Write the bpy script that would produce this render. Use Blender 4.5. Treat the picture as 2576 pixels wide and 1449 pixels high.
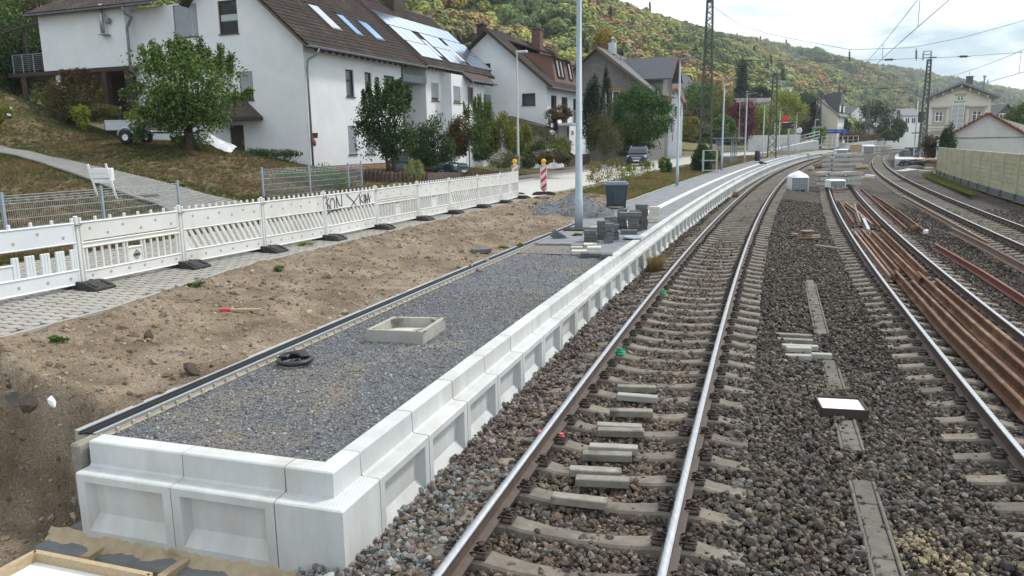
import bpy, bmesh, math, random
import numpy as np
from mathutils import Vector, Matrix
random.seed(7); rng = np.random.default_rng(7)
for o in list(bpy.data.objects): bpy.data.objects.remove(o)
SC = bpy.context.scene; COL = SC.collection
# ---------------------------------------------------------------- camera, sky, sun, exposure
CAMH, PITCH, ROLL = 2.956, 0.1861, -0.01484
_F = np.array([0, math.cos(PITCH), -math.sin(PITCH)]); _R0 = np.array([1., 0, 0]); _U0 = np.cross(_R0, _F)
_R = math.cos(ROLL)*_R0 + math.sin(ROLL)*_U0; _U = -math.sin(ROLL)*_R0 + math.cos(ROLL)*_U0
cam = bpy.data.cameras.new('camera'); cam_o = bpy.data.objects.new('camera', cam); COL.objects.link(cam_o)
cam.sensor_width = 36; cam.lens = 27.0; cam.clip_start = .1; cam.clip_end = 6000
m = Matrix.Identity(4)
for i in range(3):
    m[i][0], m[i][1], m[i][2] = _R[i], _U[i], -_F[i]
m[2][3] = CAMH; cam_o.matrix_world = m; SC.camera = cam_o
SUN_EL, SUN_AZ = math.radians(52), math.radians(62)      # azimuth to the right of the view direction
world = bpy.data.worlds.new('World'); SC.world = world; world.use_nodes = True
nt = world.node_tree; nt.nodes.clear()
N = nt.nodes.new; L = nt.links.new
out = N('ShaderNodeOutputWorld'); bg = N('ShaderNodeBackground'); bg.inputs[1].default_value = 0.095
sky = N('ShaderNodeTexSky'); sky.sky_type = 'NISHITA'; sky.sun_disc = False
sky.sun_elevation = SUN_EL; sky.sun_rotation = SUN_AZ; sky.air_density = 1.0; sky.dust_density = 1.5
tc = N('ShaderNodeTexCoord'); mp = N('ShaderNodeMapping'); mp.inputs['Scale'].default_value = (1.0, 1.0, 3.2)
mp.inputs['Location'].default_value = (3.1, 1.7, 0.35)
n1 = N('ShaderNodeTexNoise'); n1.inputs['Scale'].default_value = 2.6; n1.inputs['Detail'].default_value = 7; n1.inputs['Roughness'].default_value = .56
n1.inputs['Distortion'].default_value = .35
cr = N('ShaderNodeValToRGB'); cr.color_ramp.elements[0].position = .44; cr.color_ramp.elements[0].color = (.0, .0, .0, 1); cr.color_ramp.elements[1].position = .57
n2 = N('ShaderNodeTexNoise'); n2.inputs['Scale'].default_value = 4.5; n2.inputs['Detail'].default_value = 6
cr2 = N('ShaderNodeValToRGB'); cr2.color_ramp.elements[0].position = .3; cr2.color_ramp.elements[1].position = .62
cr2.color_ramp.elements[0].color = (10.5, 11.2, 11.8, 1); cr2.color_ramp.elements[1].color = (17, 17, 17, 1)
mx = N('ShaderNodeMix'); mx.data_type = 'RGBA'
L(tc.outputs['Generated'], mp.inputs[0]); L(mp.outputs[0], n1.inputs['Vector']); L(mp.outputs[0], n2.inputs['Vector'])
L(n1.outputs['Fac'], cr.inputs[0]); L(n2.outputs['Fac'], cr2.inputs[0])
L(cr.outputs[0], mx.inputs['Factor']); tn = N('ShaderNodeMix'); tn.data_type = 'RGBA'; tn.inputs['Factor'].default_value = .75; tn.inputs['B'].default_value = (5.4, 7.2, 8.2, 1); L(sky.outputs[0], tn.inputs['A']); L(tn.outputs['Result'], mx.inputs['A']); L(cr2.outputs[0], mx.inputs['B'])
L(mx.outputs['Result'], bg.inputs[0]); L(bg.outputs[0], out.inputs[0])
sun = bpy.data.lights.new('sun', 'SUN'); sun.energy = 2.3; sun.angle = math.radians(8); sun.color = (1, .955, .88)
sun_o = bpy.data.objects.new('sun', sun); COL.objects.link(sun_o)
sd = Vector((math.sin(SUN_AZ)*math.cos(SUN_EL), math.cos(SUN_AZ)*math.cos(SUN_EL), math.sin(SUN_EL)))
sun_o.rotation_euler = sd.to_track_quat('Z', 'Y').to_euler(); sun_o.location = (60, 30, 120)
SC.view_settings.view_transform = 'Standard'; SC.view_settings.look = 'None'
SC.view_settings.exposure = 0.35; SC.view_settings.gamma = 1; SC.view_settings.use_curve_mapping = False

# ---------------------------------------------------------------- geometry of the place
def ray(px, py):
    """direction through a point of the 2576 x 1449 view"""
    return (px-1288)/1932*_R - (py-724.5)/1932*_U + _F
def W(px, py, z=0.):
    d = ray(px, py); t = (z-CAMH)/d[2]; return Vector((d[0]*t, d[1]*t, z))
def A(px, py, y):
    d = ray(px, py); t = y/d[1]; return Vector((d[0]*t, y, CAMH+d[2]*t))
def infrust(P, m=1.12):
    q = P - np.array([0, 0, CAMH]); w = q@_F; w2 = np.where(w > .1, w, 1e9)
    return (w > .1) & (np.abs(q@_R/w2) < .667*m) & (np.abs(q@_U/w2) < .375*m)
CT1 = [-1.31826, 15.50817, 2.87321, -.88554, .31938, -.040503]
CT2 = [3.70837, 15.16025, 3.26890, -.69163]
CT3 = [9.11811, 15.50346, 1.89250, .067062, -.055006, .0063945]
Z1, Z2, Z3 = 0., -.25, -.45
class Line:
    """a track centre line; o is the offset to its right, s the distance along it"""
    def __init__(s, c, y0=-8, y1=235):
        s.y = np.linspace(y0, y1, 6000); s.x = np.polynomial.polynomial.polyval(s.y/50, c)
        d = np.concatenate([[0], np.cumsum(np.hypot(np.diff(s.x), np.diff(s.y)))]); s.s = d-np.interp(0, s.y, d)
        s.h = np.unwrap(np.arctan2(np.gradient(s.x), np.gradient(s.y)))
    def p(s, S, o=0., z=0.):
        x, y, h = np.interp(S, s.s, s.x), np.interp(S, s.s, s.y), np.interp(S, s.s, s.h)
        return Vector((x+o*math.cos(h), y-o*math.sin(h), z))
    def pa(s, S, o):
        x, y, h = np.interp(S, s.s, s.x), np.interp(S, s.s, s.y), np.interp(S, s.s, s.h)
        return x+o*np.cos(h), y-o*np.sin(h)
    def a(s, S): return float(np.interp(S, s.s, s.h))
    def so(s, x, y):
        """vectorised inverse"""
        x = np.asarray(x, float); y = np.asarray(y, float); S = y.copy()
        for _ in range(12):
            px, py, h = np.interp(S, s.s, s.x), np.interp(S, s.s, s.y), np.interp(S, s.s, s.h)
            S = S + (x-px)*np.sin(h)+(y-py)*np.cos(h)
        px, py, h = np.interp(S, s.s, s.x), np.interp(S, s.s, s.y), np.interp(S, s.s, s.h)
        return S, (x-px)*np.cos(h)-(y-py)*np.sin(h)
T1, T2, T3 = Line(CT1), Line(CT2, -8, 78), Line(CT3)
def sst(x, a, b):
    t = np.clip((x-a)/(b-a), 0, 1); return t*t*(3-2*t)
_P = rng.random((64, 64))
def vn(x, y):
    """cheap value noise, 0..1"""
    x = np.asarray(x, float); y = np.asarray(y, float)
    i = np.floor(x).astype(int); j = np.floor(y).astype(int); u = x-i; v = y-j
    u = u*u*(3-2*u); v = v*v*(3-2*v)
    g = lambda a, b: _P[a % 64, b % 64]
    return (g(i, j)*(1-u)+g(i+1, j)*u)*(1-v)+(g(i, j+1)*(1-u)+g(i+1, j+1)*u)*v
def fbm(x, y, o=4):
    r = 0; a = .5
    for k in range(o): r = r+a*vn(x*2**k+17*k, y*2**k+31*k); a *= .5
    return r/(1-.5**o)
def zbed(o):
    o = np.asarray(o, float)
    return np.interp(o, [1.6, 3.1, 6.1, 7.3, 40], [-.285, -.535, -.535, -.735, -.735])
def zplat(S): return np.interp(S, [0, 25, 60, 140], [.47, .47, .52, .68])

# ---------------------------------------------------------------- scene-graph helpers
def tag(o, label=None, cat=None, group=None, kind=None):
    if label: o['label'] = label
    if cat: o['category'] = cat
    if group: o['group'] = group
    if kind: o['kind'] = kind
    return o
def thing(name, label, cat, loc=(0, 0, 0), rz=0., group=None):
    o = bpy.data.objects.new(name, None); COL.objects.link(o); o.empty_display_size = .2
    o.location = loc; o.rotation_euler = (0, 0, rz); return tag(o, label, cat, group)
def link(name, me, parent=None, loc=None, rot=None, scale=None):
    o = bpy.data.objects.new(name, me); COL.objects.link(o)
    if parent is not None: o.parent = parent
    if loc is not None: o.location = loc
    if rot is not None: o.rotation_euler = rot
    if scale is not None: o.scale = scale
    return o
def children(o): return [c for c in COL.objects if c.parent == o]
_kids = {}
def copy_thing(src, parts, loc, rz, label=None, group=None, scale=None):
    """copy of a thing; parts = [(object, [sub-objects])]"""
    r = src.copy(); COL.objects.link(r); r.location = loc; r.rotation_euler = (0, 0, rz)
    if scale: r.scale = scale
    if label: r['label'] = label
    if group: r['group'] = group
    for c, subs in parts:
        d = c.copy(); COL.objects.link(d); d.parent = r
        for g in subs:
            e = g.copy(); COL.objects.link(e); e.parent = d
    return r
class MB:
    """collects shapes; build() links them as one mesh object"""
    def __init__(s): s.v = []; s.f = []; s.mi = []; s.sm = []; s.cur = 0
    def add(s, vs, fs, smooth=False):
        b = len(s.v); s.v += [tuple(v) for v in vs]; s.f += [tuple(i+b for i in f) for f in fs]
        s.mi += [s.cur]*len(fs); s.sm += [smooth]*len(fs); return s
    def box(s, c, d, rz=0., M=None, taper=1.):
        x, y, z = d[0]/2, d[1]/2, d[2]/2; q = []
        for k in (-1, 1):
            t = 1 if k < 0 else taper
            for a, b in ((-1, -1), (1, -1), (1, 1), (-1, 1)): q.append(Vector((a*x*t, b*y*t, k*z)))
        R = M if M is not None else Matrix.Rotation(rz, 3, 'Z')
        q = [R@v+Vector(c) for v in q]
        return s.add(q, [(3, 2, 1, 0), (4, 5, 6, 7), (0, 1, 5, 4), (1, 2, 6, 5), (2, 3, 7, 6), (3, 0, 4, 7)])
    def bbox(s, c, d, r=.01, rz=0., M=None):
        """box with chamfered edges"""
        x, y, z = d[0]/2, d[1]/2, d[2]/2; r = min(r, x*.9, y*.9, z*.9)
        R = M if M is not None else Matrix.Rotation(rz, 3, 'Z'); vs = []; idx = {}
        for a in (-1, 1):
            for b in (-1, 1):
                for c2 in (-1, 1):
                    for k in range(3):
                        p = [a*x, b*y, c2*z]
                        for j in range(3):
                            if j != k: p[j] -= (a, b, c2)[j]*r
                        idx[(a, b, c2, k)] = len(vs); vs.append(R@Vector(p)+Vector(c))
        I = lambda a, b, c2, k: idx[(a, b, c2, k)]; fs = []
        for k in range(3):
            for sg in (-1, 1):
                q = []
                for u, v in ((-1, -1), (1, -1), (1, 1), (-1, 1)):
                    t = [0, 0, 0]; t[k] = sg; t[(k+1) % 3] = u; t[(k+2) % 3] = v; q.append(I(*t, k))
                fs.append(q if sg > 0 else q[::-1])
        for k in range(3):           # edges along axis k
            i, j = (k+1) % 3, (k+2) % 3
            for u in (-1, 1):
                for v in (-1, 1):
                    t0 = [0, 0, 0]; t0[i] = u; t0[j] = v; t1 = list(t0); t0[k] = -1; t1[k] = 1
                    q = [I(*t0, i), I(*t1, i), I(*t1, j), I(*t0, j)]
                    fs.append(q if u*v < 0 else q[::-1])
        for a in (-1, 1):
            for b in (-1, 1):
                for c2 in (-1, 1):
                    q = [I(a, b, c2, 0), I(a, b, c2, 1), I(a, b, c2, 2)]
                    fs.append(q if a*b*c2 > 0 else q[::-1])
        return s.add(vs, fs)
    def tube(s, pts, r, n=8, cap=True, smooth=True):
        pts = [Vector(p) for p in pts]; rs = r if isinstance(r, (list, tuple)) else [r]*len(pts)
        vs = []; fs = []; prev = None
        for i, p in enumerate(pts):
            t = (pts[min(i+1, len(pts)-1)]-pts[max(i-1, 0)]).normalized()
            if prev is None: u = t.orthogonal().normalized()
            else:
                u = prev-t*prev.dot(t); u = u.normalized() if u.length > 1e-6 else t.orthogonal().normalized()
            prev = u; w = t.cross(u)
            for k in range(n):
                a = 2*math.pi*k/n; vs.append(p+(u*math.cos(a)+w*math.sin(a))*rs[i])
        for i in range(len(pts)-1):
            for k in range(n):
                fs.append((i*n+k, i*n+(k+1) % n, (i+1)*n+(k+1) % n, (i+1)*n+k))
        s.add(vs, fs, smooth)
        if cap:
            b = len(s.v)-len(vs)
            for f in (tuple(b+k for k in range(n))[::-1], tuple(b+(len(pts)-1)*n+k for k in range(n))):
                s.f.append(f); s.mi.append(s.cur); s.sm.append(False)
        return s
    def bar(s, p, q, w, h=None, up=(0, 0, 1)):
        """rectangular bar from p to q"""
        p = Vector(p); q = Vector(q); t = q-p; l = t.length; t.normalize(); u = Vector(up)
        a = t.cross(u)
        if a.length < 1e-4: a = t.orthogonal()
        a.normalize(); b = a.cross(t)
        M = Matrix((t, a, b)).transposed()
        return s.box((p+q)/2, (l, w, h or w), M=M)
    def lathe(s, prof, c=(0, 0, 0), n=16, smooth=True, M=None):
        vs = []; fs = []; R = M or Matrix.Identity(3)
        for r, z in prof:
            for k in range(n):
                a = 2*math.pi*k/n; vs.append(R@Vector((r*math.cos(a), r*math.sin(a), z))+Vector(c))
        for i in range(len(prof)-1):
            for k in range(n): fs.append((i*n+k, i*n+(k+1) % n, (i+1)*n+(k+1) % n, (i+1)*n+k))
        return s.add(vs, fs, smooth)
    def prism(s, poly, fn, h0, h1):
        """extrude a 2-D outline; fn(u, v, h) gives the 3-D point"""
        n = len(poly); vs = [fn(u, v, h0) for u, v in poly]+[fn(u, v, h1) for u, v in poly]
        return s.add(vs, [tuple(range(n))[::-1], tuple(range(n, 2*n))]+[(i, (i+1) % n, n+(i+1) % n, n+i) for i in range(n)])
    def sweep(s, sec, frames, cap=True, smooth=False):
        """sec: closed outline (u, v); frames: (origin, uaxis, vaxis)"""
        n = len(sec); vs = []; fs = []
        for o, a, b in frames: vs += [o+a*u+b*v for u, v in sec]
        for i in range(len(frames)-1):
            for k in range(n): fs.append((i*n+k, i*n+(k+1) % n, (i+1)*n+(k+1) % n, (i+1)*n+k))
        if cap: fs += [tuple(range(n))[::-1], tuple((len(frames)-1)*n+k for k in range(n))]
        return s.add(vs, fs, smooth)
    def ball(s, c, r, n=10, m=6, sc=(1, 1, 1)):
        pr = [(max(r*math.sin(math.pi*i/m), 1e-4), -r*math.cos(math.pi*i/m)) for i in range(m+1)]
        return s.lathe(pr, c, n, True, Matrix.Diagonal(sc))
    def mesh(s, name, mats):
        me = bpy.data.meshes.new(name); me.from_pydata(s.v, [], s.f)
        for x in (mats if isinstance(mats, (list, tuple)) else [mats]): me.materials.append(x)
        me.polygons.foreach_set('material_index', s.mi); me.polygons.foreach_set('use_smooth', s.sm); me.update(); return me
    def build(s, name, mats, parent=None, **k): return link(name, s.mesh(name, mats), parent, **k)
def np_mesh(name, V, F, mats, smooth=False):
    """fast mesh from arrays; F is (n, 3) or (n, 4)"""
    me = bpy.data.meshes.new(name); V = np.ascontiguousarray(V, np.float32); F = np.ascontiguousarray(F, np.int32)
    k = F.shape[1]; me.vertices.add(len(V)); me.vertices.foreach_set('co', V.ravel())
    me.loops.add(F.size); me.loops.foreach_set('vertex_index', F.ravel())
    me.polygons.add(len(F)); me.polygons.foreach_set('loop_start', np.arange(0, F.size, k, dtype=np.int32))
    me.polygons.foreach_set('loop_total', np.full(len(F), k, np.int32))
    if smooth: me.polygons.foreach_set('use_smooth', np.ones(len(F), bool))
    for x in (mats if isinstance(mats, (list, tuple)) else [mats]): me.materials.append(x)
    me.update(calc_edges=True); me.validate(); return me
def grid_mesh(name, X, Y, Z, mat, smooth=True):
    n, k = X.shape; V = np.stack([X, Y, Z], -1).reshape(-1, 3); i = np.arange(n*k).reshape(n, k)
    F = np.stack([i[:-1, :-1], i[1:, :-1], i[1:, 1:], i[:-1, 1:]], -1).reshape(-1, 4)
    a, b, c = V[F[0, 0]], V[F[0, 1]], V[F[0, 2]]
    if np.cross(b-a, c-a)[2] < 0: F = F[:, ::-1]
    return np_mesh(name, V, F, mat, smooth)
def pieces(name, me, mats4, parent, limit=300, rest=None):
    """alike pieces sharing one mesh: the nearest ones are objects, the rest one joined part.
    mats4: local 4x4 matrices (in the parent's frame)"""
    pw = parent.matrix_basis if parent is not None else Matrix.Identity(4)
    if parent is not None and parent.parent is not None: pw = parent.parent.matrix_basis@pw
    cp = Vector((0, 0, CAMH))
    ms = sorted(mats4, key=lambda q: ((pw@q).translation-cp).length)
    for q in ms[:limit]:
        o = bpy.data.objects.new(name, me); COL.objects.link(o); o.parent = parent; o.matrix_basis = q
    if len(ms) > limit:
        n = len(me.vertices); co = np.empty(n*3, np.float32); me.vertices.foreach_get('co', co); co = np.c_[co.reshape(-1, 3), np.ones(n)]
        fs = [tuple(p.vertices) for p in me.polygons]; mi = [p.material_index for p in me.polygons]; sm = [p.use_smooth for p in me.polygons]
        V = []; F = []; MI = []; SM = []
        for k, q in enumerate(ms[limit:]):
            V.append((co@np.array(q).T)[:, :3]); F += [tuple(i+k*n for i in f) for f in fs]; MI += mi; SM += sm
        m2 = bpy.data.meshes.new(name); m2.from_pydata(np.concatenate(V).tolist(), [], F)
        for x in me.materials: m2.materials.append(x)
        m2.polygons.foreach_set('material_index', MI); m2.polygons.foreach_set('use_smooth', SM); m2.update()
        o = link(rest or name+'_field', m2, parent); o['kind'] = 'stuff'
def TR(loc, rz=0., rx=0., ry=0., sc=None):
    q = Matrix.Translation(loc)@Matrix.Rotation(rz, 4, 'Z')@Matrix.Rotation(ry, 4, 'Y')@Matrix.Rotation(rx, 4, 'X')
    if sc: q = q@Matrix.Diagonal((*sc, 1))
    return q
def scatter(name, pts, protos, scl, rot, col, kind='stuff', idx=None, parent=None):
    """one object of real instances: each point carries size, turn and colour"""
    me = bpy.data.meshes.new(name); n = len(pts); me.vertices.add(n)
    me.vertices.foreach_set('co', np.ascontiguousarray(pts, np.float32).ravel())
    scl = np.asarray(scl, np.float32)
    if scl.ndim == 1: scl = np.repeat(scl[:, None], 3, 1)
    for nm, tp, d, fld in (('scl', 'FLOAT_VECTOR', scl, 'vector'), ('rot', 'FLOAT_VECTOR', np.asarray(rot, np.float32), 'vector'),
                           ('col', 'FLOAT_VECTOR', np.asarray(col, np.float32), 'vector')):
        a = me.attributes.new(nm, tp, 'POINT'); a.data.foreach_set(fld, np.ascontiguousarray(d).ravel())
    a = me.attributes.new('idx', 'INT', 'POINT')
    a.data.foreach_set('value', np.asarray(idx if idx is not None else rng.integers(0, len(protos), n), np.int32))
    cl = bpy.data.collections.new(name+'_kinds')
    for k, pm in enumerate(protos): cl.objects.link(bpy.data.objects.new('%s_kind_%02d' % (name, k), pm))
    ng = bpy.data.node_groups.new(name, 'GeometryNodeTree')
    ng.interface.new_socket('Geometry', in_out='INPUT', socket_type='NodeSocketGeometry')
    ng.interface.new_socket('Geometry', in_out='OUTPUT', socket_type='NodeSocketGeometry')
    gi = ng.nodes.new('NodeGroupInput'); go = ng.nodes.new('NodeGroupOutput')
    ip = ng.nodes.new('GeometryNodeInstanceOnPoints'); ci = ng.nodes.new('GeometryNodeCollectionInfo')
    ci.inputs[0].default_value = cl; ci.inputs['Separate Children'].default_value = True; ci.inputs['Reset Children'].default_value = True
    def na(t, nm):
        q = ng.nodes.new('GeometryNodeInputNamedAttribute'); q.data_type = t; q.inputs[0].default_value = nm; return q.outputs[0]
    lk = ng.links.new
    lk(gi.outputs[0], ip.inputs['Points']); lk(ci.outputs[0], ip.inputs['Instance']); ip.inputs['Pick Instance'].default_value = True
    lk(na('INT', 'idx'), ip.inputs['Instance Index']); lk(na('FLOAT_VECTOR', 'rot'), ip.inputs['Rotation']); lk(na('FLOAT_VECTOR', 'scl'), ip.inputs['Scale'])
    lk(ip.outputs[0], go.inputs[0])
    o = link(name, me, parent); md = o.modifiers.new('instances', 'NODES'); md.node_group = ng
    if kind: o['kind'] = kind
    return o
# ---------------------------------------------------------------- materials
def _mat(name):
    m = bpy.data.materials.new(name); m.use_nodes = True; t = m.node_tree; b = t.nodes['Principled BSDF']; return m, t, b
def ramp(t, stops):
    r = t.nodes.new('ShaderNodeValToRGB'); e = r.color_ramp.elements
    while len(e) < len(stops): e.new(.5)
    for i, (p, c) in enumerate(stops): e[i].position = p; e[i].color = (*c, 1) if len(c) == 3 else c
    return r
def noise(t, scale, detail=5, rough=.55, vec=None, dist=0.):
    n = t.nodes.new('ShaderNodeTexNoise'); n.inputs['Scale'].default_value = scale; n.inputs['Detail'].default_value = detail
    n.inputs['Roughness'].default_value = rough; n.inputs['Distortion'].default_value = dist
    if vec is not None: t.links.new(vec, n.inputs['Vector'])
    return n
def pos(t, scale=None):
    g = t.nodes.new('ShaderNodeNewGeometry')
    if scale is None: return g.outputs['Position']
    mp = t.nodes.new('ShaderNodeMapping'); mp.inputs['Scale'].default_value = scale; t.links.new(g.outputs['Position'], mp.inputs[0]); return mp.outputs[0]
def mixc(t, fac, a, b, mode='MIX'):
    m = t.nodes.new('ShaderNodeMix'); m.data_type = 'RGBA'; m.blend_type = mode
    for v, s in ((fac, m.inputs['Factor']), (a, m.inputs['A']), (b, m.inputs['B'])):
        if hasattr(v, 'is_output'): t.links.new(v, s)
        elif isinstance(v, (int, float)): s.default_value = v
        else: s.default_value = (*v, 1)
    return m.outputs['Result']
def bump(t, b, h, strength=.4, dist=.02):
    n = t.nodes.new('ShaderNodeBump'); n.inputs['Strength'].default_value = strength; n.inputs['Distance'].default_value = dist
    t.links.new(h, n.inputs['Height']); t.links.new(n.outputs[0], b.inputs['Normal'])
def Mt(name, c1, c2=None, scale=3., rough=.7, metal=0., bmp=0., bscale=None, c3=None, scale3=.6, f3=(.5, .7), orand=0., spec=.5, stretch=None, bdist=.02, coat=0.):
    """two-tone weathered material, grain in world space; c3 adds larger stains"""
    m, t, b = _mat(name); b.inputs['Roughness'].default_value = rough; b.inputs['Metallic'].default_value = metal
    b.inputs['Specular IOR Level'].default_value = spec; b.inputs['Coat Weight'].default_value = coat
    v = pos(t, stretch); c2 = c2 or tuple(x*.82 for x in c1)
    n = noise(t, scale, 6, .6, v); r = ramp(t, [(.32, c2), (.68, c1)]); t.links.new(n.outputs['Fac'], r.inputs[0]); col = r.outputs[0]
    if c3:
        n3 = noise(t, scale3, 5, .6, v); r3 = ramp(t, [(f3[0], (0, 0, 0)), (f3[1], (1, 1, 1))]); t.links.new(n3.outputs['Fac'], r3.inputs[0])
        col = mixc(t, r3.outputs[0], col, c3)
    if orand:
        oi = t.nodes.new('ShaderNodeObjectInfo'); mr = t.nodes.new('ShaderNodeMapRange'); mr.inputs['To Min'].default_value = 1-orand; mr.inputs['To Max'].default_value = 1+orand
        t.links.new(oi.outputs['Random'], mr.inputs[0]); cc = t.nodes.new('ShaderNodeCombineColor')
        for k in range(3): t.links.new(mr.outputs[0], cc.inputs[k])
        col = mixc(t, 1., col, cc.outputs[0], 'MULTIPLY')
    t.links.new(col, b.inputs['Base Color'])
    if bmp: bump(t, b, noise(t, bscale or scale*6, 5, .65, v).outputs['Fac'], bmp, bdist)
    return m
def leafmat(name, cols, inst=False, trans=.25, rough=.55):
    """foliage: every leaf its own tone"""
    m, t, b = _mat(name); b.inputs['Roughness'].default_value = rough; b.inputs['Specular IOR Level'].default_value = .12
    g = t.nodes.new('ShaderNodeNewGeometry'); k = len(cols)
    r = ramp(t, [((i+.5)/k, c) for i, c in enumerate(cols)]); t.links.new(g.outputs['Random Per Island'], r.inputs[0]); col = r.outputs[0]
    if inst:
        a = t.nodes.new('ShaderNodeAttribute'); a.attribute_type = 'INSTANCER'; a.attribute_name = 'col'
        col = mixc(t, 1., col, a.outputs['Color'], 'MULTIPLY')
    t.links.new(col, b.inputs['Base Color'])
    tr = t.nodes.new('ShaderNodeBsdfTranslucent'); t.links.new(col, tr.inputs[0])
    ms = t.nodes.new('ShaderNodeMixShader'); ms.inputs[0].default_value = trans
    o = t.nodes['Material Output']; t.links.new(b.outputs[0], ms.inputs[1]); t.links.new(tr.outputs[0], ms.inputs[2]); t.links.new(ms.outputs[0], o.inputs[0]); return m
def instmat(name, rough=.8, c=(1, 1, 1), var=.35):
    """colour comes with each instance; mottled within the piece"""
    m, t, b = _mat(name); b.inputs['Roughness'].default_value = rough
    a = t.nodes.new('ShaderNodeAttribute'); a.attribute_type = 'INSTANCER'; a.attribute_name = 'col'
    n = noise(t, 60, 4, .6, pos(t)); r = ramp(t, [(.3, tuple(x*(1-var) for x in c)), (.7, tuple(x*(1+var) for x in c))]); t.links.new(n.outputs['Fac'], r.inputs[0])
    t.links.new(mixc(t, 1., a.outputs['Color'], r.outputs[0], 'MULTIPLY'), b.inputs['Base Color'])
    bump(t, b, n.outputs['Fac'], .3, .01); return m
def glassmat(name, col=(.02, .025, .03), rough=.03, metal=0.):
    m, t, b = _mat(name); b.inputs['Base Color'].default_value = (*col, 1); b.inputs['Roughness'].default_value = rough
    b.inputs['Specular IOR Level'].default_value = 1.; b.inputs['Metallic'].default_value = metal; return m
def plainmat(name, col, rough=.5, metal=0., coat=0.):
    m, t, b = _mat(name); b.inputs['Base Color'].default_value = (*col, 1); b.inputs['Roughness'].default_value = rough
    b.inputs['Metallic'].default_value = metal; b.inputs['Coat Weight'].default_value = coat; return m
K = {}
K['concrete_new'] = Mt('concrete_new', (.55, .56, .55), (.46, .47, .46), 2.2, .75, bmp=.12, bscale=90, c3=(.56, .545, .49), scale3=.9, f3=(.52, .72), orand=.05)
K['concrete_old'] = Mt('concrete_old', (.29, .265, .225), (.19, .175, .15), 9, .9, bmp=.4, bscale=70, c3=(.11, .10, .085), scale3=2.3, f3=(.5, .66), orand=.14)
K['sleeper'] = Mt('sleeper_concrete', (.235, .20, .16), (.14, .122, .10), 7, .9, bmp=.35, bscale=80, c3=(.10, .09, .075), scale3=1.6, f3=(.48, .68), orand=.12)
K['sleeper_new'] = Mt('sleeper_new_concrete', (.40, .385, .35), (.32, .31, .285), 5, .85, bmp=.15, bscale=60, orand=.08)
K['steel_shine'] = Mt('rail_running_surface', (.62, .62, .63), (.48, .48, .5), 40, .26, metal=1., stretch=(1, .15, 1))
K['rail_side'] = Mt('rail_side_rust', (.115, .082, .066), (.075, .055, .047), 12, .75, bmp=.2, bscale=60)
K['rust'] = Mt('rusty_steel', (.21, .10, .05), (.09, .048, .032), 7, .85, bmp=.5, bscale=50, c3=(.27, .165, .10), scale3=1.6, f3=(.52, .66), orand=.22)
K['rust_red'] = Mt('red_brown_rust', (.20, .068, .052), (.13, .05, .04), 5, .7, bmp=.3, bscale=50, orand=.1)
K['rust_pale'] = Mt('pale_rusty_steel', (.30, .21, .16), (.20, .13, .095), 6, .75, bmp=.3, bscale=50, orand=.1)
K['clip'] = Mt('rusty_fastening', (.060, .040, .032), (.035, .025, .021), 30, .7, bmp=.3, bscale=120)
K['clip_green'] = plainmat('green_paint', (.01, .33, .14), .5)
K['clip_red'] = plainmat('pink_red_paint', (.75, .09, .12), .5)
K['white_plastic'] = Mt('white_plastic', (.72, .715, .69), (.63, .625, .59), 1.6, .5, c3=(.54, .51, .44), scale3=1.9, f3=(.56, .78), bmp=.05, bscale=50, orand=.04)
K['white_plastic_new'] = Mt('clean_white_plastic', (.70, .725, .74), (.64, .66, .685), 2, .45, bmp=.04, bscale=50)
K['rubber'] = Mt('recycled_rubber', (.052, .050, .046), (.030, .029, .028), 12, .85, bmp=.4, bscale=110, orand=.15)
K['zinc'] = Mt('galvanised_steel', (.50, .53, .56), (.40, .43, .46), 6, .45, metal=.65, orand=.05)
K['zinc_dark'] = Mt('weathered_zinc', (.24, .27, .30), (.17, .19, .22), 4, .5, metal=.4)
K['lamp_paint'] = Mt('grey_blue_paint', (.33, .39, .45), (.28, .335, .39), 5, .5, bmp=.05)
K['mast_green'] = Mt('green_grey_paint', (.085, .105, .075), (.055, .066, .05), 6, .7, c3=(.11, .085, .06), scale3=2)
K['mast_brown'] = Mt('dark_grey_paint', (.11, .12, .12), (.075, .08, .08), 6, .7)
K['wire'] = plainmat('dark_copper_wire', (.05, .05, .05), .6)
K['insulator'] = plainmat('brown_porcelain', (.06, .035, .03), .25)
K['black'] = plainmat('black_plastic', (.015, .015, .017), .5)
K['black_pipe'] = Mt('black_corrugated_pipe', (.022, .023, .027), (.014, .014, .017), 12, .45)
K['beige_poly'] = Mt('beige_polymer_concrete', (.50, .45, .35), (.40, .36, .285), 5, .8, bmp=.2, bscale=70, orand=.08)
K['slab'] = Mt('grey_paving_slab', (.215, .225, .235), (.17, .178, .19), 3, .85, bmp=.3, bscale=120, orand=.09)
K['slab_cut'] = Mt('dark_grey_concrete_block', (.155, .16, .162), (.095, .098, .10), 7, .9, bmp=.5, bscale=70, orand=.18)
K['slab_white'] = Mt('white_tactile_slab', (.66, .655, .63), (.56, .555, .53), 4, .8, bmp=.3, bscale=80, orand=.06)
K['cream_block'] = Mt('cream_concrete_block', (.62, .59, .50), (.52, .495, .42), 6, .85, bmp=.3, bscale=80, orand=.08)
K['kerb'] = Mt('pale_concrete_kerb', (.40, .385, .345), (.30, .29, .265), 5, .9, bmp=.3, bscale=60, orand=.1)
K['paver'] = Mt('beige_grey_paver', (.355, .335, .30), (.30, .28, .25), 3, .9, bmp=.3, bscale=90, c3=(.26, .245, .225), scale3=.5, f3=(.52, .7), orand=.09)
K['paver_grey'] = Mt('grey_driveway_paver', (.235, .228, .212), (.18, .175, .163), 3, .9, bmp=.3, bscale=60, c3=(.19, .18, .15), scale3=.45, f3=(.5, .7), orand=.1)
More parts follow.
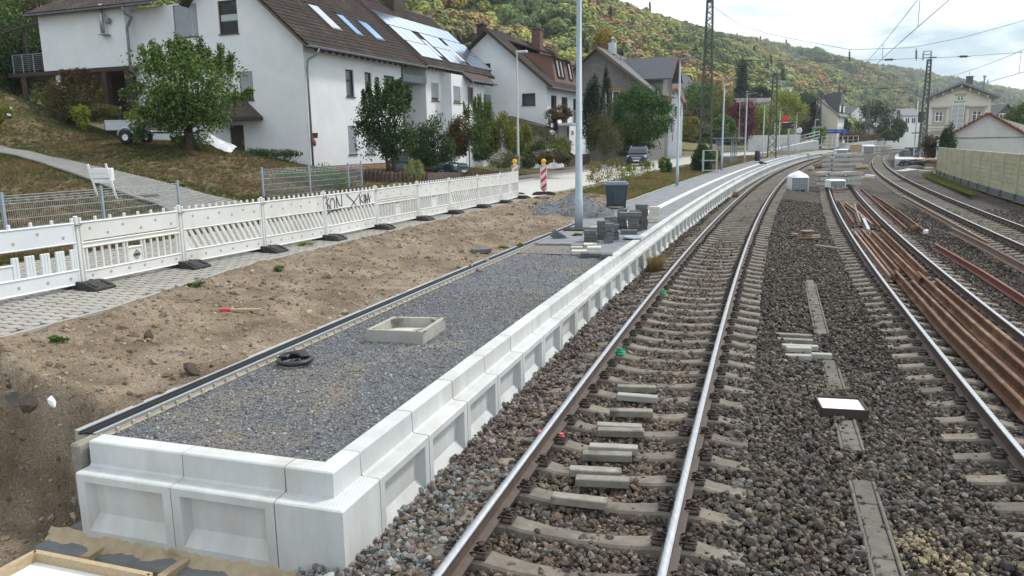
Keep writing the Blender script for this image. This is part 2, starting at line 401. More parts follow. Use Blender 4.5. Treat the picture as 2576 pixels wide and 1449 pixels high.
K['joint'] = Mt('sand_joint', (.19, .175, .15), (.12, .11, .095), 20, .95)
K['asphalt'] = Mt('worn_asphalt', (.15, .15, .155), (.115, .115, .12), 8, .9, bmp=.3, bscale=200)
K['road'] = Mt('pale_concrete_road', (.47, .455, .42), (.40, .385, .355), 6, .9, bmp=.25, bscale=90, c3=(.42, .41, .38), scale3=.35, f3=(.5, .72))
K['plaster'] = Mt('white_render', (.76, .775, .79), (.70, .715, .73), 1.0, .9, bmp=.45, bscale=38, c3=(.62, .63, .635), scale3=.35, f3=(.5, .8), bdist=.02)
K['plaster_cream'] = Mt('cream_render', (.64, .60, .50), (.57, .535, .45), 1.4, .9, bmp=.15, bscale=30)
K['plaster_grey'] = Mt('grey_white_render', (.60, .60, .58), (.53, .53, .515), 1.2, .9, bmp=.25, bscale=25, c3=(.40, .39, .37), scale3=.5, f3=(.55, .8))
K['sandstone'] = Mt('sandstone_trim', (.46, .40, .31), (.38, .33, .26), 4, .9, bmp=.2)
K['block_wall'] = Mt('bare_block_wall', (.20, .195, .18), (.145, .14, .13), 3, .95, bmp=.5, bscale=30)
K['tile_brown'] = Mt('brown_roof_tile', (.058, .039, .032), (.034, .024, .02), 8, .85, bmp=.3, bscale=60, c3=(.085, .066, .052), scale3=.9, f3=(.5, .75), orand=.2)
K['tile_red'] = Mt('red_brown_roof_tile', (.16, .082, .062), (.105, .058, .046), 8, .8, bmp=.3, orand=.15)
K['tile_orange'] = Mt('red_clay_tile', (.25, .075, .05), (.16, .055, .04), 6, .8, bmp=.3, orand=.15)
K['tile_slate'] = Mt('dark_glazed_tile', (.062, .072, .085), (.042, .05, .06), 6, .55, bmp=.15, orand=.12)
K['slate'] = Mt('grey_slate', (.10, .105, .115), (.07, .074, .082), 6, .6, bmp=.3)
K['wood_dark'] = Mt('dark_brown_wood', (.055, .032, .022), (.032, .02, .015), 10, .6, stretch=(4, 4, .6))
K['wood_orange'] = Mt('varnished_pine', (.38, .19, .065), (.28, .135, .05), 12, .5, stretch=(4, 4, .6))
K['wood_pale'] = Mt('pale_timber', (.47, .36, .22), (.36, .27, .165), 9, .75, stretch=(6, 1, 6), bmp=.2)
K['wood_weathered'] = Mt('weathered_plank', (.29, .255, .20), (.20, .175, .14), 9, .85, stretch=(6, 1, 6), bmp=.3)
K['white_board'] = Mt('white_board', (.82, .83, .83), (.76, .77, .77), 3, .5)
K['white_frame'] = plainmat('white_window_frame', (.78, .78, .77), .4)
K['shutter'] = Mt('grey_white_shutter', (.44, .465, .50), (.38, .405, .44), 3, .5)
K['glass'] = glassmat('window_glass', (.03, .035, .042), .04)
K['glass_sky'] = glassmat('skylight_glass', (.10, .30, .62), .06, .6)
K['glass_clear'] = glassmat('dark_tinted_glass', (.015, .018, .022), .02)
K['solar'] = glassmat('solar_panel_glass', (.42, .52, .66), .16, .85)
K['curtain'] = Mt('pale_curtain', (.52, .55, .54), (.38, .41, .41), 9, .9)
K['red'] = plainmat('red_paint', (.62, .025, .025), .45)
K['red_sheet'] = plainmat('red_reflective_sheet', (.55, .035, .04), .4)
K['yellow_lens'] = plainmat('amber_lens', (.85, .45, .01), .25)
K['blue'] = plainmat('blue_paint', (.02, .06, .36), .4)
K['green'] = plainmat('green_machine_paint', (.02, .36, .07), .4)
K['bin'] = Mt('dark_blue_grey_plastic', (.040, .052, .075), (.030, .040, .058), 8, .45)
K['car_blue'] = plainmat('dark_blue_car_paint', (.006, .012, .040), .3, .0, .5)
K['car_teal'] = plainmat('dark_teal_car_paint', (.020, .050, .075), .22, .3, 1.)
K['car_black'] = plainmat('black_car_paint', (.008, .009, .013), .2, .2, 1.)
K['chrome'] = plainmat('chrome', (.75, .76, .78), .12, 1.)
K['tyre'] = plainmat('tyre_rubber', (.018, .018, .019), .8)
K['rim'] = plainmat('alloy', (.55, .56, .58), .3, .9)
K['lamp_glass'] = plainmat('headlamp_glass', (.65, .68, .72), .08, .3)
K['plate'] = plainmat('number_plate', (.75, .76, .77), .4)
K['wall_panel'] = Mt('yellow_green_panel', (.56, .53, .36), (.47, .445, .29), 3, .7, c3=(.38, .375, .23), scale3=.8, f3=(.5, .75), orand=.07)
K['wall_post'] = Mt('cream_steel_post', (.55, .52, .40), (.48, .45, .35), 4, .6)
K['brick_y'] = Mt('yellow_brick', (.42, .26, .14), (.30, .18, .10), 9, .9, bmp=.3, orand=.28)
K['palisade'] = Mt('brown_concrete_palisade', (.10, .062, .055), (.06, .04, .036), 10, .9, bmp=.4, orand=.2)
K['step'] = Mt('dark_stone_step', (.065, .065, .065), (.04, .04, .042), 6, .75, bmp=.2)
K['foil'] = Mt('white_sheet', (.74, .76, .80), (.56, .58, .63), 6, .4, bmp=.4, bscale=9, bdist=.05)
K['bag'] = Mt('white_woven_bag', (.76, .77, .78), (.66, .67, .69), 5, .6, bmp=.4, bscale=20)
K['wrap'] = Mt('clear_film_wrap', (.34, .37, .40), (.22, .24, .27), 7, .2, bmp=.4, bscale=25)
K['clay_pipe'] = Mt('brown_pipe', (.22, .095, .06), (.17, .075, .05), 5, .5)
K['bark'] = Mt('bark', (.085, .065, .05), (.05, .04, .03), 12, .95, bmp=.6, bscale=30)
K['graffiti'] = plainmat('black_spray_paint', (.03, .03, .045), .7)
K['terracotta'] = plainmat('terracotta', (.35, .14, .07), .8)
# ---------------------------------------------------------------- terrain heights (left of the platform)
_cp = []
for S_ in np.arange(-6, 36, 3.5):
    for o_, z_ in ((-4.5, .45), (-7.6, .8), (-9.5, .81), (-11.8, .83)):
        q = T1.p(S_, o_); _cp.append((q.x, q.y, z_))
for S_ in np.arange(40, 231, 10):
    for o_, z_ in ((-4.7, 0), (-8.2, .3), (-12.6, .32), (-15, .36), (-22, .5), (-34, 1.6)):
        q = T1.p(S_, o_); _cp.append((q.x, q.y, float(zplat(S_))-.03+z_*min(1, .6+S_/150)*1.15))
for px, py, y_ in ((350, 362, 34), (290, 352, 36), (420, 366, 33.5), (480, 372, 33), (690, 400, 36.5), (990, 425, 38), (1085, 425, 42),
                   (1040, 454, 33.3), (900, 440, 37), (560, 400, 32), (650, 430, 31), (0, 225, 42), (60, 245, 42), (130, 275, 43), (210, 300, 43), (150, 330, 40), (20, 373, 36),
                   (0, 330, 38), (0, 405, 30), (90, 402, 31), (180, 424, 28), (330, 470, 24.2), (60, 440, 25), (0, 470, 22), (150, 470, 22.5), (420, 455, 27), (500, 475, 26.5), (-300, 200, 42), (-300, 420, 25), (1650, 345, 84), (1722, 338, 90), (1690, 322, 94), (1640, 325, 92), (1760, 330, 100), (1700, 322, 104)):
    q = A(px, py, y_); _cp.append(tuple(q))
_h = math.radians(21.5)
for a_, b_, z_ in ((.2, -.4, 1.68), (2.5, -.5, 1.62), (5, -.5, 1.60), (9.8, -.5, 1.58), (14, -1.5, 1.55), (20, -2, 1.5), (4, -4, 1.55), (9, -5, 1.5), (-.5, .4, 1.9), (-1.2, 2.2, 2.5), (-1.2, 5, 2.95), (-1.5, 9, 3.0), (-2, 14, 3.7)):
    _cp.append((-10.28+a_*math.sin(_h)-b_*math.cos(_h), 40+a_*math.cos(_h)+b_*math.sin(_h), z_))
for S_ in np.arange(-6, 31, 3.5):
    q = T1.p(S_, -14.4); _cp.append((q.x, q.y, 1.0))
_cp += [(-60, 60, 10), (-45, 30, 6), (-40, 0, 4), (-75, 110, 16), (-35, 75, 6), (-20, 95, 4)]
_cp = np.array(_cp)
def _tk(r2): return np.where(r2 > 0, r2*np.log(np.maximum(r2, 1e-12))*.5, 0)
_n = len(_cp); _K = _tk(((_cp[:, None, :2]-_cp[None, :, :2])**2).sum(-1))+np.eye(_n)*6.
_B = np.c_[np.ones(_n), _cp[:, :2]]; _w = np.linalg.solve(np.block([[_K, _B], [_B.T, np.zeros((3, 3))]]), np.r_[_cp[:, 2], 0, 0, 0])
def zland(x, y):
    x = np.asarray(x, float); y = np.asarray(y, float); sh = x.shape; x = x.ravel(); y = y.ravel(); r = np.empty(len(x))
    for a in range(0, len(x), 20000):
        X, Yv = x[a:a+20000], y[a:a+20000]
        r[a:a+20000] = _tk((X[:, None]-_cp[None, :, 0])**2+(Yv[:, None]-_cp[None, :, 1])**2)@_w[:_n]+_w[_n]+_w[_n+1]*X+_w[_n+2]*Yv
    S, O = T1.so(x, y); zc = zplat(S)-.03+np.interp(O, [-14.6, -12.6, -8.2, -4.7], [.36, .32, .3, 0])*np.minimum(1, .6+S/150)*1.15
    k = sst(S, 36, 42)*sst(O, -20, -14.5); return (r*(1-k)+zc*k).reshape(sh)
def zl(x, y): return float(zland(np.array([x]), np.array([y]))[0])
def on_land(px, py, dz=0.):
    """where the view ray meets the land"""
    d = ray(px, py); t = 8.
    while t < 400:
        if CAMH+d[2]*t < zl(d[0]*t, d[1]*t)+dz: break
        t += .25
    return Vector((d[0]*t, d[1]*t, zl(d[0]*t, d[1]*t)))
def strip(name, s0, s1, ds, offs, zf, mat, amp=0., fr=1., line=T1, kind='structure', smooth=True):
    """ground sheet along the line; zf(S, O, X, Y)"""
    S = np.arange(s0, s1+ds/2, ds); O = np.array(offs); S, O = np.meshgrid(S, O, indexing='ij'); X, Y = line.pa(S, O)
    Z = zf(S, O, X, Y)+amp*(fbm(X*fr, Y*fr)-.5)
    o = link(name, grid_mesh(name, X, Y, Z, mat, smooth)); o['kind'] = kind; return o

# ---- ground materials
def groundmat(name, stops, scale, fine=None, rough=.95, b=.5, bs=30, patches=None, bdist=.03):
    m, t, bs_ = _mat(name); bs_.inputs['Roughness'].default_value = rough; bs_.inputs['Specular IOR Level'].default_value = .2
    v = pos(t); n = noise(t, scale, 8, .62, v, .3); r = ramp(t, stops); t.links.new(n.outputs['Fac'], r.inputs[0]); col = r.outputs[0]
    for sc, col2, a0, a1 in (patches or []):
        n2 = noise(t, sc, 6, .65, v, .5); r2 = ramp(t, [(a0, (0, 0, 0)), (a1, (1, 1, 1))]); t.links.new(n2.outputs['Fac'], r2.inputs[0]); col = mixc(t, r2.outputs[0], col, col2)
    if fine:
        n3 = noise(t, fine[0], 3, .7, v); r3 = ramp(t, [(.3, (fine[1],)*3), (.7, (fine[2],)*3)]); t.links.new(n3.outputs['Fac'], r3.inputs[0]); col = mixc(t, 1., col, r3.outputs[0], 'MULTIPLY')
    t.links.new(col, bs_.inputs['Base Color']); bump(t, bs_, noise(t, bs, 6, .7, v).outputs['Fac'], b, bdist); return m
def stonemat(name, cols, scale, b=.9, dark=.35):
    """broken stone too small or far to be built: cells with their own tone and dark gaps"""
    m, t, bs_ = _mat(name); bs_.inputs['Roughness'].default_value = .9; bs_.inputs['Specular IOR Level'].default_value = .25
    v = pos(t); vo = t.nodes.new('ShaderNodeTexVoronoi'); vo.inputs['Scale'].default_value = scale; t.links.new(v, vo.inputs['Vector'])
    sx = t.nodes.new('ShaderNodeSeparateColor'); t.links.new(vo.outputs['Color'], sx.inputs[0])
    r = ramp(t, [((i+.5)/len(cols), c) for i, c in enumerate(cols)]); t.links.new(sx.outputs[0], r.inputs[0])
    r2 = ramp(t, [(.25, (1, 1, 1)), (.75, (dark,)*3)]); t.links.new(vo.outputs['Distance'], r2.inputs[0])
    c = mixc(t, 1., r.outputs[0], r2.outputs[0], 'MULTIPLY'); n = noise(t, .5, 5, .6, v); r3 = ramp(t, [(.35, (.72,)*3), (.65, (1.2,)*3)]); t.links.new(n.outputs['Fac'], r3.inputs[0])
    t.links.new(mixc(t, 1., c, r3.outputs[0], 'MULTIPLY'), bs_.inputs['Base Color'])
    iv = t.nodes.new('ShaderNodeMath'); iv.operation = 'SUBTRACT'; iv.inputs[0].default_value = 1; t.links.new(vo.outputs['Distance'], iv.inputs[1])
    bump(t, bs_, iv.outputs[0], b, .05); return m
K['ballast'] = stonemat('ballast_bed', [(.05, .042, .035), (.08, .066, .054), (.11, .092, .077), (.10, .077, .06), (.15, .13, .11)], 18)
K['ballast_far'] = stonemat('ballast_far', [(.06, .05, .043), (.095, .08, .068), (.13, .11, .095), (.115, .09, .073), (.18, .155, .135)], 13)
K['gravel'] = groundmat('grey_gravel', [(.35, (.10, .106, .118)), (.5, (.155, .163, .178)), (.66, (.22, .23, .245))], 22, (160, .55, 1.4), b=.8, bs=70,
                        patches=[(.38, (.265, .215, .16), .53, .66), (.7, (.34, .30, .24), .58, .70)])
K['soil'] = groundmat('brown_soil', [(.3, (.115, .085, .058)), (.48, (.22, .168, .118)), (.7, (.34, .275, .205))], 1.3, (55, .45, 1.5), b=1., bs=14,
                      patches=[(.55, (.40, .325, .235), .56, .74), (.8, (.155, .14, .13), .6, .72), (2.3, (.14, .095, .06), .6, .74)], bdist=.05)
K['lawn'] = groundmat('dry_lawn', [(.3, (.075, .058, .034)), (.45, (.13, .098, .055)), (.6, (.19, .15, .085)), (.75, (.235, .185, .11))], .9, (45, .55, 1.4), b=.8, bs=30,
                      patches=[(.22, (.060, .088, .026), .52, .64), (.7, (.07, .095, .03), .58, .7)])
K['verge'] = groundmat('green_verge', [(.3, (.095, .09, .04)), (.5, (.16, .135, .065)), (.7, (.23, .185, .10))], 1.3, (40, .6, 1.35), b=.8, bs=25,
                       patches=[(.3, (.17, .12, .075), .54, .68), (.5, (.085, .115, .03), .55, .7)])
K['forest_floor'] = groundmat('wooded_slope', [(.3, (.03, .035, .015)), (.55, (.07, .07, .03)), (.75, (.12, .10, .05))], .05, (.8, .6, 1.4), b=.6, bs=.6, bdist=1.)
K['far_ground'] = groundmat('far_ground', [(.3, (.08, .08, .04)), (.7, (.16, .14, .08))], .05)

# ---- the sheets
strip('ballast_bed', -5, 60, .25, [-1.72, -1.2, -.75, 0, .75, 1.3, 1.7, 2.2, 2.7, 3.1, 3.6, 4.5, 5.4, 6.1, 6.6, 7.3, 8, 9, 10, 11, 12, 13.5, 15, 18, 24],
      lambda S, O, X, Y: zbed(O)-.045, K['ballast'], .05, 1.6)
strip('ballast_bed', 60, 232, 1.5, [-1.72, -.75, .75, 1.7, 2.7, 3.1, 4.5, 6.1, 7.3, 9, 11, 13, 16, 24], lambda S, O, X, Y: zbed(O)-.035, K['ballast_far'], .05, 1.2)
strip('far_ground', -8, 232, 8, [-90, -60, -30, 0, 24, 60, 140, 300], lambda S, O, X, Y: np.full_like(S, -1.6), K['far_ground'])
Xf, Yf = np.meshgrid(np.linspace(-2500, 3200, 12), np.linspace(-60, 3380, 12), indexing='ij')
_o = link('far_ground', grid_mesh('far_ground', Xf, Yf, np.full_like(Xf, -2.4), K['far_ground'])); _o['kind'] = 'structure'
def oedge(S): return np.interp(S, [4, 8.5, 12, 30], [-7.05, -7.2, -7.78, -7.82])
SW0 = 5.32                                   # where the platform begins
def zsoil(S, O, X, Y):
    z = .44+.36*np.clip((-4.5-O)/(-4.6-oedge(S)), 0, 1)
    z = z+.10*np.sin(np.clip((O+7.6)/3.1, 0, 1)*math.pi)*(fbm(X*.7, Y*.7)-.35)+.10*(fbm(X*2.3, Y*2.3)-.5)+.06*(fbm(X*7, Y*7)-.5)
    rut = np.exp(-((O+6.1)/.35)**2)*sst(S, 13, 17)*(1-sst(S, 27, 31)); z = z-.09*rut*np.abs(np.sin(S*3.2))+.05*np.exp(-((O+5.55)/.25)**2)*sst(S, 13, 17)
    e = (SW0+.55)+.5*(fbm(X*1.1+3, Y*1.1)-.5)+np.interp(O, [-9, -7, -5.2, -4.3], [1.2, .55, .2, .1])
    d = sst(-S, -e, -e+.55)*sst(O, -7.3, -6.8); return z*(1-d)+(-.80+.2*(fbm(X*2.2, Y*2.2)-.5))*d
strip('soil', -3, 34, .085, np.arange(-9.6, -1.69, .085), lambda S, O, X, Y: np.where((O > -4.36) & (S > SW0+.12), -.8, zsoil(S, O, X, Y)-.2*sst(-O, -oedge(S)-.02, -oedge(S)+.12)*sst(S, 5.5, 6.5)), K['soil'])
strip('platform_gravel', SW0+.02, 22, .12, np.arange(-4.24, -1.76, .09), lambda S, O, X, Y: zplat(S)-.075+.0*S, K['gravel'], .05, 2.0)
strip('sidewalk_base', -3, 31, .5, np.arange(-12.1, -6.95, .2), lambda S, O, X, Y: np.where(O > oedge(S)+.06, .3, np.maximum(zland(X, Y), .79)-.028), K['joint'])
# lawn and banks behind the fence, gardens, verge along the platform
S_, O_ = np.meshgrid(np.arange(-6, 60, .5), np.arange(-50, -11.9, .5), indexing='ij'); X_, Y_ = T1.pa(S_, O_)
_o = link('lawn', grid_mesh('lawn', X_, Y_, zland(X_, Y_)+.10*(fbm(X_*1.3, Y_*1.3)-.5)-.02, K['lawn'])); _o['kind'] = 'structure'
strip('garden_ground', 60, 232, 2, np.arange(-60, -11.9, 2.), lambda S, O, X, Y: zland(X, Y)-.03, K['verge'], .15, .5)
strip('verge', 32.5, 60, .5, np.arange(-9.0, -4.62, .2), lambda S, O, X, Y: zland(X, Y)-.02, K['verge'], .14, 1.2)
strip('verge', 60, 232, 1.5, np.arange(-9.0, -4.62, .4), lambda S, O, X, Y: zland(X, Y)-.02, K['verge'], .14, 1.0)
strip('road', 29.5, 232, .8, np.linspace(-12.5, -7.6, 9), lambda S, O, X, Y: zland(X, Y)+.02, K['road'])
strip('footway', 37, 232, .8, np.linspace(-14.3, -12.62, 4), lambda S, O, X, Y: zland(X, Y)+.10, K['asphalt'])
mb = MB()
for i in range(0, 193):
    a, b = T1.p(37+i, -12.56), T1.p(37.97+i, -12.56); a.z = zl(a.x, a.y)+.06; b.z = zl(b.x, b.y)+.06; mb.bar(a, b, .12, .13)
tag(mb.build('road_kerb', K['kerb']), kind='structure')
# right of the tracks: bank behind the wall
strip('right_ground', 20, 232, 2, [13.4, 15, 18, 24, 40, 70, 120], lambda S, O, X, Y: np.interp(O, [13.4, 15, 24], [-.66, -.45, -.1]), K['verge'], .12, .6)
# ---------------------------------------------------------------- wooded hill
_rg = [(-420, -140, 120), (-250, 60, 125), (-140, 210, 120)]
for px, py, y_ in ((1240, -70, 330), (1421, -22, 420), (1521, 3, 480), (1621, 30, 560), (1755, 67, 660), (1855, 93, 760), (1932, 112, 860), (2015, 133, 980), (2108, 147, 1130), (2165, 162, 1270),
                   (2222, 172, 1420), (2282, 185, 1620), (2349, 199, 1900), (2410, 228, 2200), (2470, 280, 2600)):
    q = A(px, py, y_); _rg.append((q.x, q.y, q.z))
_rg = np.array(_rg); _rt = np.r_[0, np.cumsum(np.hypot(*np.diff(_rg[:, :2], axis=0).T))]
def hill(t, c):
    """t metres along the ridge, c 0 at the foot, 1 on the ridge, to 1.4 behind it"""
    x, y, h = (np.interp(t, _rt, _rg[:, k]) for k in range(3)); e = 25.
    dx = np.interp(t+e, _rt, _rg[:, 0])-np.interp(t-e, _rt, _rg[:, 0]); dy = np.interp(t+e, _rt, _rg[:, 1])-np.interp(t-e, _rt, _rg[:, 1]); n = np.hypot(dx, dy)
    d = np.interp(t, [0, 350, 700, 1200, 2200, 4000], [120, 125, 150, 230, 480, 700])
    k = (1-c)*d; X = x+dy/n*k; Y = y-dx/n*k
    pr = np.where(c < 1, np.power(np.clip(c, 0, 1), .92), 1-.9*(c-1)**1.3)
    Z = 1.5+(h-7.5)*pr+(fbm(X/55, Y/55)-.5)*26*np.clip(c*(1.08-c)*4, 0, 1)
    return X, Y, Z
t_, c_ = np.meshgrid(np.linspace(0, _rt[-1], 150), np.linspace(-.04, 1.35, 44), indexing='ij'); X_, Y_, Z_ = hill(t_, c_)
_o = link('hill', grid_mesh('hill', X_, Y_, np.where(c_ < 0, -2, Z_), K['forest_floor'])); _o['kind'] = 'structure'
K['hill_leaf'] = leafmat('hill_foliage', [(.75, .75, .72), (.9, .9, .85), (1.05, 1.05, 1.0), (1.3, 1.3, 1.15)], inst=True, trans=.15)
def crown_proto(seed, n=900, sz=.125, squash=.9, cone=False):
    r = np.random.default_rng(seed); k = 16
    d = r.normal(size=(k, 3)); d /= np.linalg.norm(d, axis=1)[:, None]; d[:, 2] = np.abs(d[:, 2])*.9-.15
    cc = d*r.uniform(.45, .8, (k, 1)); w = r.integers(0, k, n); q = r.normal(size=(n, 3)); q /= np.linalg.norm(q, axis=1)[:, None]
    p = cc[w]+q*r.uniform(.16, .36, (n, 1))
    if cone:
        h = r.random(n)**1.4; a = r.random(n)*6.283; rr = (1-h)*.42*r.uniform(.5, 1.05, n); p = np.c_[np.cos(a)*rr, np.sin(a)*rr, h*2.4-1]
    nrm = q*.7+p*.8+r.normal(size=(n, 3))*.16+np.array([0, 0, .3]); nrm /= np.linalg.norm(nrm, axis=1)[:, None]
    u = np.cross(nrm, r.normal(size=(n, 3))); u /= np.linalg.norm(u, axis=1)[:, None]; v = np.cross(nrm, u); s = sz*r.uniform(.6, 1.3, (n, 1))
    V = np.stack([p-u*s, p+v*s*.8, p+u*s, p-v*s*.8], 1).reshape(-1, 3); V[:, 2] *= squash
    return np_mesh('crown_kind', V, np.arange(n*4).reshape(n, 4), K['hill_leaf'])
_pr = [crown_proto(100+i) for i in range(5)]+[crown_proto(120, 380, .13, 1., True)]
PAL = np.array([(.10, .13, .035), (.135, .155, .04), (.165, .175, .05), (.07, .10, .035), (.055, .088, .036), (.18, .14, .05), (.19, .115, .05), (.22, .18, .04), (.15, .095, .06), (.105, .095, .045)])
pts = []; scl = []; col = []; idx = []
def hill_trees(t0, t1, n, c0, c1, r0, r1, seed):
    r = np.random.default_rng(seed); t = r.uniform(t0, t1, n); c = r.uniform(c0, c1, n)**.9; x, y, z = hill(t, c); R = r.uniform(r0, r1, n)
    keep = infrust(np.c_[x, y, z], 1.25); t, c, x, y, z, R = (q[keep] for q in (t, c, x, y, z, R)); n = len(x)
    g = .5+1.5*(fbm(x/48+5, y/48, 3)-.5)+.22*(r.random(n)-.5); g2 = fbm(x/28, y/28+9)
    far = np.clip((np.hypot(x, y)-350)/700, 0, 1)
    pal = np.where(g < .45, r.integers(3, 5, n), np.where(g < .60, r.integers(0, 3, n), np.where(g < .67, r.choice([0, 2, 7, 9], n), r.choice([5, 6, 8, 2, 9], n))))
    pal = np.where(r.random(n) < .35*far, r.integers(3, 5, n), pal); C = (PAL[pal]*.88+np.array((.14, .122, .035))*.12)*1.75*r.uniform(.75, 1.22, (n, 1))*(.45+1.1*g2)[:, None]
    pts.append(np.c_[x, y, z+R*.45]); scl.append(np.c_[R, R, R*r.uniform(.85, 1.25, n)]); col.append(C); k = r.integers(0, 5, n); k[r.random(n) < .012] = 5; idx.append(k)
hill_trees(150, 700, 6600, 0, 1.03, 2.0, 4.8, 1); hill_trees(600, 1250, 9500, 0, 1.03, 2.6, 5.6, 2); hill_trees(1150, 4000, 10000, 0, 1.02, 4.8, 9.5, 3)
P_ = np.concatenate(pts); n_ = len(P_)
_o = scatter('hillside_wood', P_, _pr, np.concatenate(scl), np.c_[np.zeros(n_), np.zeros(n_), rng.uniform(0, 6.28, n_)], np.concatenate(col), idx=np.concatenate(idx))
tag(_o, 'autumn coloured wood covering the whole hillside behind the village', 'wood')
print('hill trees', n_)
# ---------------------------------------------------------------- railway tracks
RAIL = [(-.075, -.172), (.075, -.172), (.075, -.160), (.012, -.142), (.009, -.052), (.034, -.036), (.036, -.012), (.027, -.001), (0, 0), (-.027, -.001), (-.036, -.012), (-.034, -.036), (-.009, -.052), (-.012, -.142), (-.075, -.160)]
def rail_mesh(name, frames, top='steel_shine', side='rail_side', topk=(6, 7, 8, 9)):
    mb = MB(); n = len(RAIL); b = len(mb.v); mb.sweep(RAIL, frames); 
    for i in range(len(frames)-1):
        for k in range(n):
            if k in topk: mb.mi[i*n+k] = 1; mb.sm[i*n+k] = True
    return mb.mesh(name, [K[side], K[top]])
def frames_on(line, Ss, o, z):
    fr = []
    for S in Ss:
        h = line.a(S); fr.append((line.p(S, o, z), Vector((math.cos(h), -math.sin(h), 0)), Vector((0, 0, 1))))
    return fr
def sleeper_mesh(name, mat):
    xs = [-1.30, -1.02, -.93, -.60, -.50, -.28, 0, .28, .50, .60, .93, 1.02, 1.30]; zt = [-.245, -.212, -.192, -.192, -.212, -.238, -.246, -.238, -.212, -.192, -.192, -.212, -.245]
    wt = [.095, .10, .105, .105, .10, .088, .082, .088, .10, .105, .105, .10, .095]; mb = MB(); fr = []
    vs = []; fs = []
    for x, z, w in zip(xs, zt, wt):
        vs += [(x, -w-.045, -.40), (x, -w-.008, z-.02), (x, -w+.012, z), (x, w-.012, z), (x, w+.008, z-.02), (x, w+.045, -.40)]
    for i in range(len(xs)-1):
        for k in range(5): fs.append((i*6+k, (i+1)*6+k, (i+1)*6+k+1, i*6+k+1))
    fs += [tuple(range(6)), tuple((len(xs)-1)*6+k for k in range(6))[::-1]]
    return mb.add(vs, fs).mesh(name, mat)
def clip_mesh(name, mat):
    """tension clamp with bolt on its angle plate; local +x points away from the rail"""
    mb = MB(); mb.bbox((.125, 0, -.178), (.10, .17, .028), .008); mb.box((.06, 0, -.158), (.05, .12, .02))
    mb.tube([(.118, 0, -.17), (.118, 0, -.105)], .013, 6); mb.lathe([(.001, -.118), (.026, -.118), (.026, -.095), (.001, -.092)], (.118, 0, 0), 6, False); mb.lathe([(.034, -.13), (.034, -.122), (.01, -.12)], (.118, 0, 0), 8)
    for s in (-1, 1):
        mb.tube([(.055, .012*s, -.148), (.10, .022*s, -.128), (.165, .032*s, -.136), (.178, .055*s, -.140), (.150, .078*s, -.132), (.09, .082*s, -.128), (.048, .075*s, -.146)], .0085, 5)
    return mb.mesh(name, mat)
SLP = sleeper_mesh('sleeper', K['sleeper']); CLIP = clip_mesh('rail_clip', K['clip'])
CLIPG = clip_mesh('rail_clip', K['clip_green']); CLIPR = CLIP.copy(); CLIPR.materials.append(K['clip_red'])
for f in CLIPR.polygons:
    if f.center.z > -.121 and abs(f.center.y) < .03: f.material_index = 1
def track(line, z, s0, s1, label, nclip, paint=None, grp='railway tracks', phase=0., dark=False):
    t = thing('railway_track', label, 'railway track', line.p(max(s0, 6), 0, z), 0, grp); base = t.location.copy(); Ti = Matrix.Translation(-base)
    Ss = np.r_[np.arange(s0, 40, .5), np.arange(40, s1, 2)]; Ss = Ss[(Ss >= s0) & (Ss <= s1)]
    for sgn in (-1, 1):
        fr = [(p-base, a, b) for p, a, b in frames_on(line, Ss, sgn*.7535, z)]
        link('rail', rail_mesh('rail', fr), t)
    n = int((s1-s0)/.6); near = []; far = []; rest = []
    for i in range(n):
        S = s0+phase+i*.6; h = line.a(S); q = Ti@TR(line.p(S, rng.normal()*.012, z-.004*rng.random()), -h+rng.normal()*.008)
        near.append((q, S))
    sl = [q for q, S in near]
    for i, (q, S) in enumerate(near):
        if i >= 290: break
        o = bpy.data.objects.new('sleeper', SLP); COL.objects.link(o); o.parent = t; o.matrix_basis = q
        if i < nclip:
            for k, (x, rz) in enumerate(((-.7535, 0), (-.7535, math.pi), (.7535, 0), (.7535, math.pi))):
                me = CLIP
                if paint and (i, k) in paint: me = CLIPG if paint[(i, k)] == 'g' else CLIPR
                c = bpy.data.objects.new('rail_clip', me); COL.objects.link(c); c.parent = o; c.matrix_basis = TR((x, 0, 0), rz)
        else:
            for x in (-.7535, .7535):
                for rz in (0, math.pi): rest.append(q@TR((x, 0, 0), rz))
    if rest:
        n = len(CLIP.vertices); co = np.empty(n*3, np.float32); CLIP.vertices.foreach_get('co', co); co = co.reshape(-1, 3)
        # small blocks stand for the farther fastenings
        mb = MB()
        for q in rest[:700]:
            for p, d in (((.115, 0, -.165), (.12, .15, .05)), ((.12, 0, -.125), (.05, .05, .06))):
                mb.box(q@Vector(p), d, M=q.to_3x3())
        o = mb.build('rail_fastenings', K['clip'], t); o['kind'] = 'stuff'
    return t
track(T1, Z1, .6, 228, 'track beside the white platform edge, its two rails shining under the sky', 40,
      {(7, 0): 'g', (7, 1): 'g', (18, 0): 'g', (26, 0): 'g', (12, 0): 'r', (12, 1): 'r', (5, 0): 'g', (5, 1): 'g'}, phase=.16)
track(T2, Z2, 2.5, 76, 'middle track with rusty rails stored between its two running rails', 30)
track(T3, Z3, 8, 228, 'far right track curving away in front of the yellow noise wall', 14)

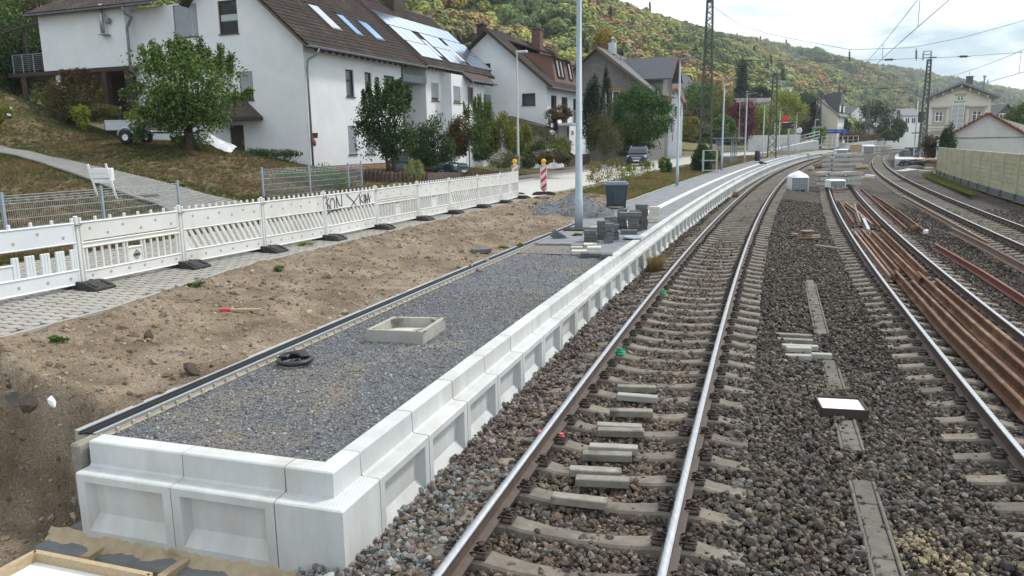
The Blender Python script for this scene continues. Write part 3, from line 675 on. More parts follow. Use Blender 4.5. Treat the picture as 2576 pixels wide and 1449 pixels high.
# ---------------------------------------------------------------- ballast stones
def stone_proto(seed, mat, sub=1):
    bm = bmesh.new(); bmesh.ops.create_icosphere(bm, subdivisions=sub, radius=.5); r = np.random.default_rng(seed); ax = r.uniform(.55, 1., 3)
    dirs = r.normal(size=(7, 3)); dirs /= np.linalg.norm(dirs, axis=1)[:, None]; cut = r.uniform(.22, .42, 7)
    for v in bm.verts:
        p = np.array(v.co)*(1+r.normal()*(.12 if sub == 1 else .07))
        for d, k in zip(dirs, cut):
            e = p@d-k
            if e > 0: p = p-d*e
        v.co = p*ax*1.35
    me = bpy.data.meshes.new('stone_kind'); bm.to_mesh(me); bm.free(); me.materials.append(mat); return me
K['stone'] = instmat('broken_stone', .88)
_st = [stone_proto(i, K['stone']) for i in range(9)]
def stones(name, label, S, O, zf, size, pal, seed, tilt=1., cull=1.15, line=T1):
    r = np.random.default_rng(seed); X, Y = line.pa(S, O); Z = zf(S, O, X, Y); P = np.c_[X, Y, Z]; k = infrust(P, cull)
    P = P[k]; n = len(P); sz = size(r, P, S[k], O[k]); pal = np.array(pal); C = pal[r.integers(0, len(pal), n)]*np.array((.91, .88, .84))*r.uniform(.6, 1.35, (n, 1))
    return P, sz, np.c_[r.uniform(-tilt, tilt, n), r.uniform(-tilt, tilt, n), r.uniform(0, 6.28, n)], C
BALL_BROWN = [(.095, .075, .06), (.125, .097, .075), (.165, .135, .108), (.08, .07, .063), (.15, .108, .078), (.115, .108, .10), (.055, .047, .04), (.22, .19, .155), (.17, .12, .09)]
BALL_DARK = [(.06, .05, .042), (.078, .064, .052), (.105, .085, .068), (.14, .115, .093), (.06, .055, .05), (.115, .086, .066), (.095, .092, .092), (.045, .038, .034), (.20, .175, .145), (.13, .095, .075), (.16, .15, .14)]
BALL_PURPLE = [(.18, .15, .148), (.22, .185, .18), (.155, .13, .13), (.20, .17, .155), (.25, .215, .205), (.135, .115, .115)]
BALL_BLUE = [(.20, .225, .225), (.25, .28, .275), (.17, .20, .21), (.22, .20, .195), (.30, .32, .31)]
r = np.random.default_rng(5); parts = []
def zone(n, s0, s1, o0, o1, pal, size, zo=0., jit=.022):
    S = r.uniform(s0, s1, n); O = r.uniform(o0, o1, n)
    parts.append(stones('', '', S, O, lambda S, O, X, Y: zbed(O)+zo+(fbm(X*1.6, Y*1.6)-.5)*.05+r.normal(size=len(S))*jit-.004, size, pal, int(r.integers(1e6))))
sz1 = lambda r, P, S, O: np.clip(r.lognormal(-2.96, .33, len(P)), .025, .11)
sz2 = lambda r, P, S, O: np.clip(r.lognormal(-2.8, .25, len(P)), .04, .11)
sz3 = lambda r, P, S, O: np.clip(r.lognormal(-2.6, .22, len(P)), .06, .12)
# fresh purple stone along the platform, blue-grey by its corner
zone(12500, 4.0, 16.5, -1.62, -.80, BALL_PURPLE, sz1, .02); zone(900, 3.2, 5.1, -2.0, -.80, BALL_BLUE, sz1, .02); zone(1200, 4.6, 7.2, -1.62, -.9, BALL_BLUE, sz1, .03)
zone(15000, 3.2, 12, -.8, .8, BALL_BROWN, sz1, -.002); zone(11000, 12, 26, -.8, .8, BALL_BROWN, sz2, .002); zone(2200, 3, 12.5, .85, 1.5, BALL_DARK, sz1, .03); zone(2600, 4, 16, -1.55, -.9, BALL_BROWN, sz1, .05); zone(5000, 4, 20, 2.9, 6.0, BALL_DARK, sz1, .03)
zone(3200, 16, 30, -1.62, -.8, BALL_BROWN, sz2, .015)
zone(32000, 3.0, 12.5, .8, 4.6, BALL_DARK, sz1, .0); zone(22000, 12.5, 28, .8, 7.6, BALL_DARK, sz2, .0); zone(15000, 4, 14, 4.6, 9, BALL_DARK, sz1, .0)
zone(9000, 28, 46, -1.62, 7.6, BALL_DARK, sz3, .0); zone(16000, 15, 46, 7.3, 13.2, BALL_PURPLE+BALL_DARK, sz3, 0)
P_, s_, r_, c_ = (np.concatenate([q[k] for q in parts]) for k in range(4))
tag(scatter('ballast_stones', P_, _st, s_, r_, c_), 'loose broken ballast stones lying between and beside the rails', 'ballast'); print('stones', len(P_))
# ---------------------------------------------------------------- platform edge of L-shaped concrete blocks
def edge_block(name, w, mat, plain=False):
    """local x along the wall, y into the platform, front of the foot at y = 0"""
    mb = MB(); g = .004; x0, x1 = g, w-g; c = .012; zb = -.50; zt = .47; zl_ = .25; yr = .165; ye = .335
    if plain: mb.add([(x0, 0, zb), (x1, 0, zb), (x1, 0, zl_-c), (x0, 0, zl_-c)], [(0, 1, 2, 3)])
    else:
        a0, a1, b0, b1 = x0+.085, x1-.085, -.27, zl_-.075; i0, i1, j0, j1, d = a0+.035, a1-.035, -.27+.13, b1-.03, .085
        V = [(x0, 0, zb), (x1, 0, zb), (x1, 0, zl_-c), (x0, 0, zl_-c), (a0, 0, b0), (a1, 0, b0), (a1, 0, b1), (a0, 0, b1), (i0, d, j0), (i1, d, j0), (i1, d, j1), (i0, d, j1)]
        mb.add(V, [(0, 1, 5, 4), (1, 2, 6, 5), (2, 3, 7, 6), (3, 0, 4, 7), (4, 5, 9, 8), (5, 6, 10, 9), (6, 7, 11, 10), (7, 4, 8, 11), (8, 9, 10, 11)])
    pr = [(0, zl_-c), (c, zl_), (yr-.02, zl_+.004), (yr, zl_+.02), (yr+.006, zt-c), (yr+.006+c, zt), (ye, zt), (ye+.01, zb)]
    for (ya, za), (yb, z2) in zip(pr[:-1], pr[1:]): mb.add([(x0, ya, za), (x1, ya, za), (x1, yb, z2), (x0, yb, z2)], [(0, 1, 2, 3)])
    side = [(0, zb)]+pr
    mb.add([(x0, y, z) for y, z in side], [tuple(range(len(side)))]); mb.add([(x1, y, z) for y, z in side], [tuple(range(len(side)))[::-1]])
    return mb.mesh(name, mat)
# new concrete: top carries rows of small studs
def studmat():
    m = Mt('studded_concrete', (.56, .575, .57), (.475, .485, .48), 2.6, .8, c3=(.45, .445, .41), scale3=1.7, f3=(.48, .70), orand=.08, stretch=(1.6, 1.6, .55))
    t = m.node_tree; b = t.nodes['Principled BSDF']; tc = t.nodes.new('ShaderNodeTexCoord'); mp = t.nodes.new('ShaderNodeMapping'); mp.inputs['Scale'].default_value = (1, 1, 0)
    t.links.new(tc.outputs['Object'], mp.inputs[0]); vo = t.nodes.new('ShaderNodeTexVoronoi'); vo.inputs['Scale'].default_value = 34; vo.inputs['Randomness'].default_value = 0.
    t.links.new(mp.outputs[0], vo.inputs['Vector']); r = ramp(t, [(.18, (1, 1, 1)), (.34, (0, 0, 0))]); t.links.new(vo.outputs['Distance'], r.inputs[0])
    g = t.nodes.new('ShaderNodeNewGeometry'); sx = t.nodes.new('ShaderNodeSeparateXYZ'); t.links.new(g.outputs['True Normal'], sx.inputs[0])
    n = noise(t, 90, 4, .6, g.outputs['Position']); ad = t.nodes.new('ShaderNodeMath'); ad.operation = 'MULTIPLY_ADD'; ad.inputs[1].default_value = .12
    mu = t.nodes.new('ShaderNodeMath'); mu.operation = 'MULTIPLY'; gt = t.nodes.new('ShaderNodeMath'); gt.operation = 'GREATER_THAN'; gt.inputs[1].default_value = .9
    t.links.new(sx.outputs[2], gt.inputs[0]); t.links.new(gt.outputs[0], mu.inputs[0]); t.links.new(r.outputs[0], mu.inputs[1])
    t.links.new(n.outputs['Fac'], ad.inputs[0]); t.links.new(mu.outputs[0], ad.inputs[2]); bump(t, b, ad.outputs[0], .55, .006); return m
K['studded'] = studmat()
pe = thing('platform_edge', 'long white concrete platform edge with recessed panels beside the shining rails', 'platform edge', T1.p(5.12, -1.6, 0))
base = pe.location.copy(); Ti = Matrix.Translation(-base)
EB = edge_block('edge_block', 1.0, K['studded']); ms = []
S = 5.12+.60
while S < 172:
    h = T1.a(S); p = T1.p(S, -1.60, zplat(S)-.47); ms.append(Ti@TR(p, math.pi/2-h)); S += 1.003
pieces('edge_block', EB, ms, pe)
# corner and the two blocks of the platform end
h0 = T1.a(5.12); C0 = T1.p(5.12, -1.60); ux = Vector((math.sin(h0), math.cos(h0), 0)); uo = Vector((math.cos(h0), -math.sin(h0), 0))
mb = MB(); q = .60; c = .012; yr = .168; ye = .335; zb, zt, zl_ = -.50, .47, .25
def LP(a, b, z): return C0-base+ux*a-uo*b+Vector((0, 0, z))
outl = lambda d: [(d, d), (q, d), (q, q), (d, q)]
V = [LP(a, b, z) for a, b, z in ((0, 0, zb), (q-.004, 0, zb), (q-.004, 0, zl_-c), (0, 0, zl_-c), (0, q-.004, zb), (0, q-.004, zl_-c), (c, c, zl_), (q-.004, c, zl_), (c, q-.004, zl_),
                                 (yr, yr, zl_+.01), (q-.004, yr, zl_+.01), (yr, q-.004, zl_+.01), (yr, yr, zt-c), (q-.004, yr, zt-c), (yr, q-.004, zt-c),
                                 (yr+c, yr+c, zt), (q-.004, yr+c, zt), (yr+c, q-.004, zt), (ye, ye, zt), (q-.004, ye, zt), (ye, q-.004, zt), (ye, ye, zb), (q-.004, ye, zb), (ye, q-.004, zb))]
mb.add(V, [(0, 1, 2, 3), (4, 0, 3, 5), (3, 2, 7, 6), (5, 3, 6, 8), (6, 7, 10, 9), (8, 6, 9, 11), (9, 10, 13, 12), (11, 9, 12, 14), (12, 13, 16, 15), (14, 12, 15, 17), (15, 16, 19, 18), (17, 15, 18, 20),
           (18, 19, 22, 21), (20, 18, 21, 23), (1, 22, 19, 16, 13, 10, 7, 2), (4, 5, 8, 11, 14, 17, 20, 23)])
tag(mb.build('corner_block', K['studded'], pe), 'plain corner block without recessed panels')
for k in range(2):
    p = C0-base-uo*(.603+(k+1)*.985-.0); o = bpy.data.objects.new('edge_block', EB); COL.objects.link(o); o.parent = pe
    o.matrix_basis = TR(p, math.pi-h0+math.pi)@Matrix.Diagonal((.985, 1, 1, 1))
# footing of the end wall, with a smear of mortar
ft = thing('wall_footing', 'dark grey concrete footing smeared with mortar under the platform end', 'footing', C0+Vector((0, 0, -.5)))
mb = MB(); mb.bbox((-uo*1.42+ux*.24+Vector((0, 0, -.18))), (3.0, .9, .60), .02, rz=-h0); mb.build('footing', Mt('raw_footing_concrete', (.19, .195, .20), (.13, .135, .14), 5, .9, bmp=.5, bscale=40), ft)
r = np.random.default_rng(3); mb = MB()
xs = np.linspace(-2.95, .02, 60); prof = []
vs = []; fs = []
for i, x in enumerate(xs):
    a = .05+.03*math.sin(x*5)+.035*math.sin(x*13)+.03*r.random(); top = .135+.05*r.random()
    vs += [uo*x+ux*.02+Vector((0, 0, top+.05)), uo*x-ux*.02+Vector((0, 0, top)), uo*x-ux*(a*.8)+Vector((0, 0, .125+.02*r.random())), uo*x-ux*(a+.05)+Vector((0, 0, .108))]
for i in range(59):
    for k in range(3): fs.append((i*4+k, i*4+k+1, (i+1)*4+k+1, (i+1)*4+k))
mb.add(vs, fs, True); mb.build('mortar_smear', Mt('sandy_mortar', (.46, .37, .24), (.36, .29, .19), 9, .95, bmp=.5, bscale=50), ft)
# kerb stone at the left end of the wall and stub behind it
k_ = thing('kerb_stone', 'grey kerb stone on end at the left edge of the platform end', 'kerb stone', C0-uo*2.66+ux*.22)
MB().bbox((0, 0, .17), (.10, .26, .58), .02, rz=-h0).build('kerb', K['concrete_old'], k_)

# ---------------------------------------------------------------- drain channel
dc = thing('drain_channel', 'long drain channel with black grating between brown soil and grey gravel', 'drain channel', T1.p(5.45, -4.36, .47)); base = dc.location.copy(); Ti = Matrix.Translation(-base)
S0, S1 = 5.44, 24.0
Ss = np.arange(S0, S1+.01, .5)
def onl(o, z, Ss=Ss):
    return [(T1.p(S, o, z)-base, Vector((math.cos(T1.a(S)), -math.sin(T1.a(S)), 0)), Vector((0, 0, 1))) for S in Ss]
mb = MB(); mb.sweep([(-.105, -.25), (.105, -.25), (.105, .0), (.092, .0), (.078, -.03), (-.078, -.03), (-.092, 0), (-.105, 0)], onl(-4.36, .468)); mb.build('channel_body', K['beige_poly'], dc)
mb = MB()
for s in (-1, 1): mb.sweep([(s*.098-.016, -.012), (s*.098+.016, -.012), (s*.098+.016, .006), (s*.098-.016, .006)], onl(-4.36, .470))
mb.build('steel_edge', K['zinc'], dc)
rb = MB(); rb.bbox((0, 0, -.11), (.016, .035, .2), .006); rb.bbox((0, .095, -.055), (.012, .15, .02), .004); RIB = rb.mesh('rib', K['beige_poly'])
pieces('rib', RIB, [Ti@TR(T1.p(S, -4.245, .46), -T1.a(S)) for S in np.arange(S0+.05, S1, .19)], dc)
mb = MB()
for s in (-.072, 0, .072): mb.box((s, 0, 0), (.012, .498, .02))
for i in range(17): mb.box((0, -.24+i*.03, -.001), (.15, .014, .016), rz=.35)
mb.box((0, 0, -.035), (.15, .498, .004)); GR = mb.mesh('grating', K['black'])
pieces('grating', GR, [Ti@TR(T1.p(S+.25, -4.36, .462), -T1.a(S+.25)) for S in np.arange(S0, S1-.2, .5)], dc)
mb = MB(); mb.sweep([(-.04, -.28), (.04, -.28), (.04, .0), (-.04, .0)], onl(-4.52, .452, np.arange(5.5, 24.5, .5)))
tag(mb.build('kerb', K['kerb'], dc), 'thin concrete kerb along the soil side of the drain')

# ---------------------------------------------------------------- platform paving
pv = thing('platform_paving', 'grey slab paving of the platform with a white tactile strip', 'paving', T1.p(19, -3, .47)); base = pv.location.copy(); Ti = Matrix.Translation(-base)
def slab(w, l, mat, name='slab', t=.08):
    return MB().bbox((0, 0, -t/2), (w-.008, l-.008, t), .006).mesh(name, mat)
rows = [(-1.95-.0, .30, 'slab'), (-2.25, .30, 'slab'), (-2.55, .30, 'slab'), (-2.85, .30, 'slab_white'), (-3.15, .30, 'slab'), (-3.45, .30, 'slab'), (-3.75, .30, 'slab'), (-4.05, .30, 'slab'), (-4.36, .30, 'slab')]
SL1, SL2, SLW = slab(.30, .60, K['slab']), slab(.30, 2.4, K['slab']), None
mb = MB(); mb.bbox((0, 0, -.04), (.292, .292, .08), .006)
for i in range(6): mb.bbox((-.12+i*.048, 0, .002), (.02, .28, .008), .003)
SLW = mb.mesh('tactile_slab', K['slab_white']); SLW2 = slab(.30, 2.4, K['slab_white'], 'tactile_slab')
ma, mbig, mw, mw2 = [], [], [], []
for j, (o, w, kind) in enumerate(rows):
    st = 17.2+.35*abs(math.sin(j*2.3)) if j < 3 else 18.6+.5*abs(math.sin(j*1.7))
    if kind == 'slab':
        S = st
        while S < 62: ma.append(Ti@TR(T1.p(S+.3, o, zplat(S)-.012+rng.normal()*.0015), -T1.a(S))); S += .60
        while S < 172: mbig.append(Ti@TR(T1.p(S+1.2, o, zplat(S)-.012), -T1.a(S+1.2))); S += 2.4
    else:
        S = st+2.2
        while S < 50: mw.append(Ti@TR(T1.p(S+.15, o, zplat(S)-.010), -T1.a(S))); S += .30
        while S < 172: mw2.append(Ti@TR(T1.p(S+1.2, o, zplat(S)-.010), -T1.a(S+1.2))); S += 2.4
pieces('slab', SL1, ma, pv); pieces('slab', SL2, mbig, pv, 0, 'distant_slabs'); pieces('tactile_slab', SLW, mw, pv); pieces('tactile_slab', SLW2, mw2, pv, 0, 'distant_tactile_slabs')
strip('paving_bed', 17.5, 172, 1.0, [-4.55, -4, -3, -2.2, -1.75], lambda S, O, X, Y: zplat(S)-.06, K['joint'])
mb = MB(); mb.sweep([(-.05, -.3), (.05, -.3), (.05, 0), (-.05, 0)], [(T1.p(S, -4.60, zplat(S)+.005)-base, Vector((math.cos(T1.a(S)), -math.sin(T1.a(S)), 0)), Vector((0, 0, 1))) for S in np.arange(24, 172, 1.)])
tag(mb.build('kerb', K['kerb'], pv), 'pale concrete kerb between the platform paving and the grass verge')

# ---------------------------------------------------------------- sidewalk pavers
sw = thing('sidewalk', 'beige interlocking paver walkway under the white barrier row', 'sidewalk', T1.p(12, -9, .8)); base = sw.location.copy(); Ti = Matrix.Translation(-base)
hexp = [(-.105, -.035), (-.055, -.08), (.055, -.08), (.105, -.035), (.105, .035), (.055, .08), (-.055, .08), (-.105, .035)]
mb = MB(); n = len(hexp); g = .955
mb.add([(x*g, y*g, 0) for x, y in hexp]+[(x*.99, y*.99, -.008) for x, y in hexp]+[(x*.99, y*.99, -.05) for x, y in hexp], [tuple(range(n))]+[(k, k+n, (k+1) % n+n, (k+1) % n) for k in range(n)]+[(k+n, k+2*n, (k+1) % n+2*n, (k+1) % n+n) for k in range(n)])
PVR = mb.mesh('paver', K['paver']); ms = []; SO_ = []
for i, S in enumerate(np.arange(-1, 31.0, .165)):
    for o in np.arange(-12.0, oedge(S)-.09, .216): SO_.append((S, o+(.108 if i % 2 else 0)))
SO_ = np.array(SO_); X_, Y_ = T1.pa(SO_[:, 0], SO_[:, 1]); Z_ = np.maximum(zland(X_, Y_), .79); kk = infrust(np.c_[X_, Y_, Z_], 1.4)
for (S, o), x, y, z in zip(SO_[kk], X_[kk], Y_[kk], Z_[kk]): ms.append(Ti@TR((x, y, z+rng.normal()*.0015), -T1.a(S)))
pieces('paver', PVR, ms, sw)
mb = MB(); ks = np.arange(-1, 30.5, .5); mb.sweep([(-.04, -.2), (.04, -.2), (.04, .0), (-.04, .0)], [(Vector((*T1.pa(S, oedge(S)), 0))+Vector((0, 0, .805))-base, Vector((math.cos(T1.a(S)), -math.sin(T1.a(S)), 0)), Vector((0, 0, 1))) for S in ks])
tag(mb.build('kerb', K['kerb'], sw), 'flush concrete kerb between the beige walkway and the bare soil')
# small stone lying on the gravel and the soil
r = np.random.default_rng(11); parts = []
GP = [(.16, .172, .192), (.21, .222, .245), (.255, .268, .29), (.125, .135, .152), (.31, .315, .325), (.20, .185, .165)]
SP = [(.30, .23, .155), (.23, .17, .11), (.36, .30, .22), (.20, .18, .16), (.27, .25, .23), (.17, .12, .075)]
S = r.uniform(5.5, 13, 20000); O = r.uniform(-4.22, -1.96, 20000)
parts.append(stones('', '', S, O, lambda S, O, X, Y: zplat(S)-.072+(fbm(X*2, Y*2)-.5)*.05, lambda r, P, S, O: np.clip(r.lognormal(-4.0, .35, len(P)), .012, .05), GP, 1))
S = r.uniform(11, 22, 9000); O = r.uniform(-4.22, -1.96, 9000)
parts.append(stones('', '', S, O, lambda S, O, X, Y: zplat(S)-.072+(fbm(X*2, Y*2)-.5)*.05, lambda r, P, S, O: np.clip(r.lognormal(-3.75, .3, len(P)), .016, .05), GP, 2))
S = 3+31*r.random(14000)**1.5; O = r.uniform(-8.9, -4.56, 14000); k = (O > oedge(S)+.05); S, O = S[k], O[k]
parts.append(stones('', '', S, O, lambda S, O, X, Y: zsoil(S, O, X, Y), lambda r, P, S, O: np.clip(r.lognormal(-3.7, .55, len(P)), .012, .13), SP, 3))
S = 3+30*r.random(5000)**1.4; O = r.uniform(-8.6, -4.6, 5000); k = (O > oedge(S)+.1) & (fbm(S*.5, O*.8) > .45); S, O = S[k], O[k]
parts.append(stones('', '', S, O, lambda S, O, X, Y: zsoil(S, O, X, Y)-.01, lambda r, P, S, O: np.clip(r.lognormal(-3., .5, len(P)), .03, .22), [(.22, .165, .115), (.26, .20, .14), (.18, .13, .09)], 4))
P_, s_, r_, c_ = (np.concatenate([q[k] for q in parts]) for k in range(4))
tag(scatter('loose_chippings', P_, _st, s_, r_, c_), 'small stones and chippings strewn over the gravel and brown soil', 'chippings')
# ---------------------------------------------------------------- white barrier row, rubber feet, mesh fence
FEET = [(7.2, -9.02), (9.66, -8.86), (11.8, -8.8), (13.97, -8.64), (16.05, -8.48), (18.38, -8.42), (20.73, -8.37), (22.8, -8.28), (25.07, -8.24), (27.21, -8.2), (29.5, -8.3)]
def zs(p): return zl(p.x, p.y)
FP = []
for S, o in FEET:
    p = T1.p(S, o); p.z = zs(p)-.005; FP.append(p)
def foot_mesh():
    mb = MB(); pr = [(0, 0), (.36, 0), (.36, .035), (.30, .06), (.12, .125), (0, .125)]
    for s in (-1, 1):
        mb.prism([(a, b) for a, b in pr], lambda u, v, h, s=s: Vector((s*(.10+u), h, v)), -.20*s, .20*s)
        for t in (-1, 1): mb.bar((s*.26, t*.13, .115), (s*.42, t*.13, .058), .05, .03)
        mb.bar((s*.28, 0, .092), (s*.40, 0, .05), .13, .012)
    mb.bbox((0, 0, .055), (.24, .30, .09), .01); mb.bbox((0, .12, .10), (.20, .05, .05), .01); mb.bbox((0, -.12, .10), (.20, .05, .05), .01)
    return mb.mesh('rubber_foot', K['rubber'])
FM = foot_mesh()
fl = ['black rubber foot nearest the left edge, under the first two white barrier panels', 'black rubber foot under the post right of the barrier panel with the diamond emblem', 'black rubber foot between the first two slanted-slot barrier panels',
      'black rubber foot just left of the graffiti barrier panel', 'black rubber foot at the right end of the graffiti barrier panel', 'black rubber foot under the first barrier joint beyond the graffiti panel pair',
      'black rubber foot below the yellow-leaved ball bush, under the barrier row', 'black rubber foot third from the far end of the barrier row', 'black rubber foot second from the far end of the barrier row', 'black rubber foot at the far end of the barrier row']
for i, p in enumerate(FP[1:]):
    o = link('barrier_weight', FM, None, p+Vector((0, 0, .0)), (0, 0, -T1.a(FEET[i+1][0])+rng.normal()*.05+.0)); tag(o, fl[i], 'barrier weight', 'rubber feet under the barrier row')
WPL, WPN = K['white_plastic'], K['white_plastic_new']
def barrier(i, p, q, style, label, mat):
    p = p.copy(); q = q.copy(); d = q-p; Ln = d.length-.012; t = thing('plastic_barrier', label, 'barrier', p, 0, 'white plastic barrier panels in a row'); t.rotation_euler = (0, -math.asin(d.z/d.length), math.atan2(d.y, d.x))
    x0, x1 = .045, Ln-.03; H = 1.03; w = x1-x0; xc = (x0+x1)/2; B = lambda mb, a, b, z0, z1, th=.035, r=.008: mb.bbox(((a+b)/2, 0, (z0+z1)/2), (b-a, th, z1-z0), r)
    mb = MB(); tz = .70 if style == 'D' else (.68 if style == 'V' else .74)
    B(mb, x0, x1, tz, H); B(mb, x0, x1, .07, .30 if style != 'V2' else .26)
    if style == 'V2': B(mb, x0, x1, .645, .715, .03)
    mb.build('board', mat, t)
    mb = MB()
    zz = [tz-.012, H, .30, .08] if style != 'V2' else [tz-.03, H, .64, .26, .08]
    for z in zz: mb.bbox((xc, 0, z), (w, .062, .028), .010)
    mb.bbox((x0+.02, 0, .54), (.05, .045, .95), .01); mb.bbox((x1-.02, 0, .54), (.05, .045, .95), .01)
    mb.build('frame_rail', mat, t)
    if style == 'D':
        me = MB(); me.prism([(0, .0), (.078, 0), (-.152, .385), (-.23, .385)], lambda u, v, h: Vector((u, h, v)), -.016, .016); me = me.mesh('slanted_bar', mat)
        n = 13
        for k in range(n):
            x = x0+.19+k*(w-.22)/(n-1)
            if x > x1-.03: continue
            o = link('slanted_bar', me, t, (x, 0, .305))
        MB().prism([(0, 0), (.0, .385), (.10, .385), (.24, .12), (.30, 0)][::1], lambda u, v, h: Vector((x0+.03+u*.55, h, .305+v)), -.012, .012).build('end_gusset', mat, t)
    else:
        zt = .66 if style == 'V' else .63; zb = .31 if style == 'V' else .27; cw = .28; n = 14 if style == 'V2' else 16
        me = MB(); me.bbox((0, 0, (zt+zb)/2), (.042 if style != 'W' else .05, .032, zt-zb), .008); me = me.mesh('slat', mat)
        xs = [x0+.09+k*(w-.18)/(n-1) for k in range(n)]
        if style == 'W': xs = [x0+.1+j*(w-.2)/9+k*.05 for j in range(10) for k in range(3) if x0+.1+j*(w-.2)/9+k*.05 < x1-.05]
        for x in xs:
            if abs(x-xc) < cw/2+.02: continue
            link('slat', me, t, (x, 0, 0))
        mb = MB(); B(mb, xc-cw/2, xc+cw/2, zb+.0, zb+.24, .022); mb.bbox((xc, 0, zb+.25), (cw+.02, .05, .03), .008)
        for s in (-1, 1): mb.bbox((xc+s*(cw/2+.015), 0, (zt+zb)/2), (.03, .035, zt-zb), .006)
        mb.build('name_plate', mat, t)
    pg = MB(); pg.bbox((0, 0, H+.035), (.042, .042, .09), .008); pg = pg.mesh('peg', mat); n = 8 if style in ('V2', 'W') else 13
    for k in range(n): link('peg', pg, t, (x0+.03+k*(w-.06)/(n-1), 0, 0))
    mb = MB()
    rr = [(0.12, .92), (.30, .85), (.44, .92), (.60, .85), (.75, .92), (.90, .86)] if style == 'D' else [(.09, .93), (.25, .83), (.40, .93), (.58, .83), (.74, .93), (.91, .83)]
    for u, z in rr+[(u, .185) for u in (.07, .24, .42, .58, .77, .93)]:
        mb.lathe([(.0005, -.0235), (.019, -.0235), (.026, -.0195)], (x0+u*w, 0, z), 10, False, Matrix.Rotation(math.pi/2, 3, 'X')@Matrix.Diagonal((1, 1, -1)))
    mb.build('hole_disc', plainmat('hole_shade_grey', (.36, .36, .34), .8), t)  # raised discs, their grey painted in for the shade inside sunken dimples
    mb = MB(); mb.bbox((0, 0, .57), (.055, .055, 1.14), .008); mb.build('post', mat, t)
    mb = MB(); mb.tube([(-.06, 0, .99), (-.02, -.05, 1.0), (.07, -.05, 1.01), (.10, 0, 1.01), (.07, .05, 1.01), (-.02, .05, 1.0), (-.06, 0, .99)], .011, 6); mb.build('coupling_ring', K['zinc_dark'], t)
    return t
def strokes(name, lines, fn, r, mat, parent):
    mb = MB()
    for ln in lines: mb.tube([fn(u, v) for u, v in ln], r, 5)
    return mb.build(name, mat, parent)
bl = [('W', 'clean bright white barrier panel at the left edge with grouped ribs', WPN), ('V2', 'white barrier panel with upright slats and a black diamond emblem', WPL), ('D', 'white barrier panel with slanted slots, first right of the emblem panel', WPL),
      ('D', 'white barrier panel with slanted slots directly left of the graffiti panel', WPL), ('D', 'slanted-slot white barrier panel sprayed with black graffiti letters', WPL), ('V2', 'white barrier panel with upright slats directly right of the graffiti panel', WPL),
      ('V', 'upright-slat white barrier panel in front of the yellow-leaved ball bush', WPL), ('D', 'slanted-slot white barrier panel third from the far end of the row', WPL), ('D', 'slanted-slot white barrier panel second from the far end of the row', WPL), ('V', 'last white barrier panel at the far end beside the road', WPL)]
for i, (st, lab, mt) in enumerate(bl):
    t = barrier(i, FP[i], FP[i+1], st, lab, mt)
    if i == 1:
        f = lambda u, v: Vector((1.11+u, -.021, .39+v)); D = .075
        strokes('diamond_emblem', [[(0, D), (D, 0), (0, -D), (-D, 0), (0, D)], [(-.045, .02), (-.045, -.02)], [(-.022, .02), (-.022, -.02)], [(-.045, 0), (-.022, 0)], [(-.010, .024), (-.010, -.024)], [(.010, .024), (-.010, 0), (.010, -.024)],
                [(.022, .02), (.022, -.02)], [(.045, .02), (.045, -.02)], [(.022, 0), (.045, 0)]], f, .0055, K['black'], t)
    if i == 4:
        f = lambda u, v: Vector((u, -.022, v))
        K_ = [[(.10, 1.0), (.13, .62)], [(.06, .84), (.20, .96)], [(.08, .84), (.17, .80), (.22, .62)]]
        O1 = [[(.33+.10*math.cos(a), .80+.15*math.sin(a)) for a in np.linspace(0, 6.28, 18)]]
        N_ = [[(.50, 1.0), (.52, .70)], [(.50, .98), (.62, .76), (.74, .74)], [(.74, .74), (.74, 1.02)]]
        X1 = [[(.95, 1.0), (1.28, .78), (1.42, .66)], [(1.62, 1.0), (1.22, .74), (1.02, .60)]]
        K2 = [[(1.55, .95), (1.58, .70)], [(1.70, .95), (1.57, .84), (1.74, .72)]]; O2 = [[(1.82+.055*math.cos(a), .83+.10*math.sin(a)) for a in np.linspace(0, 6.28, 14)], [(1.82, .97), (1.84, .69)]]
        A2 = [[(1.92, .70), (1.97, .98), (2.04, .72)], [(1.91, .80), (2.06, .82)]]; un = [[(.08, .58), (.25, .64), (.70, .66)], [(.45, .66), (.56, .58)]]
        strokes('graffiti', K_+O1+N_+X1+K2+O2+A2+un, f, .011, K['graffiti'], t)
# galvanised mesh fence
def fence(pts, label, ring=False):
    t = thing('mesh_fence', label, 'fence', pts[0]); base = pts[0]; hh = 1.02
    pm = MB(); pm.bbox((0, 0, .53), (.06, .06, 1.10), .006); pm.bbox((0, 0, 1.085), (.066, .066, .02), .004); pm = pm.mesh('post', K['lamp_paint'])
    for i, p in enumerate(pts):
        q = pts[min(i+1, len(pts)-1)]-pts[max(i-1, 0)]; link('post', pm, t, p-base, (0, 0, math.atan2(q.y, q.x)))
    for p, q in zip(pts[:-1], pts[1:]):
        a, b = p-base, q-base; mb = MB(); n = max(2, int((b-a).length/.05))
        for z in (.08, .30, .50, .70, .84, .905, .96, 1.02): mb.bar(a+Vector((0, 0, z)), b+Vector((0, 0, z)), .011, .014)
        for k in range(1, n):
            c = a.lerp(b, k/n); mb.bar(c+Vector((0, 0, .05)), c+Vector((0, 0, .86)), .0055)
        d = (b-a).normalized()
        for k in range(int((b-a).length/.22)):
            c = a+d*(.15+k*.22)+Vector((0, 0, .905)); mb.tube([c+d*math.cos(e)*.045+Vector((0, 0, math.sin(e)*.045)) for e in np.linspace(0, 6.283, 11)], .005, 4, False)
        mb.build('wire_panel', K['zinc'], t)
gp = lambda x, y: Vector((x, y, zl(x, y)-.03))
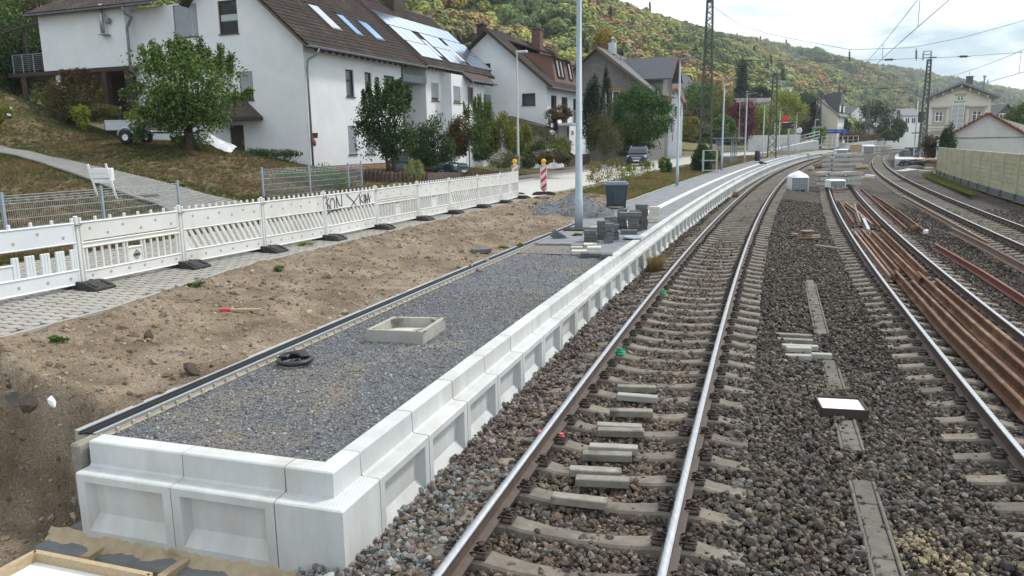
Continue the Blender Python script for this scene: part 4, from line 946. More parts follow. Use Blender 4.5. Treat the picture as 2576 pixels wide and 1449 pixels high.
fence([gp(-11.85, 14.35), gp(-11.0, 16.7), gp(-10.08, 19.05), gp(-9.2, 21.4)], 'grey wire mesh fence with blue-grey posts left of the driveway opening')
fence([gp(-8.6, 26.9), gp(-7.58, 29.3), gp(-6.6, 31.6), gp(-6.25, 32.6)], 'grey wire mesh fence with blue-grey posts right of the driveway opening')
# paved driveway up the slope
dv = thing('driveway', 'grey paved driveway climbing left past the white letterbox stand', 'driveway', (-9, 24, 0)); base = Vector((-9, 24, 0))
left = [on_land(x, y) for x, y in ((640, 520), (520, 497), (430, 470), (330, 445), (230, 424), (130, 402), (60, 384), (0, 371))]; right = [on_land(x, y) for x, y in ((470, 560), (400, 522), (330, 500), (255, 470), (180, 440), (110, 415), (50, 396), (-30, 382))]
def along(P, n):
    d = np.r_[0, np.cumsum([(b-a).length for a, b in zip(P[:-1], P[1:])])]; q = np.array(P); u = np.linspace(0, d[-1], n)
    return np.stack([np.interp(u, d, q[:, k]) for k in range(3)], 1)
NV = 76; La, Ra = along(left, NV), along(right, NV); u_ = np.linspace(0, 1, 13)
G_ = La[:, None, :]*(1-u_)[None, :, None]+Ra[:, None, :]*u_[None, :, None]; zg = zland(G_[..., 0], G_[..., 1])+.05
zg = (zg+np.roll(zg, 1, 1)+np.roll(zg, -1, 1))/3*1.; zg[:, 0] = zland(G_[:, 0, 0], G_[:, 0, 1])+.05; zg[:, -1] = zland(G_[:, -1, 0], G_[:, -1, 1])+.05
link('joint_bed', grid_mesh('joint_bed', G_[..., 0]-base.x, G_[..., 1]-base.y, zg, K['joint']), dv)
PG = MB().bbox((0, 0, 0), (1, 1, .05), .02).mesh('paver', K['paver_grey']); ms = []
for i in range(NV-1):
    for j in range(12):
        a, b, c, d = (Vector((*G_[k, l, :2], zg[k, l]+.012))-base for k, l in ((i, j), (i, j+1), (i+1, j+1), (i+1, j)))
        ce = (a+b+c+d)/4; ex = ((b-a)+(c-d))/2; ey = ((d-a)+(c-b))/2; lx, ly = ex.length, ey.length
        ex.normalize(); nz = ex.cross(ey).normalized(); ez = nz; ey2 = ez.cross(ex)
        if ez.z < 0: ez = -ez; ey2 = ez.cross(ex)
        M = Matrix((ex*(lx*.90), ey2*(ly*.84), ez)).transposed().to_4x4(); M.translation = ce; ms.append(M)
pieces('paver', PG, ms, dv)
mh = on_land(368, 497); t = tag(MB().lathe([(.001, .085), (.30, .085), (.31, .07), (.36, .07), (.37, .03)], (0, 0, 0), 24, False).build('manhole_cover', K['rail_side'], None, loc=mh), 'round rusty manhole cover in the grey driveway', 'manhole cover')
# white letterbox stand like a leaning ladder
lb = on_land(265, 490); lb = A(262, 500, 22.5); lb.z = zl(lb.x, lb.y); t = thing('letterbox_stand', 'white wooden letterbox stand with two posts and cross boards by the driveway', 'letterbox', lb, .25)
zt = A(240, 412, 22.5).z-lb.z; mb = MB()
for s in (-.24, .24): link('post', MB().bar((s-.10, 0, zt), (s+.10, 0, -.1), .055, .05).mesh('post', K['white_board']), t)
for k, (z0, z1) in enumerate(((.86, .70), (.69, .56), (.52, .42))): link('cross_board', MB().box((-.055+.06*k*.6, -.02, zt*(z0+z1)/2), (.46, .025, zt*(z0-z1))).mesh('cross_board', K['white_board']), t)
MB().bbox((.02, .16, zt*.66), (.50, .26, zt*.40), .01).build('letterbox', K['white_board'], t)
# ---------------------------------------------------------------- houses
def clip_poly(P, a, b, c):
    """keep a*u + b*z <= c"""
    o = []
    for i in range(len(P)):
        p, q = P[i], P[(i+1) % len(P)]; dp = a*p[0]+b*p[1]-c; dq = a*q[0]+b*q[1]-c
        if dp <= 1e-9: o.append(p)
        if dp*dq < -1e-12: t = dp/(dp-dq); o.append((p[0]+(q[0]-p[0])*t, p[1]+(q[1]-p[1])*t))
    return o
class House:
    """root at the ground corner; local x along the track side, y away from the track, z up"""
    def __init__(s, name, label, cat, x, y, z, head):
        s.h = math.radians(head); s.r = thing(name, label, cat, (x, y, z), math.pi/2-s.h); s.o = Vector((x, y, z))
        s.u = Vector((math.sin(s.h), math.cos(s.h), 0)); s.v = Vector((-math.cos(s.h), math.sin(s.h), 0))
    def fn(s, pl, val):
        if pl == 'y': return lambda u, z, d=0.: Vector((u, val+d, z))
        if pl == 'Y': return lambda u, z, d=0.: Vector((u, val-d, z))
        if pl == 'x': return lambda u, z, d=0.: Vector((val+d, u, z))
        return lambda u, z, d=0.: Vector((val-d, u, z))
    def hit(s, pl, val, px, py):
        d = Vector(ray(px, py)); n = s.v if pl in 'yY' else s.u; c = Vector((0, 0, CAMH)); t = (val-(c-s.o).dot(n))/d.dot(n); P = c+d*t-s.o
        return (P.dot(s.u) if pl in 'yY' else P.dot(s.v)), P.z
    def wall(s, pl, val, poly, mat, holes=(), name='wall', dep=.14):
        """poly: convex outline in (u, z); holes: (u0, u1, z0, z1)"""
        f = s.fn(pl, val); us = sorted({p[0] for p in poly} | {q for h in holes for q in h[:2]}); zs_ = sorted({min(p[1] for p in poly), max(p[1] for p in poly)} | {q for h in holes for q in h[2:4]})
        ar = sum(poly[i][0]*poly[(i+1) % len(poly)][1]-poly[(i+1) % len(poly)][0]*poly[i][1] for i in range(len(poly))); P = poly if ar > 0 else poly[::-1]
        mb = MB(); flip = pl in ('x', 'Y')
        for a, b in zip(us[:-1], us[1:]):
            for c, d in zip(zs_[:-1], zs_[1:]):
                m = ((a+b)/2, (c+d)/2)
                if any(h[0] < m[0] < h[1] and h[2] < m[1] < h[3] for h in holes): continue
                Q = [(a, c), (b, c), (b, d), (a, d)]
                for i in range(len(P)):
                    p, q = P[i], P[(i+1) % len(P)]; A_, B_ = q[1]-p[1], -(q[0]-p[0]); Q = clip_poly(Q, A_, B_, A_*p[0]+B_*p[1])
                    if len(Q) < 3: break
                if len(Q) >= 3:
                    V = [f(u, z) for u, z in Q]; mb.add(V if not flip else V[::-1], [tuple(range(len(V)))])
        for h in holes:
            c4 = [(h[0], h[2]), (h[1], h[2]), (h[1], h[3]), (h[0], h[3])]
            for i in range(4):
                p, q = c4[i], c4[(i+1) % 4]; mb.add([f(*p), f(*q), f(*q, dep), f(*p, dep)], [(0, 1, 2, 3)])
        return mb.build(name, mat, s.r)
    def window(s, pl, val, w, frame='wood_dark', panes=1, shut=0., sill=True, glass='glass', dep=.10, fw=.075, curtain=False, shmat='shutter', cross=False):
        u0, u1, z0, z1 = w; f = s.fn(pl, val); mb = MB()
        def bar(a, b, c, d, d0, d1):
            V = [f(a, c, d0), f(b, c, d0), f(b, d, d0), f(a, d, d0), f(a, c, d1), f(b, c, d1), f(b, d, d1), f(a, d, d1)]
            mb.add(V, [(0, 1, 2, 3), (4, 7, 6, 5), (0, 4, 5, 1), (1, 5, 6, 2), (2, 6, 7, 3), (3, 7, 4, 0)])
        d0, d1 = dep-.03, dep+.035
        bar(u0, u1, z0, z0+fw, d0, d1); bar(u0, u1, z1-fw, z1, d0, d1); bar(u0, u0+fw, z0, z1, d0+.002, d1); bar(u1-fw, u1, z0, z1, d0+.002, d1)
        for k in range(1, panes): c = u0+(u1-u0)*k/panes; bar(c-fw*.6, c+fw*.6, z0, z1, d0+.004, d1)
        if cross: c = z0+(z1-z0)*.62; bar(u0, u1, c-.035, c+.035, d0+.006, d1)
        o = mb.build('window', K[frame], s.r)
        mb = MB(); mb.add([f(u0+.02, z0+.02, dep+.012), f(u1-.02, z0+.02, dep+.012), f(u1-.02, z1-.02, dep+.012), f(u0+.02, z1-.02, dep+.012)], [(0, 1, 2, 3)]); mb.build('pane', K[glass], o)
        if sill: mb = MB(); bar2 = bar; bar2(u0-.05, u1+.05, z0-.05, z0-.002, -.07, dep); mb.build('sill', K['step'], o)
        if shut > 0:
            mb = MB(); zz = z1-(z1-z0)*shut; n = max(3, int((z1-zz)/.055)); st = (z1-zz)/n
            for k in range(n):
                a = zz+k*st; V = [f(u0+.055, a, dep-.045), f(u1-.055, a, dep-.045), f(u1-.055, a+st*.8, dep-.068), f(u0+.055, a+st*.8, dep-.068), f(u1-.055, a+st, dep-.045), f(u0+.055, a+st, dep-.045)]; mb.add(V, [(0, 1, 2, 3), (3, 2, 4, 5)])
            mb.build('roller_shutter', K[shmat], o)
        if curtain:
            mb = MB(); n = 14
            for k in range(n):
                a = u0+.06+(u1-u0-.12)*k/n; b = u0+.06+(u1-u0-.12)*(k+1)/n; zz = z0+(z1-z0)*.42; dd = .002 if k % 2 else -.006
                mb.add([f(a, zz, dep+.006), f((a+b)/2, zz-.07, dep+.006), f(b, zz, dep+.006), f(b, zz+.28, dep+.006+dd), f(a, zz+.28, dep+.006+dd)], [(0, 1, 2, 3, 4)])
            mb.build('curtain', K['curtain'], o)
        return o
    def roof(s, x0, x1, ye, ze, yr, zr, yb, mat, tiles=True, th=.14, limit=300, tw=.30, tl=.345, holes=(), name='roof', both=False, flat=False):
        """ridge along x at (yr, zr), front eave (ye, ze), back eave at yb"""
        mb = MB(); zb = zr-(yb-yr)*(zr-ze)/(yr-ye); d1 = Vector((0, yr-ye, zr-ze)); Ls = d1.length; d1.normalize(); n1 = Vector((0, -d1.z, d1.y))
        for (ya, za, yb_, zb_) in ((ye, ze, yr, zr), (yb, zb, yr, zr)):
            V = [(x0, ya, za), (x1, ya, za), (x1, yb_, zb_), (x0, yb_, zb_)]; V += [(x, y, z-th) for x, y, z in V]
            mb.add(V, [(0, 1, 2, 3) if ya < yb_ else (3, 2, 1, 0), (4, 7, 6, 5) if ya < yb_ else (5, 6, 7, 4), (0, 4, 5, 1), (0, 3, 7, 4), (1, 5, 6, 2)])
        mb.tube([(x0-.02, yr, zr+.03), (x1+.02, yr, zr+.03)], .11, 6)
        o = mb.build(name, K[mat], s.r)
        if tiles:
            t = MB(); pr = [(-.5, .030), (-.32, .052), (-.08, .030), (.12, .004), (.36, .006), (.5, .030)] if not flat else [(-.49, .012), (.49, .012)]; V = []
            for u, h in pr: V += [(u*tw, -.03, h*1.3+.036), (u*tw, tl*1.0, h+.004), (u*tw, -.03, h-.012)]
            k = len(pr); t.add(V, [(3*i, 3*i+3, 3*i+4, 3*i+1) for i in range(k-1)]+[(3*i+2, 3*i+5, 3*i+3, 3*i) for i in range(k-1)], False); me = t.mesh('roof_tile', K[mat])
            R = Matrix((Vector((1, 0, 0)), d1, n1)).transposed().to_4x4(); ms = []
            nx = int((x1-x0)/tw); ny = int(Ls/tl)
            for j in range(ny+1):
                for i in range(nx):
                    x = x0+tw/2+(x1-x0)/nx*i; d = .02+j*Ls/(ny+.6)
                    if any(h[0] < x < h[1] and h[2] < d < h[3] for h in holes): continue
                    q = R.copy(); q.translation = Vector((x+rng.normal()*.003, ye, ze))+d1*d+n1*(.006+.003*rng.random()); ms.append(q)
            pieces('roof_tile', me, ms, o, limit, 'roof_tiles')
        return o
    def gutter(s, x0, x1, y, z, mat='zinc_dark', r=.075):
        mb = MB(); pr = [(-r, .02), (-r*.8, -.045), (0, -r), (r*.8, -.045), (r, .02)]
        mb.sweep([(a, b) for a, b in pr]+[(a*.85, b+.012) for a, b in pr[::-1]], [(Vector((x, y, z)), Vector((0, 1, 0)), Vector((0, 0, 1))) for x in (x0, x1)]); return mb.build('gutter', K[mat], s.r)
    def pipe(s, pts, r=.05, mat='zinc_dark', name='downpipe'):
        mb = MB(); mb.tube(pts, r, 8); return mb.build(name, K[mat], s.r)
    def rafters(s, x0, x1, ye, ze, sl, n, mat='wood_dark', ln=.55):
        me = MB(); me.prism([(0, 0), (ln, ln*sl), (ln, ln*sl-.16), (.12, -.06)], lambda u, v, h: Vector((h, u, v)), -.04, .04); me = me.mesh('rafter_end', K[mat])
        pieces('rafter_end', me, [TR((x0+(x1-x0)*(k+.5)/n, ye, ze)) for k in range(n)], s.r)
# ---- house 1: white gable house nearest, steep brown roof
Hh = House('house', 'nearest white house with brown tiled roof, gable facing the lawn and a wing on posts', 'house', -10.28, 40, 2.08, 21.5); H1 = Hh
al = math.radians(41.5); YE, ZE, YR = -.62, 5.78, 4.65; ZR = ZE+(YR-YE)*math.tan(al); YB = YR+(ZR-8.3)/math.tan(al)
w1, w2, w3 = (3.69, 4.5, 3.55, 5.0), (5.63, 6.36, 3.55, 5.0), (7.75, 9.02, 3.65, 4.98); l1, l2 = (3.64, 4.46, .42, 1.97), (5.49, 6.4, .42, 1.97)
Hh.wall('y', 0, [(0, -1.6), (9.85, -1.6), (9.85, 6.2), (0, 6.2)], K['plaster'], [w1, w2, w3, l1, l2])
ga, gb = (6.53, 8.14, 6.7, 8.34), (3.9, 5.13, 6.68, 8.33); gd = (4.07, 4.98, .2, 2.04); gs = (3.25, 4.1, 3.3, 4.75)
sl = math.tan(al); zg = lambda y: ZE-.10+(y-YE)*sl if y < YR else ZR-.10-(y-YR)*sl
Hh.wall('x', 0, [(0, -1.6), (6.9, -1.6), (6.9, zg(6.9)), (YR, ZR-.15), (0, zg(0))], K['plaster'], [ga, gb, gd, gs]); Hh.wall('x', .001, [(6.9, -1.6), (11.2, -1.6), (11.2, 8.4), (6.9, 8.4)], K['plaster'], [(6.905, 8.14, 6.7, 8.34)])
Hh.wall('X', 9.85, [(0, -1.6), (1.2, -1.6), (1.2, 6.5), (0, 6.2)], K['plaster'])
Hh.window('y', 0, w1, shut=0, glass='glass', curtain=False); Hh.window('y', 0, w2); Hh.window('y', 0, w3, panes=2); Hh.window('y', 0, l1, shut=1, shmat='shutter'); Hh.window('y', 0, l2, shut=1)
Hh.window('x', 0, ga, shut=1); Hh.window('x', 0, gb, curtain=True); Hh.window('x', 0, gs, shut=.7)
# front door in the gable with its hipped porch
mb = MB(); mb.box((.08, (gd[0]+gd[1])/2, (gd[2]+gd[3])/2), (.06, gd[1]-gd[0], gd[3]-gd[2])); d_ = mb.build('door', K['wood_dark'], Hh.r); mb = MB(); mb.tube([(.03, gd[0]+.12, 1.0), (.03, gd[0]+.12, 1.25)], .015, 6); mb.build('handle', K['zinc'], d_)
mb = MB(); mb.add([(0, 2.75, 2.42), (0, 5.9, 2.42), (-1.15, 5.9, 2.42), (-1.15, 2.75, 2.42), (0, 4.3, 3.75), (0, 2.75, 2.26), (0, 5.9, 2.26), (-1.15, 5.9, 2.26), (-1.15, 2.75, 2.26)], [(3, 2, 4), (0, 3, 4), (2, 1, 4), (5, 6, 7, 8), (3, 8, 7, 2), (0, 5, 8, 3), (2, 7, 6, 1)]); mb.build('porch_roof', K['tile_brown'], Hh.r)
# wing on posts
mb = MB(); mb.box((2.2, 14.2, 6.95), (5.6, 6.5, 3.2)); mb.build('wing_wall', K['plaster'], Hh.r); mb = MB(); mb.box((2.2, 14.2, 5.22), (5.7, 6.6, .22)); mb.build('wing_floor', K['wood_dark'], Hh.r)
for y in (11.2, 12.9, 16.6): link('wing_post', MB().bbox((-.45 if y < 16 else -.3, y, 3.2), (.35, .35, 3.9), .02).mesh('wing_post', K['wood_dark' if y < 16 else 'plaster']), Hh.r)
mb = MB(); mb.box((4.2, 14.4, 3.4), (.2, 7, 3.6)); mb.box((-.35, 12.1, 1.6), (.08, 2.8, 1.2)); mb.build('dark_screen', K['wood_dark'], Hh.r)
mb = MB(); V = [(-1.1, 8.6, 8.42), (-1.1, 17.9, 8.42), (4.8, 17.9, 11.3), (4.8, 8.6, 11.3)]; V += [(x, y, z-.14) for x, y, z in V]; mb.add(V, [(3, 2, 1, 0), (4, 5, 6, 7), (0, 1, 5, 4), (1, 2, 6, 5), (2, 3, 7, 6), (3, 0, 4, 7)]); wr = mb.build('wing_roof', K['tile_brown'], Hh.r)
tm = MB(); tm.add([(-.15, -.03, .05), (-.05, -.03, .075), (.05, -.03, .03), (.15, -.03, .05), (-.15, .36, .03), (-.05, .36, .055), (.05, .36, .01), (.15, .36, .03)], [(0, 1, 5, 4), (1, 2, 6, 5), (2, 3, 7, 6)]); tm = tm.mesh('roof_tile', K['tile_brown'])
d1 = Vector((5.9, 0, 2.88)).normalized(); R = Matrix((Vector((0, -1, 0)), d1, Vector((-d1.z, 0, d1.x)))).transposed().to_4x4(); ms = []
for j in range(8):
    for i in range(31): q = R.copy(); q.translation = Vector((-1.1, 8.75+i*.3, 8.42))+d1*(.03+j*.34); ms.append(q)
pieces('roof_tile', tm, ms, wr)
mb = MB(); mb.sweep([(-.07, .03), (-.05, -.05), (.05, -.05), (.07, .03)], [(Vector((-1.16, y, 8.36)), Vector((1, 0, 0)), Vector((0, 0, 1))) for y in (8.4, 17.9)]); mb.build('gutter', K['zinc_dark'], Hh.r)
Hh.pipe([(-1.16, 10.4, 8.3), (-1.0, 10.45, 7.95), (-.72, 9.6+.7, 7.8), (-.62, 10.82, 7.3), (-.62, 10.82, 7.0), (-.62, 10.86, 5.15), (-.3, 10.9, 4.95)], .075)
Hh.pipe([(-.85, 12.33, 8.6), (-.85, 12.34, 7.1)], .11, 'zinc', 'flue'); mb = MB(); mb.box((-.72, 12.3, 7.02), (.5, .55, .04)); mb.lathe([(.12, -.14), (.16, 0), (.12, .14)], (-.75, 12.0, 7.75), 10); mb.build('flue_bracket', K['zinc_dark'], Hh.r)
mb = MB()
for k in range(9): mb.bar((-.4, 17.5, 5.5+.11*k), (-.4, 20.2, 5.5+.11*k), .025 if k < 8 else .05)
for y in (17.6, 18.5, 19.4, 20.2): mb.bar((-.4, y, 5.2), (-.4, y, 6.4), .05)
mb.build('balcony_railing', K['zinc_dark'], Hh.r)
mb = MB(); mb.box((1.5, 19, 5.25), (4, 3.2, .22)); mb.bar((-.3, 19.6, 2), (-.3, 19.6, 5.2), .25); mb.bar((.2, 19.7, 5.3), (.2, 19.7, 8.0), .14); mb.bar((-.4, 20.6, 7.75), (.6, 17.2, 8.5), .16); mb.build('balcony_deck', K['wood_dark'], Hh.r)
# roof, gutters, skylights
rf = Hh.roof(-.5, 12.05, YE, ZE, YR, ZR, YB, 'tile_brown', holes=[(3.9, 4.9, 1.9, 4.2), (6.25, 7.05, 1.9, 3.85), (8.35, 9.45, 1.85, 3.7)])
mb = MB()
for (a, b, z_) in ((YE, YR, ZE), (YB, YR, 8.3)): mb.bar((-.52, a, z_-.09), (-.52, b, ZR-.09), .05, .24, (1, 0, 0))
mb.build('verge_board', K['wood_dark'], Hh.r)
Hh.gutter(-.5, 12.0, YE-.07, ZE-.02); Hh.rafters(.1, 9.9, YE+.02, ZE-.16, sl, 16)
Hh.pipe([(.35, YE-.07, ZE-.08), (.3, YE-.02, ZE-.35), (.12, -.16, ZE-.62), (.10, -.11, ZE-1.1), (.10, -.11, -.9)], .055)
d1 = Vector((0, math.cos(al), math.sin(al))); n1 = Vector((0, -math.sin(al), math.cos(al)))
def on_roof(H, x0, x1, a, b, h0, h1, name, mat, par):
    mb = MB(); e = Vector((0, YE, ZE)); V = [e+Vector((x, 0, 0))+d1*d+n1*h for h in (h0, h1) for x, d in ((x0, a), (x1, a), (x1, b), (x0, b))]
    mb.add(V, [(4, 5, 6, 7), (0, 1, 5, 4), (1, 2, 6, 5), (2, 3, 7, 6), (3, 0, 4, 7)]); return mb.build(name, K[mat], par)
for x0, x1, a, b, g in ((3.9, 4.9, 1.95, 4.15, 'shutter'), (6.28, 7.02, 1.92, 3.82, 'glass_sky'), (8.4, 9.42, 1.9, 3.68, 'glass_sky')):
    o = on_roof(Hh, x0, x1, a, b, -.02, .13, 'skylight', 'mast_brown', Hh.r); on_roof(Hh, x0+.07, x1-.07, a+.14, b-.06, .12, .145, 'pane', g, o)
# brick plinth, steps, small things on the wall
bk = MB().bbox((0, 0, 0), (.235, .03, .068), .006).mesh('brick', K['brick_y']); ms = []
pl = MB().box((5.4, -.012, -.55), (8.9, .03, .80)).build('plinth', K['joint'], Hh.r)
for j in range(9):
    for i in range(36):
        x = 1.0+i*.247+(.12 if j % 2 else 0)
        if x < 9.8: ms.append(TR((x, -.03, -.90+j*.0795)))
pieces('brick', bk, ms, pl)
sp = thing('entrance_steps', 'dark stone steps descending along the gable of the nearest white house', 'steps', H1.o+H1.u*(-1.5)); sp.rotation_euler = H1.r.rotation_euler
si = sp.matrix_basis.inverted()
for x0, x1, py in ((642, 678, 368), (679, 720, 381), (710, 760, 395), (750, 800, 408), (790, 836, 422)):
    Yq = on_land((x0+x1)/2, py+9).y; p, q = si@A(x0, py, Yq), si@A(x1, py, Yq); c = (p+q)/2; w = (q-p).length; rz = math.atan2((q-p).y, (q-p).x); link('step', MB().bbox((0, 0, -.04), (w, .5, .08), .012).mesh('step', K['step']), sp, c, (0, 0, rz)); link('riser', MB().box((0, .03, -.6), (w*.96, .42, 1.04)).mesh('riser', K['palisade']), sp, c, (0, 0, rz))
mb = MB(); mb.tube([(-.9, 5.2, 1.25), (-.9, 2.3, .45)], .035, 6); mb.tube([(-.9, 3.6, .8), (-.9, 3.6, -.2)], .03, 6); mb.build('handrail', K['white_board'], sp)
pt = thing('wall_planter', 'terracotta wall ornament with flower pot beside the downpipe', 'wall ornament', H1.o+H1.u*.45-H1.v*(-.0)); pt.rotation_euler = H1.r.rotation_euler
mb = MB(); mb.lathe([(.001, 1.30), (.10, 1.30), (.14, 1.55), (.16, 1.55)], (0, -.12, 0), 10); mb.lathe([(.001, -.03), (.16, -.02), (.001, .03)], (0, -.05, 1.05), 12, True, Matrix.Rotation(math.pi/2, 3, 'X')); mb.build('pot', K['terracotta'], pt)
# ---- house 2: joined on, with solar panels
H2 = House('house', 'white house with solar panels on its brown roof, joined to the nearest house', 'house', *(H1.o), 21.5); Hh = H2
wa, wb, wc = (14.35, 15.6, 3.75, 4.95), (15.55, 16.85, 3.75, 4.85), (18.1, 19.0, 3.75, 4.9)
Hh.wall('y', 0, [(13.1, -1.6), (15.3, -1.6), (15.3, 6.2), (13.1, 6.2)], K['plaster'], [(13.85, 14.95, 3.78, 4.95)]); Hh.window('y', 0, (13.85, 14.95, 3.78, 4.95), 'wood_orange', shut=.82)
Hh.wall('y', -.8, [(15.3, -1.6), (21.05, -1.6), (21.05, 5.6), (15.3, 5.6)], K['plaster'], [(15.6, 16.75, 3.7, 4.8), (18.1, 19.0, 3.75, 4.9)])
Hh.window('y', -.8, (15.6, 16.75, 3.7, 4.8), 'wood_orange', shut=.88); Hh.window('y', -.8, (18.1, 19.0, 3.75, 4.9), 'wood_orange')
Hh.wall('x', 15.3, [(-.8, -1.6), (0, -1.6), (0, 5.8), (-.8, 5.6)], K['plaster']); Hh.wall('X', 21.05, [(-.8, -1.6), (9.3, -1.6), (9.3, 5.6), (4.65, 10), (-.8, 5.6)], K['plaster'])
Hh.wall('x', 13.1, [(0, -1.6), (3.2, -1.6), (3.2, 6.2), (0, 6.2)], K['plaster']); Hh.wall('y', 3.2, [(9.85, -1.6), (13.1, -1.6), (13.1, 8.6), (9.85, 8.6)], K['plaster'])
mb = MB(); mb.box((11.5, .55, 5.0), (3.1, 1.3, .45)); mb.build('balcony_front', K['zinc_dark'], Hh.r); mb = MB()
mb.bar((9.9, -.1, 5.75), (13.05, -.1, 5.75), .05); [mb.bar((10+.3*k, -.1, 5.2), (10+.3*k, -.1, 5.75), .025) for k in range(11)]; mb.build('balcony_railing', K['zinc'], Hh.r)
hl = [(12.2, 24.3, 3.9, 5.5), (12.3, 15.3, .65, 3.95), (16.5, 19.3, .7, 3.95), (20.1, 24.4, .55, 4.0)]
ZE0, YE0 = ZE, YE; YE, ZE = YE0-.0, ZE0+.13
rf = Hh.roof(12.08, 23.4, YE, ZE, YR, ZR+.13, YB, 'tile_brown', holes=[(12.3, 24, .8, 5.4)]); Hh.gutter(12.1, 17.6, YE-.07, ZE-.03); Hh.rafters(12.4, 17.3, YE+.02, ZE-.16, sl, 9)
mb = MB(); V = [(17.4, YE-.75, ZE-.62), (21.9, YE-.75, ZE-.62), (21.9, YE+.1, ZE+.1), (17.0, YE+.1, ZE+.1)]; V += [(x, y, z-.1) for x, y, z in V]; mb.add(V, [(0, 1, 2, 3), (4, 7, 6, 5), (0, 4, 5, 1), (1, 5, 6, 2), (3, 7, 4, 0)]); mb.build('bay_roof', K['tile_brown'], Hh.r)
Hh.gutter(17.4, 21.9, YE-.82, ZE-.64); Hh.rafters(17.6, 21.8, YE-.70, ZE-.76, sl, 8); Hh.pipe([(17.75, YE-.8, ZE-.72), (17.7, -.95, ZE-1.0), (17.7, -.92, -1.2)], .05)
mb = MB()
mb.bar((23.42, YE, ZE-.09), (23.42, YR, ZR+.04), .05, .24, (1, 0, 0)); mb.bar((12.06, YE, ZE-.02), (12.06, YR, ZR+.11), .06, .22, (1, 0, 0))
mb.build('verge_board', K['wood_dark'], Hh.r)
sp_ = []
for k in range(11): sp_.append((12.35+k*1.03, 3.98, 1.0, 1.48))
for xs, n in ((12.45, 3), (16.55, 2.5), (20.15, 4)):
    for k in range(int(n+.5)): sp_.append((xs+k*1.0, 2.42, .97, 1.50)); sp_.append((xs+.12+k*1.0, .78, .97, 1.60))
for x, a, w, l in sp_:
    o = on_roof(Hh, x, x+w, a, a+l, .06, .115, 'solar_panel', 'mast_brown', Hh.r); on_roof(Hh, x+.02, x+w-.02, a+.02, a+l-.02, .11, .122, 'panel_glass', 'solar', o)
for x in (15.55, 19.35): o = on_roof(Hh, x, x+.75, 1.2, 3.1, -.02, .12, 'skylight', 'mast_brown', Hh.r); on_roof(Hh, x+.06, x+.69, 1.3, 3.0, .11, .13, 'pane', 'shutter', o)
YE, ZE = YE0, ZE0
def chimney(H, x, y, z0, z1, a, b, mat='tile_brown'):
    mb = MB(); mb.bbox((x, y, (z0+z1)/2), (a, b, z1-z0), .02); mb.bbox((x, y, z1+.05), (a+.16, b+.16, .12), .02); return mb.build('chimney', K[mat], H.r)
chimney(H2, 17.0, 4.3, 9.0, 12.6, 1.6, .8)
# ---- house 3
q = A(1375, 204.6, 62); H3 = House('house', 'white house with brown dormer roof and climbing plants, behind the amber road lamps', 'house', q.x, 62, 1.5, 22); Hh = H3
a1, a2, a3 = (1.06, 2.5, 3.0, 5.2), (3.76, 5.4, 3.0, 5.2), (6.95, 8.2, 3.0, 5.2); lw = (2.6, 4.6, .95, 2.78); ld = (4.9, 5.7, .2, 2.7)
Hh.wall('y', 0, [(0, -1), (12, -1), (12, 6.3), (0, 6.3)], K['plaster'], [a1, a2, a3, lw]); 
bw = (.95, 2.09, 4.4, 5.33); uw = (4.75, 5.5, 7.0, 7.79); sw_ = (4.8, 5.35, 4.3, 5.34); slr = (10.22-6.18)/4.94
Hh.wall('x', 0, [(0, -1), (9.9, -1), (9.9, 6.2), (4.94, 10.1), (0, 6.2)], K['plaster'], [bw, uw, sw_])
Hh.wall('X', 12, [(0, -1), (9.9, -1), (9.9, 6.2), (4.94, 10.1), (0, 6.2)], K['plaster'])
for w in (a1, a2, a3): Hh.window('y', 0, w, 'wood_dark', panes=2 if w is not a1 else 1, sill=False)
Hh.window('y', 0, lw, 'wood_dark', shut=.72); Hh.window('x', 0, bw, 'wood_dark'); Hh.window('x', 0, uw, 'wood_dark'); Hh.window('x', 0, sw_, 'wood_dark', shut=.65)
yr, ze = 4.94, 6.05; zr = 10.35; rf = Hh.roof(-.6, 12.6, -.6, ze-.35, yr, zr, 10.5, 'tile_brown', holes=[(2.4, 8.3, 1.0, 5.0)]); Hh.gutter(-.6, 12.6, -.66, ze-.36)
mb = MB()
for (a, b) in ((-.6, yr), (10.5, yr)): mb.bar((-.62, a, ze-.45), (-.62, b, zr-.1), .06, .28, (1, 0, 0))
mb.build('verge_board', K['wood_dark'], Hh.r)
mb = MB(); x0, x1 = 2.4, 8.3; mb.add([(x0, .1, ze+.25), (x1, .1, ze+.25), (x1-.35, .55, ze+2.35), (x0+.35, .55, ze+2.35), (x0, 3.5, 9.0), (x1, 3.5, 9.0)], [(0, 1, 2, 3), (0, 3, 4), (1, 5, 2)]); dm = mb.build('dormer', K['tile_red'], Hh.r)
mb = MB(); V = [(x0-.1, .1, ze+2.3), (x1+.1, .1, ze+2.3), (x1+.1, 4.4, 9.75), (x0-.1, 4.4, 9.75)]; V += [(a, b, c+.12) for a, b, c in V]; mb.add(V, [(4, 5, 6, 7), (0, 1, 5, 4), (1, 2, 6, 5), (3, 0, 4, 7)]); mb.build('dormer_roof', K['tile_brown'], dm)
for xa, xb in ((3.3, 4.15), (4.3, 5.1), (6.5, 7.4)):
    mb = MB(); 
    for s_ in (0,): mb.add([(xa, .15+.0, ze+.75), (xb, .15, ze+.75), (xb, .42, ze+2.1), (xa, .42, ze+2.1)], [(0, 1, 2, 3)])
    w_ = mb.build('dormer_window', K['glass'], dm)
mb = MB()
